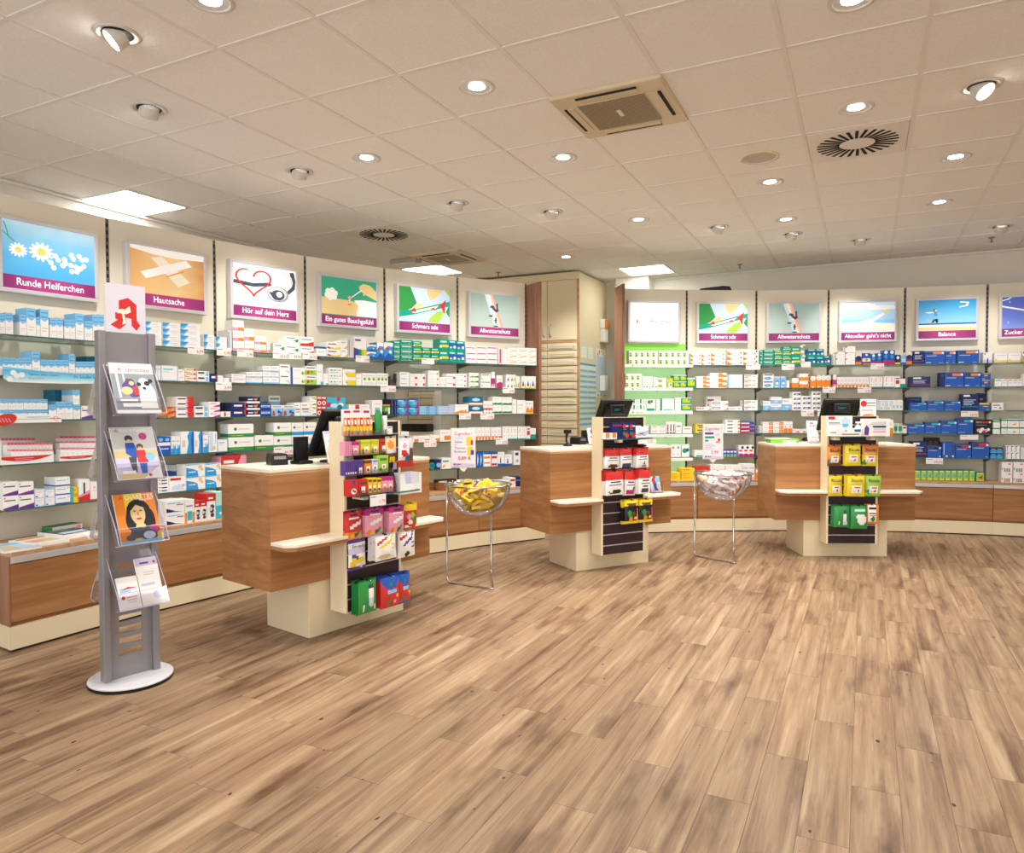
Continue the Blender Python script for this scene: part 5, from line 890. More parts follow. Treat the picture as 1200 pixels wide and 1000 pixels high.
# leaflets, trays and baskets on the cabinet tops
def flat_mag(x, y, w, d, h, ang, des, label, group=None, name='magazine', z=None, cat='magazine'):
    zt = WTZ['L'] if z is None else z; P = atz(x, y, zt)
    m = MB(); m.box((-w / 2, -d / 2, 0), (w / 2, d / 2, h), M_PAPER)
    y0 = len(m.v); prints(m, parse(des), w, d, 0, z0=-d / 2)
    for k in range(y0, len(m.v)): vx, vy, vz = m.v[k]; m.v[k] = (vx, vz, h - vy)      # lay the print on the top face
    return solo(m, name, label, cat, (P.x, P.y, zt + .0003), ang, group)
A86 = math.radians(86)
flat_mag(14, 643, .19, .27, .012, A86 - .02, 'r 0 0 1 1 x;r .1 .7 .9 .9 s;r .1 .1 .5 .6 j', 'thin magazine lying open-edged at the worktop end under daisies')
flat_mag(46, 636, .2, .27, .016, A86 + .05, 'r 0 0 1 1 w;r .1 .75 .9 .92 o;r .1 .2 .9 .6 j;r .2 .3 .5 .5 p', 'magazine with orange title lying under the daisy shelf')
flat_mag(78, 628, .2, .26, .03, A86 + .1, 'r 0 0 1 1 d;r .1 .6 .9 .9 e;r .1 .1 .9 .4 x', 'dark covered magazine pile lying on the cabinet top', name='magazine_pile')
flat_mag(112, 627, .14, .18, .012, A86 - .2, 'r 0 0 1 1 w;r .1 .7 .9 .8 r', 'white leaflet lying beside the white carton on the cabinet top')
i, o, u, n = bay_of('L', 5, 88); c = atz(86, 626, .555) - n * .12
m = MB(); m.box((-.1, -.05, 0), (.1, .05, .05), M_WHITE, left=pcol('g'), top=pcol('g')); prints(m, parse('d .3 .4 .28 l;d .3 .4 .18 g;r .5 .5 .9 .6 f;r .8 .2 .95 .8 p'), .2, .05, -.05); solo(m, 'medicine_carton', 'white carton with green top lying behind the leaflets', 'carton', (c.x, c.y, .5553), math.atan2(u.y, u.x) + .1)
M_WICK = mat('#9a6a3c', .8, name='wicker', var=.35, bump=.6, nscale=130)
for k, (x, y, s) in enumerate(((506, 574, .075), (518, 574.5, .085))):
    P = atz(x, y, .555); m = MB(); m.lathe([(s * .75, 0), (s, .075), (s * 1.05, .08), (s * .92, .078), (s * .7, .006)], M_WICK, 18); b_ = solo(m, 'wicker_basket', ('small brown wicker basket by the counter edge on the cabinet top', 'larger brown wicker basket behind the candy bowl')[k], 'basket', (P.x, P.y, .5553), smooth=False)
    m = MB(); m.box((-s * .5, -s * .4, .0075), (s * .5, s * .4, .088), M_WHITE); solo(m, 'napkin_pack', ('white folded napkins in the small wicker basket', 'white folded napkins in the larger wicker basket')[k], 'napkins', (P.x, P.y, .5553), .3)
i, o, u, n = bay_of('L', 5, 534); A, B = atplane(523, 566, o, n), atplane(546, 566, o, n); w = (B - A).length
m = MB(); m.box((0, .17, 0), (w, .23, .1), mat('#4b2620', .5)); prints(m, parse('r .5 .1 .98 .7 w;d .6 .4 .14 r;d .75 .4 .14 r;d .9 .4 .14 r'), w, .1, .1695, x0=0); solo(m, 'chocolate_box', 'dark brown carton with red cherries on white behind the baskets', 'carton', (A.x, A.y, .5553), math.atan2(u.y, u.x))
# angled dark leaflet holder on the second shelf between the blossom and branch bays
i, o, u, n = bay_of('L', 1, 462); P = atplane(462, 451, o - n * .05, n)
m = MB(); m.yprism([(-.035, .0), (.03, .0), (.048, .115), (.038, .12), (.024, .02), (-.03, .095), (-.042, .09)], .02, .07, mat('#5a534e', .4, .3)); solo(m, 'wire_easel', 'dark metal easel stand on second shelf by branch poster', 'stand', (P.x, P.y, ZL[1] + .0003), math.atan2(u.y, u.x))
# white globe dispenser among teal cartons
i, o, u, n = bay_of('R', 0, 942); P = atplane(942, 427, o, n)
t = thing('drop_dispenser', 'white and teal drop-shaped promotion display among teal cartons', 'display', (P.x, P.y, ZR[0]), math.atan2(u.y, u.x))
m = MB(); m.box((-.024, .02, 0), (.024, .06, .012), M_WHITE); part(m, 'foot', t)
for k, (x, z, r) in enumerate(((-.012, .19, .018), (.012, .205, .018), (-.008, .13, .022), (.008, .085, .022), (.0, .04, .024))):
    m = MB(); m.lathe([(.0001, -r)] + [(r * math.sin(math.pi * q / 8), -r * math.cos(math.pi * q / 8)) for q in range(1, 8)] + [(.0001, r)], pcol('w') if k % 2 == 0 else pcol('q'), 12, (x, .04, z + .01)); part(m, 'drop', t, True)
# brown glass-bottle carton behind the blue boxes
i, o, u, n = bay_of('R', 4, 1093, .10); A, B = atplane(1085, 476, o, n), atplane(1102, 476, o, n); z = atplane(1093, 513, o, n).z
m = MB(); w = (B - A).length; m.box((0, 0, 0), (w, .07, z - ZR[4]), pcol('k')); prints(m, parse('e .35 .6 .2 .25 h;e .75 .6 .18 .25 h'), w, z - ZR[4], 0, x0=0); solo(m, 'medicine_carton', 'black carton with brown faces behind the blue boxes', 'carton', (A.x, A.y, ZR[4] + .0003), math.atan2(u.y, u.x))

# ------------------------------------------------------------------ sales counters
CP = {1: (Vector((-2.915, 3.164, 0)), math.radians(78.39)), 2: (Vector((-2.126, 5.445, 0)), math.radians(54.31)), 3: (Vector((-.492, 6.909, 0)), math.radians(24.9))}
UL, UR, VF, VB, CZ, WZ0 = -.264, .982, .022, -.482, 1.017, .332
PU0, PU1, PV, PZ0, PZ1 = .1355, .5825, .161, .1445, 1.276
def uz(k, x, y, v):
    A, g_ = CP[k]; n = Vector((math.sin(g_), -math.cos(g_), 0)); u = Vector((math.cos(g_), math.sin(g_), 0)); P = atplane(x, y, A + n * v, n); return (P - A).dot(u), P.z
def uv(k, x, y, z):
    A, g_ = CP[k]; n = Vector((math.sin(g_), -math.cos(g_), 0)); u = Vector((math.cos(g_), math.sin(g_), 0)); P = atz(x, y, z); return (P - A).dot(u), (P - A).dot(n)
def cw(k, u, v, z):
    A, g_ = CP[k]; return A + Vector((math.cos(g_), math.sin(g_), 0)) * u + Vector((math.sin(g_), -math.cos(g_), 0)) * v + Vector((0, 0, z))
def counter(k, label):
    A, g_ = CP[k]; t = thing('sales_counter', label, 'counter', A, g_, 'pharmacy sales counters')
    m = MB(); m.box((0, 0, 0), (.75, .43, WZ0), M_CREAM); part(m, 'base', t, bevel=.002)
    m = MB(); m.box((UL, -VF, WZ0), (UR, -VB, CZ - .034), M_WOOD); part(m, 'body', t, bevel=.0015)
    m = MB(); m.box((UL, -VF, CZ - .034), (UR, -VB, CZ - .02), M_WTOP); part(m, 'top_edge', t)
    m = MB(); m.box((UL - .002, -VF - .002, CZ - .02), (UR + .002, -VB + .002, CZ), M_TOP); part(m, 'worktop', t, bevel=.002)
    # front display column with slats
    m = MB(); m.box((PU0 + .02, -PV + .016, PZ0), (PU1 - .02, -VF - .0025, PZ1 - .004), M_CREAM); part(m, 'column', t)
    for x0, x1 in ((PU0, PU0 + .018), (PU1 - .018, PU1)):
        m = MB(); m.box((x0, -PV + .0 - .002, PZ0), (x1, -VF - .0025, PZ1), M_CREAM); part(m, 'side_board', t, bevel=.0015)
    pitch = .0885; zs = [PZ0] + [PZ0 + .078 + pitch * j for j in range(13)]; zs = [z for z in zs if z < PZ1 - .02] + [PZ1]
    for z0, z1 in zip(zs, zs[1:]):
        m = MB(); m.box((PU0 + .0185, -PV, z0 + .0045), (PU1 - .0185, -PV + .015, z1 - .0045), M_SLAT); part(m, 'slat', t, bevel=.001)
    for z0 in zs[1:-1]:
        m = MB(); m.box((PU0 + .0185, -PV + .004, z0 - .0045), (PU1 - .0185, -PV + .015, z0 + .0045), M_ALU); part(m, 'groove_strip', t)
    for x0, x1, s in ((UL, PU0 - .0005, 1), (PU1 + .0005, UR, -1)):
        y0, y1 = -VF - .001, -.2; c = .05
        pts = [(x0, y0), (x0, y1 + c), (x0 + c, y1), (x1, y1), (x1, y0)] if s == 1 else [(x0, y0), (x0, y1), (x1 - c, y1), (x1, y1 + c), (x1, y0)]
        m = MB(); m.prism(pts, .594, .612, M_TOP); b_ = part(m, 'bag_shelf', t, bevel=.002)
        m = MB(); m.prism([(p[0], p[1] + .006 if p[1] < -.1 else p[1]) for p in pts], .572, .594, M_WOOD); part(m, 'underside', b_, bevel=.002)
    return t
CT = {1: counter(1, 'walnut sales counter with candy rack, next to the magazine stand'), 2: counter(2, 'walnut sales counter with red and white packets on its slats'), 3: counter(3, 'walnut sales counter with yellow herb candy bags on its slats')}

DES.update({
 'c_pink': ('p', 'r 0 .75 1 1 m;r .25 .15 .75 .55 w;d .5 .3 .12 o', 'pink candy carton', 'candy_carton'), 'c_pinks': ('m', 'r 0 0 1 1 p;r .1 0 .3 1 m', 'slim pink candy carton', 'candy_carton'), 'c_yel': ('y', 'r 0 .7 1 .9 l;r .3 .15 .8 .55 w;d .55 .3 .1 o;r .1 .05 .3 .4 g', 'yellow candy carton', 'candy_carton'), 'c_red': ('r', 'r .1 .7 .9 .85 h;r .3 .15 .75 .55 w;d .2 .2 .12 g;d .5 .25 .08 o', 'red candy carton', 'candy_carton'),
 'c_pur': ('v', 'r .3 .1 .8 .5 w;d .55 .25 .08 o;r .1 .75 .9 .9 d', 'purple candy carton', 'candy_carton'), 'c_purs': ('v', 'r .1 0 .35 1 d;r .1 .1 .6 .25 w', 'slim purple candy carton', 'candy_carton'), 'c_bro': ('o', 'r 0 .75 1 .95 h;r .25 .1 .8 .55 w;d .5 .3 .1 k', 'orange-brown candy carton', 'candy_carton'), 'c_blu': ('x', 'r .2 .2 .8 .6 w;d .5 .4 .1 r;d .4 .2 .1 l;r .1 .8 .9 .95 e', 'pale blue candy carton', 'candy_carton'), 'c_lim': ('l', 'r .15 .7 .85 .85 g;r .35 .2 .75 .5 w;d .55 .35 .07 r;d .2 .2 .1 g', 'lime green candy carton', 'candy_carton'),
 'c_ora': ('y', 'r 0 0 1 1 y;r .1 .75 .9 .9 h;r .25 .1 .75 .55 w;d .5 .28 .09 h;r 0 0 .12 1 o', 'golden candy carton', 'candy_carton'), 'c_tom': ('r', 'd .5 .85 .13 b;e .5 .3 .3 .18 w;d .45 .35 .08 g;d .62 .28 .08 h', 'red candy carton with blue seal', 'candy_carton'),
 'kit': ('n', 'd .3 .76 .13 r;r .5 .72 .9 .8 w;r .1 .2 .5 .4 g;d .72 .18 .15 r;p .6,.25 .84,.25 .72,.45 r;r .1 .55 .6 .58 e', 'dark blue test kit carton', 'test_kit_carton'), 'kits': ('n', 'd .5 .85 .06 r;r .4 .1 .6 .5 k', 'slim dark blue test kit carton', 'test_kit_carton'), 'orw': ('w', 'r .3 .25 .9 1 o;r .3 .15 .9 .3 s', 'small white carton with orange square'),
})
for q in ('c_pink', 'c_pinks', 'c_yel', 'c_red', 'c_pur', 'c_purs', 'c_bro', 'c_blu', 'c_lim', 'c_ora', 'c_tom', 'kit', 'kits', 'orw'): PARSED[q] = parse(DES[q][1])
def row(k, v, zb, spec, place, dep=.05, back=0):
    for run in spec.split(';'):
        f = run.split(); x0, x1, yt = map(float, f[:3]); des = f[3]; nc = int(f[4]) if len(f) > 4 else 1
        for c in range(nc):
            pa = x0 + (x1 - x0) * c / nc; pb = x0 + (x1 - x0) * (c + 1) / nc
            u0, _ = uz(k, pa, yt, v); u1, _ = uz(k, pb, yt, v); _, zt = uz(k, (pa + pb) / 2, yt, v)
            P = cw(k, (u0 + u1) / 2, v, zb + .0003)
            tag(link(DES[des][3] if len(DES[des]) > 3 else 'medicine_carton', carton_mesh(des, u1 - u0 - .0012, dep, max(.02, zt - zb)), None, P, CP[k][1]), '%s %s' % (DES[des][2], place), 'carton', '%ss %s' % (DES[des][2], place))
def pouch_mesh(des, base, w, h, t=.011, nx=12, nz=16, tf=None):
    sh = parse(des); m = MB(); V = {}
    for sgn in (-1, 1):
        for i in range(nx + 1):
            for j in range(nz + 1):
                x, z = i / nx, j / nz
                b_ = max(0, 1 - (2 * x - 1) ** 2) ** .75 * max(0, math.sin(math.pi * min(1, max(0, (z - .04) / .88)))) ** .6
                V[sgn, i, j] = len(m.v); m.v.append(((x - .5) * w * (1 - .03 * math.sin(math.pi * z)), sgn * (tf if tf and sgn < 0 else t) * b_ * (1 + .16 * math.sin(9 * x + 6 * z) * math.sin(5 * z + 2)), z * h))
    for sgn in (-1, 1):
        for i in range(nx):
            for j in range(nz):
                x, z = (i + .5) / nx, (j + .5) / nz; c = base
                if .42 < x < .58 and z > .93: c = 'k'
                else:
                    for kd, a, cc in sh:
                        if kd == 'r' and a[0] <= x <= a[2] and a[1] <= z <= a[3]: c = cc
                        elif kd == 'd' and ((x - a[0]) * w) ** 2 + ((z - a[1]) * h) ** 2 < (a[2] * h) ** 2: c = cc
                        elif kd == 'e' and ((x - a[0]) / a[2]) ** 2 + ((z - a[1]) / a[3]) ** 2 < 1: c = cc
                        elif kd == 'p':
                            ins = False; n_ = len(a)
                            for q in range(n_):
                                (xa, za), (xb, zb) = a[q], a[q - 1]
                                if (za > z) != (zb > z) and x < (xb - xa) * (z - za) / (zb - za) + xa: ins = not ins
                            if ins: c = cc
                q = (V[sgn, i, j], V[sgn, i + 1, j], V[sgn, i + 1, j + 1], V[sgn, i, j + 1])
                m.f.append(q if sgn < 0 else q[::-1]); m.mi.append(m.m(mat(PAL[c], .28, spec=.55)))
    return m.mesh('candy_bag', True)
POUCH = {}
def bags(k, x0, y0, x1, y1, base, des, n, label, group, words=None, wc=None, name='candy_bag', cat='candy bag', t=.0062, wz=.72, ws=.16, v0=None):
    v0 = PV + .016 if v0 is None else v0; v = v0 + .0145 * (n - 1); u0, z1 = uz(k, x0, y0, v); u1, _ = uz(k, x1, y0, v); _, z0 = uz(k, (x0 + x1) / 2, y1, v)
    w, h = u1 - u0, z1 - z0; A, g_ = CP[k]; um = (u0 + u1) / 2
    me = pouch_mesh(des, base, w, h, t); mf = pouch_mesh(des, base, w, h, t, 14, 18, tf=.019)
    step = .0145
    for q in range(n):
        vv = v0 + step * q; P = cw(k, um + .004 * (q - n + 1), vv, z0 + random.uniform(-.003, .003))
        o = thing(name, label if n == 1 else label + (', outermost on its hook' if q == n - 1 else ', behind another bag'), cat, P, g_, group or (label if n > 2 else None)); link('pouch', mf if q == n - 1 else me, o).rotation_euler = (random.uniform(-.01, .02), random.uniform(-.035, .035), random.uniform(-.05, .05))
        if words and q == n - 1: text(o, words, 0, -.0225, h * wz, h * ws, mat(wc or '#ffffff', .4), bold=.01, maxw=w * .82)
    m = MB(); y0_ = -PV - .0; y1_ = -(v0 + step * n + .016); zz = z1 - h * .045
    m.tube([(um, y0_, zz + .006), (um, y0_ - .008, zz), (um, y1_, zz), (um, y1_ - .004, zz + .012)], .002, M_CHROME, 6); part(m, 'hook', CT[k], True)
# counter 1: candy rack on a glass ledge
V1 = PV + .135
_, zl = uz(1, 436, 580, V1); u_a, _ = uz(1, 404, 580, V1); u_b = PU1 + .02; u_a = PU0 + .0
m = MB(); m.box((u_a, -V1 - .02, zl - .008), (u_b, -PV - .001, zl), M_GLASS, front=M_GEDGE, left=M_GEDGE, right=M_GEDGE); part(m, 'glass_ledge', CT[1])
for x in (u_a + .06, u_b - .09):
    m = MB(); m.box((x, -V1 + .03, zl - .03), (x + .035, -PV - .001, zl - .0085), M_CREAM); part(m, 'ledge_bracket', CT[1])
RZ = [zl + .001]; 
for yy in (557, 534, 511): RZ.append(uz(1, 425, yy, V1 - .03 * len(RZ))[1])
RB = uz(1, 464, 560, V1)[0]
rk = thing('acrylic_rack', 'clear acrylic stepped rack of small candy cartons on counter column', 'display rack', CP[1][0], CP[1][1])
for j, z in enumerate(RZ):
    vf = V1 - .03 * j; m = MB(); m.box((u_a + .004, -vf - .003, z), (RB, -vf + .07, z + .003), M_ACRYL); m.box((u_a + .004, -vf - .006, z), (RB, -vf - .003, z + .03), M_ACRYL); part(m, 'tier', rk)
for x in (u_a + .001, RB + .0005):
    m = MB(); P = [(-V1 - .006, RZ[0]), (-V1 - .006, RZ[0] + .03)]
    for j in range(1, 4): P += [(-V1 + .03 * j - .006, RZ[j]), (-V1 + .03 * j - .006, RZ[j] + .035)]
    P += [(-PV - .002, RZ[3] + .035), (-PV - .002, RZ[0])]
    nb_ = len(P); i0 = len(m.v); m.v += [(x, a_, b_) for a_, b_ in P] + [(x + .0025, a_, b_) for a_, b_ in P]
    m.f += [tuple(range(i0, i0 + nb_)), tuple(range(i0 + 2 * nb_ - 1, i0 + nb_ - 1, -1))]; m.mi += [m.m(M_ACRYL)] * 2; part(m, 'side_sheet', rk)
row(1, V1 - .001, RZ[0] + .003, '409 420 563 c_tom;420.4 430.5 562 c_red;431 447 560.5 c_ora 3;447.4 461 559 c_pink 2', 'on the lowest tier of the acrylic rack')
row(1, V1 - .031, RZ[1] + .003, '405 418 541 c_purs 5;418.4 426 539.5 c_pur;427 435.5 539 c_bro;436 443 538.5 c_blu;443.4 455 534 c_lim', 'on the second tier of the acrylic rack')
row(1, V1 - .061, RZ[2] + .003, '404.5 412 518 c_pinks 4;412.4 421 518 c_pink;423 434.5 516 c_yel;435 444 515.5 c_yel;445 454 515 c_red', 'on the third tier of the acrylic rack')
# stick packs with header card, tubes behind
z3 = RZ[3] + .0034; v3 = V1 - .091
u0, zt = uz(1, 404, 486, v3); u1, _ = uz(1, 438, 486, v3)
t = thing('stick_display', 'white header display filled with orange dextrose stick packs', 'display', cw(1, u0, v3, z3), CP[1][1])
m = MB(); m.box((0, .03, 0), (u1 - u0, .034, zt - z3 + .03), M_WHITE); prints(m, parse('r .08 .86 .3 .95 m;r .4 .88 .62 .96 m;d .36 .92 .03 y;d .68 .93 .03 y;r .75 .86 .95 .95 m'), u1 - u0, zt - z3 + .03, .0298, x0=0); part(m, 'header_card', t)
for j in range(9):
    w_ = (u1 - u0) / 9; me = pouch_mesh('r 0 .55 1 1 %s;r 0 .3 1 .55 y;r 0 0 1 .3 %s;d .5 .75 .1 w' % (('o', 'r')[j % 2], ('o', 'u')[j % 2]), 'o', w_ - .001, zt - z3 - .02, .007, 4, 8); link('stick_pack', me, t, (w_ * (j + .5), .012, 0.001))
def bottle(k, u, v, z, prof, body, cap, split, name, label):
    t = thing(name, label, 'bottle', cw(k, u, v, z + .0004), CP[k][1])
    m = MB(); m.lathe([p for p in prof if p[1] <= split + 1e-6], body, 16); part(m, 'body', t, True)
    m = MB(); m.lathe([p for p in prof if p[1] >= split - 1e-6], cap, 16); part(m, 'cap', t, True)
u, z = uz(1, 443, 482, v3 - .02); bottle(1, u, v3 - .02, z3, [(.019, 0), (.022, .01), (.022, .12), (.012, .145), (.012, .15), (.0125, .1501), (.0125, z - z3), (.0001, z - z3 + .001)], pcol('g'), pcol('t'), .15, 'bottle', 'green plastic bottle with green cap on the acrylic rack')
u, z = uz(1, 450.5, 482, v3 - .02); bottle(1, u, v3 - .02, z3, [(.014, 0), (.017, .01), (.017, .1), (.014, .115), (.015, .1151), (.015, z - z3), (.0001, z - z3 + .001)], pcol('w'), M_BLACK, .115, 'bottle', 'white bottle with black cap on the acrylic rack')
row(1, v3 - .01, z3, '454 460 500 wyl', 'behind the bottles on the acrylic rack', .03)
# white dispenser box clipped beside the rack
u0, z1 = uz(1, 469, 556, V1 - .02); u1, _ = uz(1, 494, 556, V1 - .02); _, z0 = uz(1, 482, 578.5, V1 - .02)
m = MB(); w, h = u1 - u0, z1 - z0
m.yprism([(0, 0), (w, 0), (w, h), (w * .88, h), (w * .85, h * .5), (w * .25, h * .5), (w * .2, h), (0, h)], 0, .002, M_WHITE); m.box((0, .002, 0), (w, .1, .002), M_WHITE); m.box((0, .002, .002), (.002, .1, h), M_WHITE); m.box((w - .002, .002, .002), (w, .1, h), M_WHITE); m.box((.002, .098, .002), (w - .002, .1, h), pcol('u'))
solo(m, 'dispenser_box', 'white open dispenser box beside the candy rack', 'dispenser', cw(1, u0, V1 - .02, z0), CP[1][1])
bags(1, 466, 512, 484, 548, 'f', 'r 0 0 1 .2 r;r .1 .35 .6 .85 w;d .3 .45 .12 r;d .55 .3 .12 z;r .65 .2 1 .6 h;d .35 .68 .08 p', 1, 'clear snack bag with red base hanging beside the candy rack', None, name='snack_bag', cat='snack bag', v0=V1 - .01)
bags(1, 452, 511, 465, 550, 'f', 'r 0 .6 1 .95 j;d .4 .75 .12 o;r 0 .2 1 .5 h;r .2 .25 .7 .4 y;r 0 0 .6 .2 n', 1, 'snack bag with golden biscuits hanging at the candy rack end', None, name='snack_bag', cat='snack bag', v0=V1 - .06)
u0, z1 = uz(1, 434.5, 581, V1 + .03); u1, _ = uz(1, 453, 581, V1 + .03); _, z0 = uz(1, 444, 593, V1 + .03)
t = thing('price_card', 'white price card reading 1,79 under the acrylic candy rack', 'price card', cw(1, (u0 + u1) / 2, V1 + .024, z0), CP[1][1], 'price cards on the counters')
m = MB(); w, h = u1 - u0, z1 - z0; m.box((-w / 2, 0, 0), (w / 2, .001, h), M_TAG); prints(m, parse('r .05 .78 .4 .84 v;r .45 .8 .9 .83 f'), w, h, 0); part(m, 'card', t); text(t, '1,79', w * .44, -.001, h * .35, h * .42, M_RED, 'RIGHT', maxw=w * .6)
FRU = ';r .3 .82 .7 .9 n;r .2 .72 .8 .76 w;d .2 .15 .08 o;d .4 .12 .08 y;d .6 .16 .09 v;d .8 .14 .08 l;d .75 .25 .06 g'
bags(1, 404, 600, 424, 632, 'o', 'r 0 .3 1 1 r;p .2,.35 .9,.55 .9,.68 .2,.48 w' + FRU, 2, 'orange-red fruit candy bag on the counter beside magazine stand', 'fruit candy bags, upper hook row')
bags(1, 427, 596, 448.5, 628, 'p', 'r 0 .75 1 1 m;p .2,.35 .95,.55 .95,.68 .2,.48 w' + FRU, 3, 'pink fruit candy bag next to the orange-red bag', 'fruit candy bags, upper hook row')
bags(1, 455, 594, 472.5, 625, 'p', 'r 0 .8 1 1 m;p .2,.35 .95,.55 .95,.68 .2,.48 w' + FRU, 4, 'pink fruit candy bag next to the yellow-topped bag', 'fruit candy bags, upper hook row')
bags(1, 473, 590, 488, 621, 'r', 'r 0 .7 1 1 y;d .3 .5 .1 p;d .6 .55 .1 l;d .75 .4 .1 g;d .4 .3 .1 w;d .7 .2 .1 r;r 0 0 1 .08 r', 2, 'red and yellow fruit gum bag at the hook row end', None)
bags(1, 408, 631, 428, 668, 'w', 'r 0 .85 1 1 v;r 0 .5 1 .66 u;r 0 0 1 .1 v;d .3 .35 .1 y;d .2 .2 .1 y;e .6 .3 .3 .09 y;d .7 .14 .08 i;d .25 .45 .06 v;d .4 .4 .06 v', 1, 'purple and white cough drop bag with yellow fruit', None, 'Em-eukal', '#1d4a2c', wz=.73, ws=.15)
bags(1, 440, 628, 464, 656, 'w', 'p .05,.7 .5,.9 .55,.85 .1,.6 r;p .15,.55 .65,.75 .8,.95 .85,.9 .7,.65 .2,.48 y;d .8 .5 .12 y;d .8 .5 .07 w;e .4 .15 .3 .08 j', 5, 'white candy bag with yellow curve', 'white candy bags, second hook row', name='candy_bag')
bags(1, 466, 623.5, 486, 653, 'w', 'p .1,.75 .5,.9 .55,.82 .1,.65 r;p .2,.5 .7,.75 .85,.98 .92,.92 .75,.65 .25,.42 v;d .82 .45 .12 v;d .82 .45 .07 w;d .5 .12 .1 k', 2, 'white candy bag with purple curve', None)
bags(1, 419, 682, 441, 719, 'g', 'r .5 .3 .75 .85 w;r .5 .7 .75 .85 d;r .52 .2 .8 .45 x;r .2 .08 .3 .25 w;r .85 .08 .92 .2 w;p .55,.14 .8,.14 .7,.3 j', 4, 'dark green herb candy bag on the lowest hook', 'green herb candy bags by magazine stand')
bags(1, 446, 677, 467.5, 712, 'r', 'r 0 .85 1 1 b;e .5 .78 .42 .2 b;e .5 .72 .1 .06 g;r .3 .42 .75 .55 s;d .85 .35 .06 y;d .4 .15 .08 g;d .7 .18 .06 p', 4, 'red bag with blue arch beside the green bags', 'red and blue candy bags')
bags(1, 466.5, 672, 481, 706, 'r', 'r 0 .85 1 1 b;e .5 .78 .42 .2 b;e .5 .72 .1 .06 g;r .3 .42 .75 .55 s;d .85 .35 .06 y;d .4 .15 .08 g;r 0 0 1 .06 b', 3, 'red bag with blue arch at the outer hook', 'red and blue candy bags')
# counter 2
V2 = PV + .08
_, zl = uz(2, 730, 514.5, V2)
m = MB(); m.box((PU0 + .004, -V2 - .01, zl - .007), (PU1 + .01, -PV - .001, zl), M_GLASS, front=M_GEDGE, left=M_GEDGE, right=M_GEDGE); part(m, 'glass_ledge', CT[2])
for x in (PU0 + .13, PU1 - .05):
    m = MB(); m.box((x, -V2 + .02, zl - .03), (x + .04, -PV - .001, zl - .0075), M_CREAM); part(m, 'ledge_bracket', CT[2])
row(2, V2 - .032, zl, '718 729 496 kits 4;729.4 737 495 kit;737.4 745 495 kit', 'on the glass ledge of the packet counter', .045)
row(2, V2 + .002, zl, '707.5 715 507.5 orw;715.4 723 507.5 orw', 'on the glass ledge of the packet counter', .028)
m = MB(); zz = uz(2, 730, 523, PV)[1]; m.box((PU0 + .02, -PV - .022, zz - .006), (PU1 + .0, -PV - .001, zz + .006), M_BLACK2); part(m, 'hook_rail', CT[2])
for q, (y0, y1) in enumerate(((510.5, 519), (499, 510.3))):
    v = V2 - .005; u0, _ = uz(2, 746.5, y0, v); u1, _ = uz(2, 767 if q == 0 else 762, y0, v); za = uz(2, 756, y0, v)[1]; zb = uz(2, 756, y1, v)[1]
    if q == 0: zb = zl + .0003; ztop = za
    else: zb = ztop + .0005
    me = pouch_mesh('p 0,.1 .5,.35 1,.55 1,.3 .5,.1 0,.0 x;p 0,.1 .6,.25 .9,.5 .6,.2 b;r .1 .6 .4 .7 s', 'w', u1 - u0, za - zb, .02, 10, 8)
    o = link('tissue_pack', me, None, cw(2, (u0 + u1) / 2, v - .02, zb), CP[2][1]); tag(o, ('lower', 'upper')[q] + ' clear-wrapped white tissue pack with blue wave on the counter', 'tissue pack', 'tissue packs on the counter')
u0, z1 = uz(2, 748, 515.5, V2 + .012); u1, _ = uz(2, 769, 515.5, V2 + .012); z0 = z1 - .035
t = thing('price_card', 'white price card reading 11,95 below the tissue packs', 'price card', cw(2, (u0 + u1) / 2, V2 + .0115, z0), CP[2][1], 'price cards on the counters')
m = MB(); w = u1 - u0; m.box((-w / 2, 0, 0), (w / 2, .001, .035), M_TAG); part(m, 'card', t); text(t, '11,95', w * .3, -.001, .017, .024, M_RED, 'RIGHT')
HAL = 'r 0 .62 1 1 r;p 0,.62 1,.62 1,.72 0,.58 r;r .15 .4 .85 .44 e;r .2 .5 .8 .55 d;'
for x0, y0, x1, y1, ex, n, lb in ((708.5, 526, 726, 549.5, 'e .55 .12 .35 .1 h', 2, 'with brown pad picture, upper row start'), (727, 525.5, 741, 548.5, 'r .15 .02 .85 .2 d', 2, 'with dark pad picture, upper row'), (746, 524.5, 760, 548, 'p .5,.15 .6,.35 .7,.15 d;r .45 .08 .75 .13 k', 4, 'with little black emblem, upper row end'),
                                  (709.5, 552, 731, 580.5, 'e .5 .15 .35 .1 k;d .3 .2 .08 w', 4, 'with black and white sweets, lower row'), (731.5, 551, 744, 580.5, 'r .15 .03 .85 .22 m;d .8 .3 .06 d', 2, 'with dark red sweets, lower row'), (748, 549.5, 762, 579, 'r .2 .04 .8 .22 d;r .3 .3 .7 .34 k', 5, 'with slate sweets, lower row end')):
    bags(2, x0, y0, x1, y1, 'w', HAL + ex, n, 'red-topped white packet ' + lb, 'red-topped white packets on the counter slats', name='candy_packet', cat='candy packet', t=.005)
YB_ = 'r 0 .7 1 1 y;r .15 .8 .85 .86 h;r .2 .72 .8 .77 h;r 0 0 1 .1 y;d .3 .45 .1 g;d .35 .3 .08 g;d .6 .4 .09 h;d .4 .18 .1 o;d .75 .22 .08 j;'
bags(2, 732, 586, 748, 614, 'k', YB_ + 'r .88 .1 1 .6 o', 4, 'yellow-topped black snack bag with herbs, orange edge', 'yellow and black snack bags', name='snack_bag', cat='snack bag')
bags(2, 749, 585, 765, 612, 'k', YB_ + 'r .88 .1 1 .6 m', 3, 'yellow-topped black snack bag with herbs, dark pink edge', 'yellow and black snack bags', name='snack_bag', cat='snack bag')
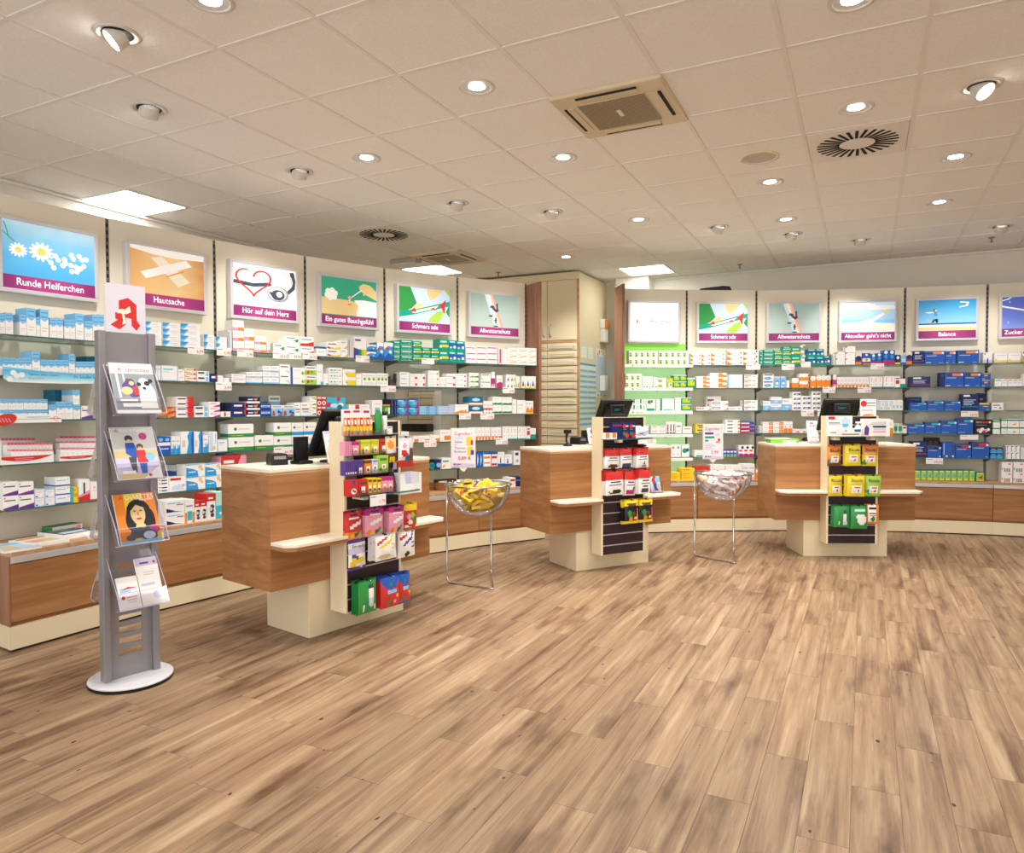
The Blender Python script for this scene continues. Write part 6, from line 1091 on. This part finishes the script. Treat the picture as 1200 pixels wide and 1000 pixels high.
# counter 3
V3 = PV + .1
_, zl = uz(3, 998, 511.5, V3)
m = MB(); m.box((PU0 + .004, -V3 - .01, zl - .007), (PU1 + .004, -PV - .001, zl), M_GLASS, front=M_GEDGE, left=M_GEDGE, right=M_GEDGE); part(m, 'glass_ledge', CT[3])
for x in (PU0 + .03, PU1 - .11):
    m = MB(); m.box((x, -V3 + .02, zl - .035), (x + .05, -PV - .001, zl - .0075), M_CREAM); part(m, 'ledge_bracket', CT[3])
def promo(x0, y0, x1, y1, v, d, label, shp, name='promo_carton'):
    u0, z1 = uz(3, x0, y0, v); u1, _ = uz(3, x1, y0, v); h = z1 - zl
    m = MB(); w = u1 - u0; m.box((-w / 2, 0, 0), (w / 2, d, h), M_WHITE); prints(m, parse(shp), w, h, 0); return solo(m, name, label, 'carton', cw(3, (u0 + u1) / 2, v, zl + .0003), CP[3][1])
promo(970, 487.5, 999, 512, V3 - .03, .04, 'white promotion carton with red new flash on the candy bag counter', 'r .03 .82 .3 .96 r;r .05 .62 .5 .68 e;r .05 .54 .6 .6 u;p .6,.35 .85,.4 .95,.7 .75,.95 .55,.8 x;p .6,.45 .8,.45 .85,.6 .62,.62 c;r .1 .15 .4 .2 e')
promo(981, 502, 1010, 512, V3, .02, 'low white shelf carton in front of the promotion carton', 'r .1 .1 .95 .4 i;r .2 .2 .9 .3 k;r .05 .5 .6 .95 w;d .35 .7 .15 p;r .7 .55 .95 .85 z')
promo(1012, 491, 1043, 512, V3, .06, 'white soap box with purple drop beside the promotion carton', 'p .03,.1 .2,.1 .22,.45 .12,.65 .04,.45 v;r .04 .05 .2 .12 r;r .35 .5 .85 .6 n;r .38 .35 .85 .5 f;r .35 .22 .85 .3 p;p .2,.6 .3,.8 .85,.85 .85,.65 .35,.65 f;r .4 .02 .85 .1 i')
promo(1036, 492.5, 1047, 510, V3 - .07, .03, 'narrow white carton with orange stripe behind the soap box', 'r .6 0 1 .5 o;r .0 .3 .6 .6 s;r .2 .65 .8 .85 f')
u, z = uz(3, 1006, 494, V3 - .05); bottle(3, u, V3 - .06, zl, [(.02, 0), (.024, .008), (.024, .08), (.01, .1), (.01, .11), (.022, .1101), (.022, .125), (.0001, .126)], M_WHITE, M_WHITE, .11, 'pump_bottle', 'small white pump bottle between the promotion cartons')
RIC = 'r .25 .18 .8 .5 w;r .35 .38 .7 .45 r;d .6 .26 .05 h;d .35 .24 .05 j;r .1 .56 .9 .6 l;r .04 .1 .1 .14 h;r .9 .1 .96 .14 h;'
for x0, y0, x1, y1, b_, ex, n, lb in ((969.5, 521.5, 986, 546.5, 'h', 'r 0 .7 1 1 o;r 0 .3 1 .7 o;d .2 .2 .1 g;d .12 .3 .06 r', 1, 'brown-orange herb candy bag, top hook row'), (990.5, 520.5, 1009, 546, 'y', '', 3, 'yellow herb candy bag, middle of the top hook row'), (1010, 520.5, 1028.5, 546, 'y', 'r 0 .5 1 1 o;d .15 .15 .12 g', 1, 'orange-topped herb candy bag ending the top hook row'),
                                      (971, 557, 987.5, 582, 'y', '', 1, 'single yellow herb candy bag starting the second hook row'), (993, 556.5, 1013.5, 582, 'y', '', 4, 'yellow herb candy bag, middle of the second hook row'), (1014, 556.5, 1032, 582.5, 'l', 'd .2 .25 .12 g;d .15 .4 .06 u;r 0 0 1 .06 g', 2, 'lime green herb candy bag ending the second hook row')):
    bags(3, x0, y0, x1, y1, b_, ex + ';' + RIC if ex else RIC, n, lb, 'herb candy bags on the counter slats', 'Ricola', '#23305a', wz=.74, ws=.2)
bags(3, 977, 592, 995, 618, 'g', 'r .55 .3 .8 .8 w;r .55 .6 .8 .8 d;r .55 .12 .85 .3 x;r .3 .1 .38 .25 w', 4, 'green herb candy bag with white label, lowest hook row', 'green bags on the lowest slats')
bags(3, 997, 592, 1016.5, 620, 'g', 'r .25 .75 .85 .86 q;e .65 .38 .3 .22 w;e .5 .5 .2 .12 w', 3, 'dark green bag with white cloud, lowest hook row', 'green bags on the lowest slats')
bags(3, 1013, 591, 1030, 614.5, 'o', 'r .25 .1 .8 .95 w;r .3 .7 .75 .85 k;r .3 .5 .8 .58 k;d .55 .25 .12 g;r .3 .38 .75 .44 o', 1, 'orange and white sweet bag ending the lowest hook row', None)

# ------------------------------------------------------------------ things on the counter tops
def monitor(k, xt, yt, w, label):
    vt = -.05; u0, zt = uz(k, xt, yt, vt); tilt = math.radians(30); L_ = .33
    t = thing('checkout_monitor', label, 'monitor', cw(k, u0 + w / 2, vt, 0), CP[k][1], 'black checkout monitors')
    zb = zt - L_ * math.cos(tilt)
    m = MB(); m.box((-w / 2, 0, -L_), (w / 2, .028, 0), M_BLACK); m.box((-w / 2 + .05, -.014, -L_ + .05), (w / 2 - .05, 0, -.06), M_BLACK); o = part(m, 'screen_housing', t, bevel=.006, loc=(0, 0, zt)); o.rotation_euler = (tilt, 0, 0)
    yb = math.sin(tilt) * L_
    m = MB(); m.box((-.04, yb * .55, CZ + .012), (.04, yb * .55 + .03, zt - L_ * .5), M_BLACK); m.prism(circ(0, yb * .55 + .02, .11, .08, 20), CZ + .0004, CZ + .012, M_BLACK); part(m, 'stand', t)
    m = MB(); cx = -w * .02; m.box((cx - .075, -.018, -.085), (cx + .075, .012, -.0), M_BLACK2); o = part(m, 'customer_display', t, bevel=.008, loc=(0, .02, zt - .035)); o.rotation_euler = (-.15, 0, 0)
    m = MB(); m.box((cx - .055, -.0188, -.065), (cx + .055, -.0182, -.02), mat('#0a1414', .15)); m.box((cx - .04, -.0192, -.045), (cx + .03, -.0189, -.04), mat('#1f6a66', .4, emit=.15)); m.box((cx - .04, -.0192, -.055), (cx + .01, -.0189, -.051), mat('#1f6a66', .4, emit=.15)); part(m, 'display_glass', o)
monitor(1, 380, 482, .34, 'black checkout monitor on the counter beside the magazine stand')
monitor(2, 706, 469.5, .33, 'black checkout monitor on the counter with red packets')
monitor(3, 966, 468.5, .34, 'black checkout monitor on the counter with yellow candy bags')
def top_at(k, x, y): u, v = uv(k, x, y, CZ); return u, v
def terminal(k, x, y, s, label):
    u, v = top_at(k, x, y); t = thing('card_terminal', label, 'card terminal', cw(k, u, v, CZ + .0004), CP[k][1] + s)
    m = MB(); m.yprism([(-.05, 0), (.05, 0), (.048, .06), (.04, .068), (-.04, .068), (-.048, .06)], -.03, .09, M_BLACK2); part(m, 'body', t, bevel=.008)
    m = MB(); m.box((-.035, -.0312, .035), (.035, -.0302, .055), M_ALU_MATT); part(m, 'screen', t)
terminal(1, 326.5, 545, -.3, 'small black card terminal on the counter beside the magazine stand')
def scanner(k, x, y, hgt, label, s=0.0):
    u, v = top_at(k, x, y); t = thing('barcode_scanner', label, 'scanner', cw(k, u, v, CZ + .0004), CP[k][1] + s)
    m = MB(); m.lathe([(.04, 0), (.04, .01), (.02, .016), (.012, .03)], M_BLACK, 18); part(m, 'foot', t, True)
    m = MB(); m.tube([(0, 0, .015), (0, .012, hgt * .3), (0, .012, hgt * .55), (0, -.005, hgt * .8)], .009, M_BLACK); part(m, 'neck', t, True)
    m = MB(); m.box((-.022, -.03, hgt * .75), (.022, .03, hgt), M_BLACK); m.box((-.012, -.0, hgt * .45), (.012, .02, hgt * .76), M_BLACK2); part(m, 'head', t, bevel=.01)
def handset(k, x, y, w, h, label, s=0.0):
    u, v = top_at(k, x, y); t = thing('cordless_phone', label, 'phone', cw(k, u, v, CZ + .0004), CP[k][1] + s)
    m = MB(); m.box((-w * .6, -.02, 0), (w * .6, .08, .022), M_BLACK); part(m, 'cradle', t, bevel=.008)
    m = MB(); m.box((-w / 2, .02, .022), (w / 2, .055, h), M_BLACK); m.box((-w * .32, .0185, h * .62), (w * .32, .02, h * .88), M_BLACK2); o = part(m, 'handset', t, bevel=.012)
    return t
handset(1, 357, 544, .085, .165, 'upright black cordless phone in its cradle before the monitor')
u, v = top_at(1, 349, 540); m = MB(); m.box((-.09, -.03, 0), (.06, .06, .02), M_BLACK2); solo(m, 'keyboard', 'small black keyboard lying behind the cordless phone', 'keyboard', cw(1, u - .03, v - .12, CZ + .0004), CP[1][1] + .2, bevel=.005)
def holder(k, x, y, w, h, label, shp, vofs=0, uo=0, zb=None, name='leaflet_holder'):
    zb = CZ if zb is None else zb; P = uv(k, x, y, zb); c = cw(k, P[0] + uo, P[1] + vofs, zb + .0004)
    t = thing(name, label, 'leaflet holder', c, CP[k][1])
    th = -.28
    m = MB(); m.box((-w / 2 - .004, .004, 0), (w / 2 + .004, .007, h * .9), M_ACRYL); o = part(m, 'back_sheet', t); o.rotation_euler = (th, 0, 0)
    m = MB(); m.box((-w / 2 - .004, -.03, 0), (w / 2 + .004, .012, .003), M_ACRYL); m.box((-w / 2 - .004, -.03, .003), (w / 2 + .004, -.027, h * .3), M_ACRYL); part(m, 'pocket', t)
    lf = thing('leaflet', 'printed white leaflet in the ' + label.split(' with ')[0][:60], 'leaflet', c + Vector((0, 0, .004)), CP[k][1]); lf.rotation_euler = (th, 0, CP[k][1])
    m = MB(); m.box((-w / 2, -.008, 0), (w / 2, .0035, h), M_PAPER); prints(m, parse(shp), w, h, -.0081); part(m, 'sheets', lf)
holder(1, 393, 543.5, .1, .2, 'clear leaflet holder next to the candy rack column', 'r .15 .62 .85 .72 x;r .2 .5 .5 .55 r;r .5 .48 .9 .5 f;r .15 .3 .8 .33 p;r 0 .9 1 1 u')
u, v = top_at(2, 667, 522.5); scanner(2, 665, 523, .145, 'black barcode scanner on a bent neck beside the packet counter monitor', .4)
terminal(2, 680.5, 521, .3, 'low black card terminal beside the barcode scanner')
handset(2, 687.5, 519.5, .05, .12, 'slim black phone handset standing beside the card terminal')
holder(2, 696, 521.5, .1, .15, 'clear leaflet holder next to the packet counter column', 'r .15 .62 .85 .72 u;r .2 .4 .5 .5 r;r .15 .2 .8 .23 p')
holder(2, 767, 576.5, .105, .27, 'clear leaflet holder on the bag shelf of the packet counter', 'r 0 0 1 1 x;d .3 .75 .07 m;p .15,.4 .5,.55 .75,.45 .6,.3 .3,.2 r;d .75 .4 .1 s;p .25,.25 .6,.3 .55,.05 .35,.05 b;p .4,0 1,.3 1,0 w;d .6 .08 .04 r', zb=.612, vofs=.06, uo=-.03)
u, v = top_at(3, 920, 519.5)
t = thing('sample_box', 'flat lime green box with paper on the candy bag counter', 'box', cw(3, u, v - .06, CZ + .0004), CP[3][1])
m = MB(); m.box((-.13, -.06, 0), (.13, .09, .038), mat('#7ac22f', .4)); part(m, 'tray', t, bevel=.003)
m = MB(); m.box((-.02, -.062, .004), (.1, -.0605, .022), M_PAPER); part(m, 'slip', t)
m = MB(); m.box((-.15, -.05, .0385), (.06, .08, .045), mat('#d7e6dc', .5)); part(m, 'papers', t)
u, v = top_at(3, 948, 517); m = MB(); m.lathe([(.034, 0), (.038, .008), (.03, .024), (.012, .032), (.0001, .033)], M_BLACK, 18); 
for q, (a_, b_, c_) in enumerate(m.v): m.v[q] = (a_, b_ * 1.5, c_)
solo(m, 'computer_mouse', 'black computer mouse beside the leaflets on the counter', 'mouse', cw(3, u, v - .08, CZ + .0004), CP[3][1], smooth=True)
holder(3, 956, 519.5, .1, .21, 'clear leaflet holder next to the candy bag column', 'r .15 .72 .85 .8 p;r .3 .85 .6 .92 r;r .15 .4 .8 .43 f;r .15 .25 .7 .28 f', uo=-.02)
v = -.02; u0, z1 = uz(3, 1010, 468, v); u1, _ = uz(3, 1029, 468, v); h = z1 - CZ; w = u1 - u0
t = thing('brochure_stand', 'upright brochure with red seal and feet picture beside the monitor', 'brochure', cw(3, (u0 + u1) / 2, v - .03, CZ + .0004), CP[3][1])
m = MB(); m.box((-w / 2, 0, .003), (w / 2, .006, h), M_PAPER); prints(m, parse('d .22 .9 .07 r;r .4 .9 .95 .93 e;r .4 .84 .95 .87 p;r 0 .48 1 .55 p;e .5 .62 .4 .05 o;r 0 .4 1 .52 u;r .1 .44 .7 .47 n;r .1 .74 .8 .77 u'), w, h, 0); part(m, 'front_sheet', t)
m = MB(); m.box((-w / 2, -.02, 0), (w / 2, .03, .003), M_ACRYL); part(m, 'foot', t)

# ------------------------------------------------------------------ magazine stand
SP = Vector((-3.276, 2.290, 0)); SG = math.radians(76.42); SU = Vector((math.cos(SG), math.sin(SG), 0)); SN = Vector((math.sin(SG), -math.cos(SG), 0))
st = thing('magazine_stand', 'grey aluminium magazine stand with red pharmacy sign and clear pockets', 'magazine stand', SP, SG)
m = MB(); m.lathe([(.19, 0), (.192, .004), (.192, .016)], M_BLACK, 40); part(m, 'base_rim', st)
m = MB(); m.lathe([(.192, .0165), (.192, .022), (.188, .025), (.0001, .0252)], mat('#d9d8dc', .35), 40); part(m, 'base_plate', st)
for s in (-1, 1):
    m = MB(); x0 = s * .116 - .0165; m.box((x0, -.028, .0253), (x0 + .033, .028, 1.735), M_ALU_MATT); part(m, 'post', st, bevel=.003)
m = MB(); slots = [.135 + .056 * k for k in range(5)] + [.5, .56, .78, .84, 1.09, 1.15]
zc = .0253
for z in slots:
    m.box((-.0985, -.006, zc), (.0985, .006, z), M_ALU_MATT); m.box((-.0985, -.006, z), (-.055, .006, z + .032), M_ALU_MATT); m.box((.055, -.006, z), (.0985, .006, z + .032), M_ALU_MATT); zc = z + .032
m.box((-.0985, -.006, zc), (.0985, .006, 1.73), M_ALU_MATT); part(m, 'slotted_panel', st)
m = MB(); m.box((-.0935, -.008, 1.731), (.0935, -.0065, 1.968), mat('#d6d1da', .25, name='frosted_sign')); sg = part(m, 'sign', st)
m = MB(); z0, hh = 1.731, .237
prints(m, [('p', [(.33, .38), (.33, .66), (.56, .73), (.77, .6), (.77, .28), (.86, .17), (.76, .06), (.64, .16), (.64, .3), (.5, .32), (.5, .18), (.34, .06), (.12, .15), (.3, .26), (.24, .28), (.24, .42)], 'r'), ('p', [(.5, .5), (.6, .56), (.63, .44), (.5, .38)], 'i'), ('e', [.42, .44, .12, .05], 'i'), ('p', [(.4, .4), (.46, .4), (.5, .2), (.4, .16), (.43, .25)], 'i')], .187, hh, -.0082, z0=z0); part(m, 'emblem', sg)
def pocket(zb, zt, s, label=None):
    """clear tilted pocket on side s (+1 front, -1 rear)"""
    m = MB(); y = lambda v: -v * s; w = .115
    a0, a1 = (y(.012), zt), (y(.135), zb)
    def sheet4(p): m.poly(p, M_ACRYL)
    th = .003
    q = [(-w, a0[0], a0[1]), (w, a0[0], a0[1]), (w, a1[0], a1[1]), (-w, a1[0], a1[1])]; sheet4(q)
    f0 = (y(.185), zb + .012); f1 = (y(.145), zb + .085)
    sheet4([(-w, a1[0], a1[1]), (w, a1[0], a1[1]), (w, f0[0], f0[1]), (-w, f0[0], f0[1])]); sheet4([(-w, f0[0], f0[1]), (w, f0[0], f0[1]), (w, f1[0], f1[1]), (-w, f1[0], f1[1])])
    for x in (-w, w): sheet4([(x, a0[0], a0[1]), (x, a1[0], a1[1]), (x, f0[0], f0[1]), (x, f1[0], f1[1])])
    r = .0016
    for x in (-w, w): m.tube([(x, a0[0], a0[1]), (x, f1[0], f1[1]), (x, f0[0], f0[1]), (x, a1[0], a1[1])], r, M_ACRYL_EDGE, 5)
    m.tube([(-w, f1[0], f1[1]), (w, f1[0], f1[1])], r, M_ACRYL_EDGE, 5); m.tube([(-w, f0[0], f0[1]), (w, f0[0], f0[1])], r, M_ACRYL_EDGE, 5); m.tube([(-w, a1[0], a1[1]), (w, a1[0], a1[1])], r, M_ACRYL_EDGE, 5)
    part(m, 'clear_pocket', st)
TILT = -math.atan2(.123, .262)
def mag_at(zb, vb, label, shp, words, w=.2, h=.27, n=3, group=None, uo=0, name='magazine', cat='magazine', extra=()):
    for q in range(n):
        P = SP + SU * (uo + .002 * (n - 1 - q)) + SN * (vb - .0075 * (n - 1 - q)) + Vector((0, 0, zb + .001 * (n - 1 - q)))
        t = thing(name, label + ('' if n == 1 else ', front copy' if q == n - 1 else ', copy behind'), cat, P, SG, group); t.rotation_euler = (TILT, 0, SG)
        m = MB(); m.box((-w / 2, 0, 0), (w / 2, .0055, h), M_PAPER); prints(m, parse(shp) if isinstance(shp, str) else shp, w, h, 0, step=.00012); part(m, 'cover', t)
        if q == n - 1:
            for (s, x, z, sz, c, al) in words: text(t, s, (x - .5) * w, -.005, z * h, sz, mat(c, .5), al)
PZ = [(1.325, 1.59), (1.01, 1.27), (.70, .96), (.39, .65)]
for zb, zt in PZ: pocket(zb, zt, 1)
for zb, zt in PZ[:4]: pocket(zb, zt, -1)
mag_at(1.334, .162, 'magazine with white spotted dog on the top pocket of the stand', 'r 0 0 1 1 f;r 0 .07 1 .79 e;r .1 .3 .16 .79 f;r .26 .5 .3 .79 f;r .14 .8 .86 .92 w;r 0 0 1 .07 w;p .2,.55 .35,.7 .5,.62 .62,.35 .4,.3 .25,.45 v;d .42 .63 .06 h;d .43 .6 .045 j;p .42,.5 .55,.55 .6,.38 .48,.36 r;e .3 .45 .13 .08 j;p .55,.1 .95,.1 .95,.45 .85,.62 .7,.66 .58,.55 w;d .72 .62 .09 w;d .79 .6 .05 k;d .6 .58 .04 k;d .71 .5 .03 k;d .88 .65 .04 k;r .1 .24 .5 .28 w;r .14 .13 .7 .2 w', [('Umschau', .34, .86, .03, '#cf3a31', 'LEFT'), ('A', .21, .86, .03, '#cf3a31', 'CENTER')], group='spotted dog magazines')
mag_at(1.02, .162, 'family magazine with man in blue and child in red coat', 'r 0 0 1 1 j;r 0 .55 1 1 f;r 0 .1 1 .4 u;d .38 .78 .07 d;d .38 .72 .05 j;p .28,.7 .48,.7 .56,.45 .44,.38 .26,.5 b;p .3,.42 .48,.42 .44,.12 .34,.12 d;d .6 .62 .06 h;d .6 .58 .04 j;p .5,.55 .7,.55 .74,.3 .5,.3 r;p .52,.3 .7,.3 .66,.1 .54,.1 b;d .8 .42 .08 s;d .72 .82 .07 m;p .55,0 1,.25 1,0 w;d .72 .06 .03 r;r .1 .1 .4 .16 w', [('Baby & Familie', .2, .93, .021, '#f7f3ea', 'LEFT'), ('A', .12, .93, .024, '#cf3a31', 'CENTER')], group='family magazines')
mag_at(.71, .162, 'orange magazine with portrait of dark-haired woman in third pocket', 'r 0 0 1 1 y;r 0 0 .25 1 o;r .7 .2 1 1 o;e .55 .62 .3 .27 k;e .78 .45 .14 .25 k;e .32 .45 .12 .2 k;e .52 .6 .18 .24 j;e .53 .36 .1 .09 j;p .3,.3 .45,.32 .6,.3 .8,.34 .9,.1 .2,.1 d;e .45 .65 .035 .014 h;e .6 .65 .035 .014 h;p .51,.64 .54,.64 .55,.55 .5,.55 o;e .53 .49 .07 .018 r;p .3,.75 .55,.86 .75,.78 .7,.7 .5,.78 .36,.66 k;d .85 .25 .09 m;e .7 .14 .2 .12 d;e .7 .14 .15 .08 x;r 0 0 1 .06 s;e .25 .12 .12 .06 d', [('DIABETES', .27, .93, .031, '#fbf6ea', 'LEFT'), ('A', .17, .93, .03, '#cf3a31', 'CENTER'), ('Ratgeber', .6, .87, .018, '#fbf6ea', 'LEFT')], w=.19, h=.25, group='orange portrait magazines')
mag_at(.4, .165, 'short white leaflet pack with blue lettering in lowest pocket', 'r .1 .6 .9 .7 x;r .1 .55 .6 .6 s;d .2 .38 .06 r;r .35 .36 .85 .4 p;r .35 .28 .85 .31 p;r .4 .2 .8 .22 p;p .1,.62 .5,.72 .9,.66 .5,.66 r', [], w=.095, h=.15, n=4, uo=-.056, name='leaflet', cat='leaflet', group='lowest pocket leaflets')
mag_at(.4, .16, 'tall white leaflet pack with lilac header in lowest pocket', 'r 0 .86 1 1 u;r .2 .9 .6 .94 v;d .85 .92 .03 r;r .3 .7 .8 .72 f;r .3 .65 .75 .67 f;r .1 .42 .7 .47 u;d .75 .2 .09 u', [], w=.105, h=.23, n=4, uo=.05, name='leaflet', cat='leaflet', group='lowest pocket leaflets')
for k, (zb, zt) in enumerate(PZ[:2]):
    P = SP - SN * .1 + Vector((0, 0, zb + .02)); t = thing('magazine', ('magazine in the topmost rear pocket of the stand', 'magazine in the second rear pocket of the stand')[k], 'magazine', P, SG); t.rotation_euler = (-TILT, 0, SG)
    m = MB(); m.box((-.1, -.02, 0), (.1, 0, .25), pcol('f'), back=pcol('r')); part(m, 'cover', t)

# ------------------------------------------------------------------ candy bowls on chrome stands
def bowl(cx, cy, rot, label, clab, signl, box_cols, nbox, sx0, sy0, sx1, sy1, sign):
    zr, R_ = .767, .25
    t = thing('bowl_stand', label, 'display stand', (cx, cy, 0), rot, 'candy bowls on chrome stands')
    L_, Rr, Fp = [(R_ * .97 * math.cos(math.radians(a)), R_ * .97 * math.sin(math.radians(a))) for a in (204, 94, 326)]
    def corner(a, b_, f): return (a[0] + (b_[0] - a[0]) * f, a[1] + (b_[1] - a[1]) * f)
    path = [(L_[0], L_[1], zr - .005), (L_[0], L_[1], .06), (L_[0] * .99, L_[1] * .99, .03), (*corner(L_, Fp, .05), .012), (*corner(L_, Fp, .1), .009), (*corner(L_, Fp, .86), .009), (*corner(L_, Fp, .95), .009), (*corner(Fp, Rr, .02), .009), (*corner(Fp, Rr, .06), .009), (*corner(Fp, Rr, .12), .009), (*corner(Fp, Rr, .9), .009), (*corner(Fp, Rr, .95), .012), (Rr[0] * .99, Rr[1] * .99, .03), (Rr[0], Rr[1], .06), (Rr[0], Rr[1], zr - .005)]
    m = MB(); m.tube(path, .008, M_CHROME, 10); part(m, 'tube_frame', t, True)
    m = MB(); ring = [(R_ * 1.02 * math.cos(a), R_ * 1.02 * math.sin(a), zr) for a in [2 * math.pi * k / 40 for k in range(41)]]; m.tube(ring, .0075, M_CHROME, 8); part(m, 'ring', t, True)
    m = MB(); prof = [(R_ * math.cos(a) + .0001, zr - R_ * math.sin(a)) for a in [math.pi / 2 * k / 14 for k in range(14, -1, -1)]] + [(R_ + .012, zr + .003)]; m.lathe(prof, M_ACRYL, 40, cap=False); part(m, 'clear_bowl', t, True)
    # card on a stem
    P = Vector((cx, cy, 0)); n = Vector((-CF.x, -CF.y, 0)).normalized(); o = P + n * .05
    A, B = atplane(sx0, sy1, o, n), atplane(sx1, sy1, o, n); T = atplane(sx0, sy0, o, n); w = (B - A).length; h = T.z - A.z; c = (A + B) / 2; rz = math.atan2((B - A).y, (B - A).x)
    s_ = thing('sign_card', signl, 'sign', (c.x, c.y, A.z), rz)
    m = MB(); m.box((-w / 2, 0, 0), (w / 2, .006, h), mat('#e9e0d2', .4)); m.yprism([(-w * .18, -.0), (-.006, -.03), (.006, -.03), (w * .18, -.0)], .001, .005, mat('#e9e0d2', .4)); part(m, 'frame', s_, bevel=.002)
    m = MB(); m.box((-w * .45, -.001, h * .03), (w * .45, 0, h * .97), mat('#ece6ea', .4)); part(m, 'sheet', s_)
    m = MB(); m.tube([(0, .003, -.03), (0, .003, -(A.z - zr) - .03)], .003, M_CHROME, 8); part(m, 'stem', s_)
    sign(s_, w, h)
    # the small boxes heaped in the bowl
    rnd = random.Random(int(cx * 100)); k = 0
    layers = ((zr - .165, .07, 3), (zr - .13, .115, 5), (zr - .095, .145, 7), (zr - .06, .165, 8), (zr - .025, .17, 9), (zr - .004, .12, 5))
    me = {}
    for c_ in range(len(box_cols)):
        b_, p_ = box_cols[c_]; m = MB(); bw, bd, bh = .105, .068, .024
        m.box((-bw / 2, -bd / 2, -bh / 2), (bw / 2, bd / 2, bh / 2), pcol(b_)); i0 = len(m.v); prints(m, parse(p_), bw, bd, 0, z0=-bd / 2)
        for q in range(i0, len(m.v)): vx, vy, vz = m.v[q]; m.v[q] = (vx, vz, bh / 2 - vy)
        i1 = len(m.v); prints(m, parse(p_), bw, bd, 0, z0=-bd / 2)
        for q in range(i1, len(m.v)): vx, vy, vz = m.v[q]; m.v[q] = (-vx, vz, -bh / 2 + vy)
        me[c_] = m.mesh('candy_box')
    for z, rad, cnt in layers:
        for j in range(cnt):
            a = 2 * math.pi * (j + rnd.random() * .5) / cnt; rr = rad * (0.55 + .45 * ((j * 7) % 3) / 2)
            ob = link('candy_box', me[k % len(me)], None, (cx + rr * math.cos(a), cy + rr * math.sin(a), z + rnd.uniform(-.012, .012)))
            tl = .15 + .35 * rr / rad; ob.rotation_euler = (rnd.uniform(-tl, tl) + .3, rnd.uniform(-tl, tl), rnd.uniform(0, 6.28)); k += 1
            tag(ob, clab[k % len(box_cols)], 'candy box', 'small boxes heaped in a bowl')
def sign1(s, w, h):
    V = mat('#5b4a8f', .5)
    text(s, 'Zugreifen !', 0, -.0022, h * .86, h * .115, M_RED, sx=.9, maxw=w * .8)
    for tx, z, sz in (('Salbei-', .655, .085), ('oder', .585, .04), ('Thymian', .5, .085), ('Bonbons', .41, .085)): text(s, tx, -w * .37, -.0022, h * z, h * sz, V, 'LEFT', maxw=w * .52)
    text(s, '0,89 €', w * .05, -.0022, h * .24, h * .125, M_RED, bold=.01, maxw=w * .62)
    m = MB(); prints(m, parse('r .13 .735 .5 .765 u;r .62 .56 .86 .78 y;r .8 .58 .9 .7 r;r .66 .32 .88 .53 y;r .8 .33 .93 .45 v;p .06,.13 .94,.1 .94,.05 .08,.04 u;d .15 .09 .025 m;r .22 .08 .4 .1 v'), w, h, -.0012); part(m, 'print', s)
def sign2(s, w, h):
    V = mat('#5b4a8f', .5); G = mat('#5f8f7c', .5)
    text(s, 'Zugreifen !', 0, -.0022, h * .87, h * .115, M_RED, maxw=w * .8)
    text(s, '2,99', w * .08, -.0022, h * .2, h * .125, M_RED, bold=.01)
    m = MB(); prints(m, parse('r .1 .71 .52 .77 v;r .1 .6 .56 .66 t;r .1 .51 .27 .56 t;r .1 .42 .5 .44 u;r .1 .38 .6 .4 u;r .1 .34 .45 .36 u;r .1 .29 .55 .31 u;r .62 .66 .82 .75 f;r .64 .5 .84 .66 i;d .78 .56 .04 m;r .64 .48 .84 .52 o;p .06,.12 .94,.08 .94,.04 .08,.03 u;d .15 .08 .025 m;r .22 .07 .4 .09 v'), w, h, -.0012); part(m, 'print', s)
c2 = atz(847, 554.5, .767)
YB2 = (('y', 'r 0 0 .22 1 v;r .35 .3 .8 .4 h;r .3 .6 .9 .75 o'), ('y', 'r 0 0 .18 1 r;r .35 .3 .8 .45 h;r .3 .65 .9 .8 j'))
WB2 = (('w', 'p 0,0 .3,0 .15,1 0,1 o;r .4 .5 .9 .65 h;d .75 .25 .2 r'), ('w', 'p .75,0 1,0 1,1 .85,1 o;r .1 .5 .6 .65 e;d .2 .25 .2 m'))
bowl(-2.66, 4.745, 0, 'clear bowl of yellow candy boxes on a bent chrome stand', ['small yellow candy box with violet end in the bowl', 'small yellow candy box with red end in the bowl'], 'price sign reading 0,89 above the bowl of yellow boxes', YB2, 37, 528.5, 502, 557.5, 548.5, sign1)
bowl(c2.x, c2.y, math.radians(-18), 'clear bowl of white sample boxes on a bent chrome stand', ['small white box with orange corner and red dot in the bowl', 'small white box with orange edge and pink dot in the bowl'], 'price sign reading 2,99 above the bowl of white boxes', WB2, 37, 823.5, 497.5, 847.5, 538.5, sign2)
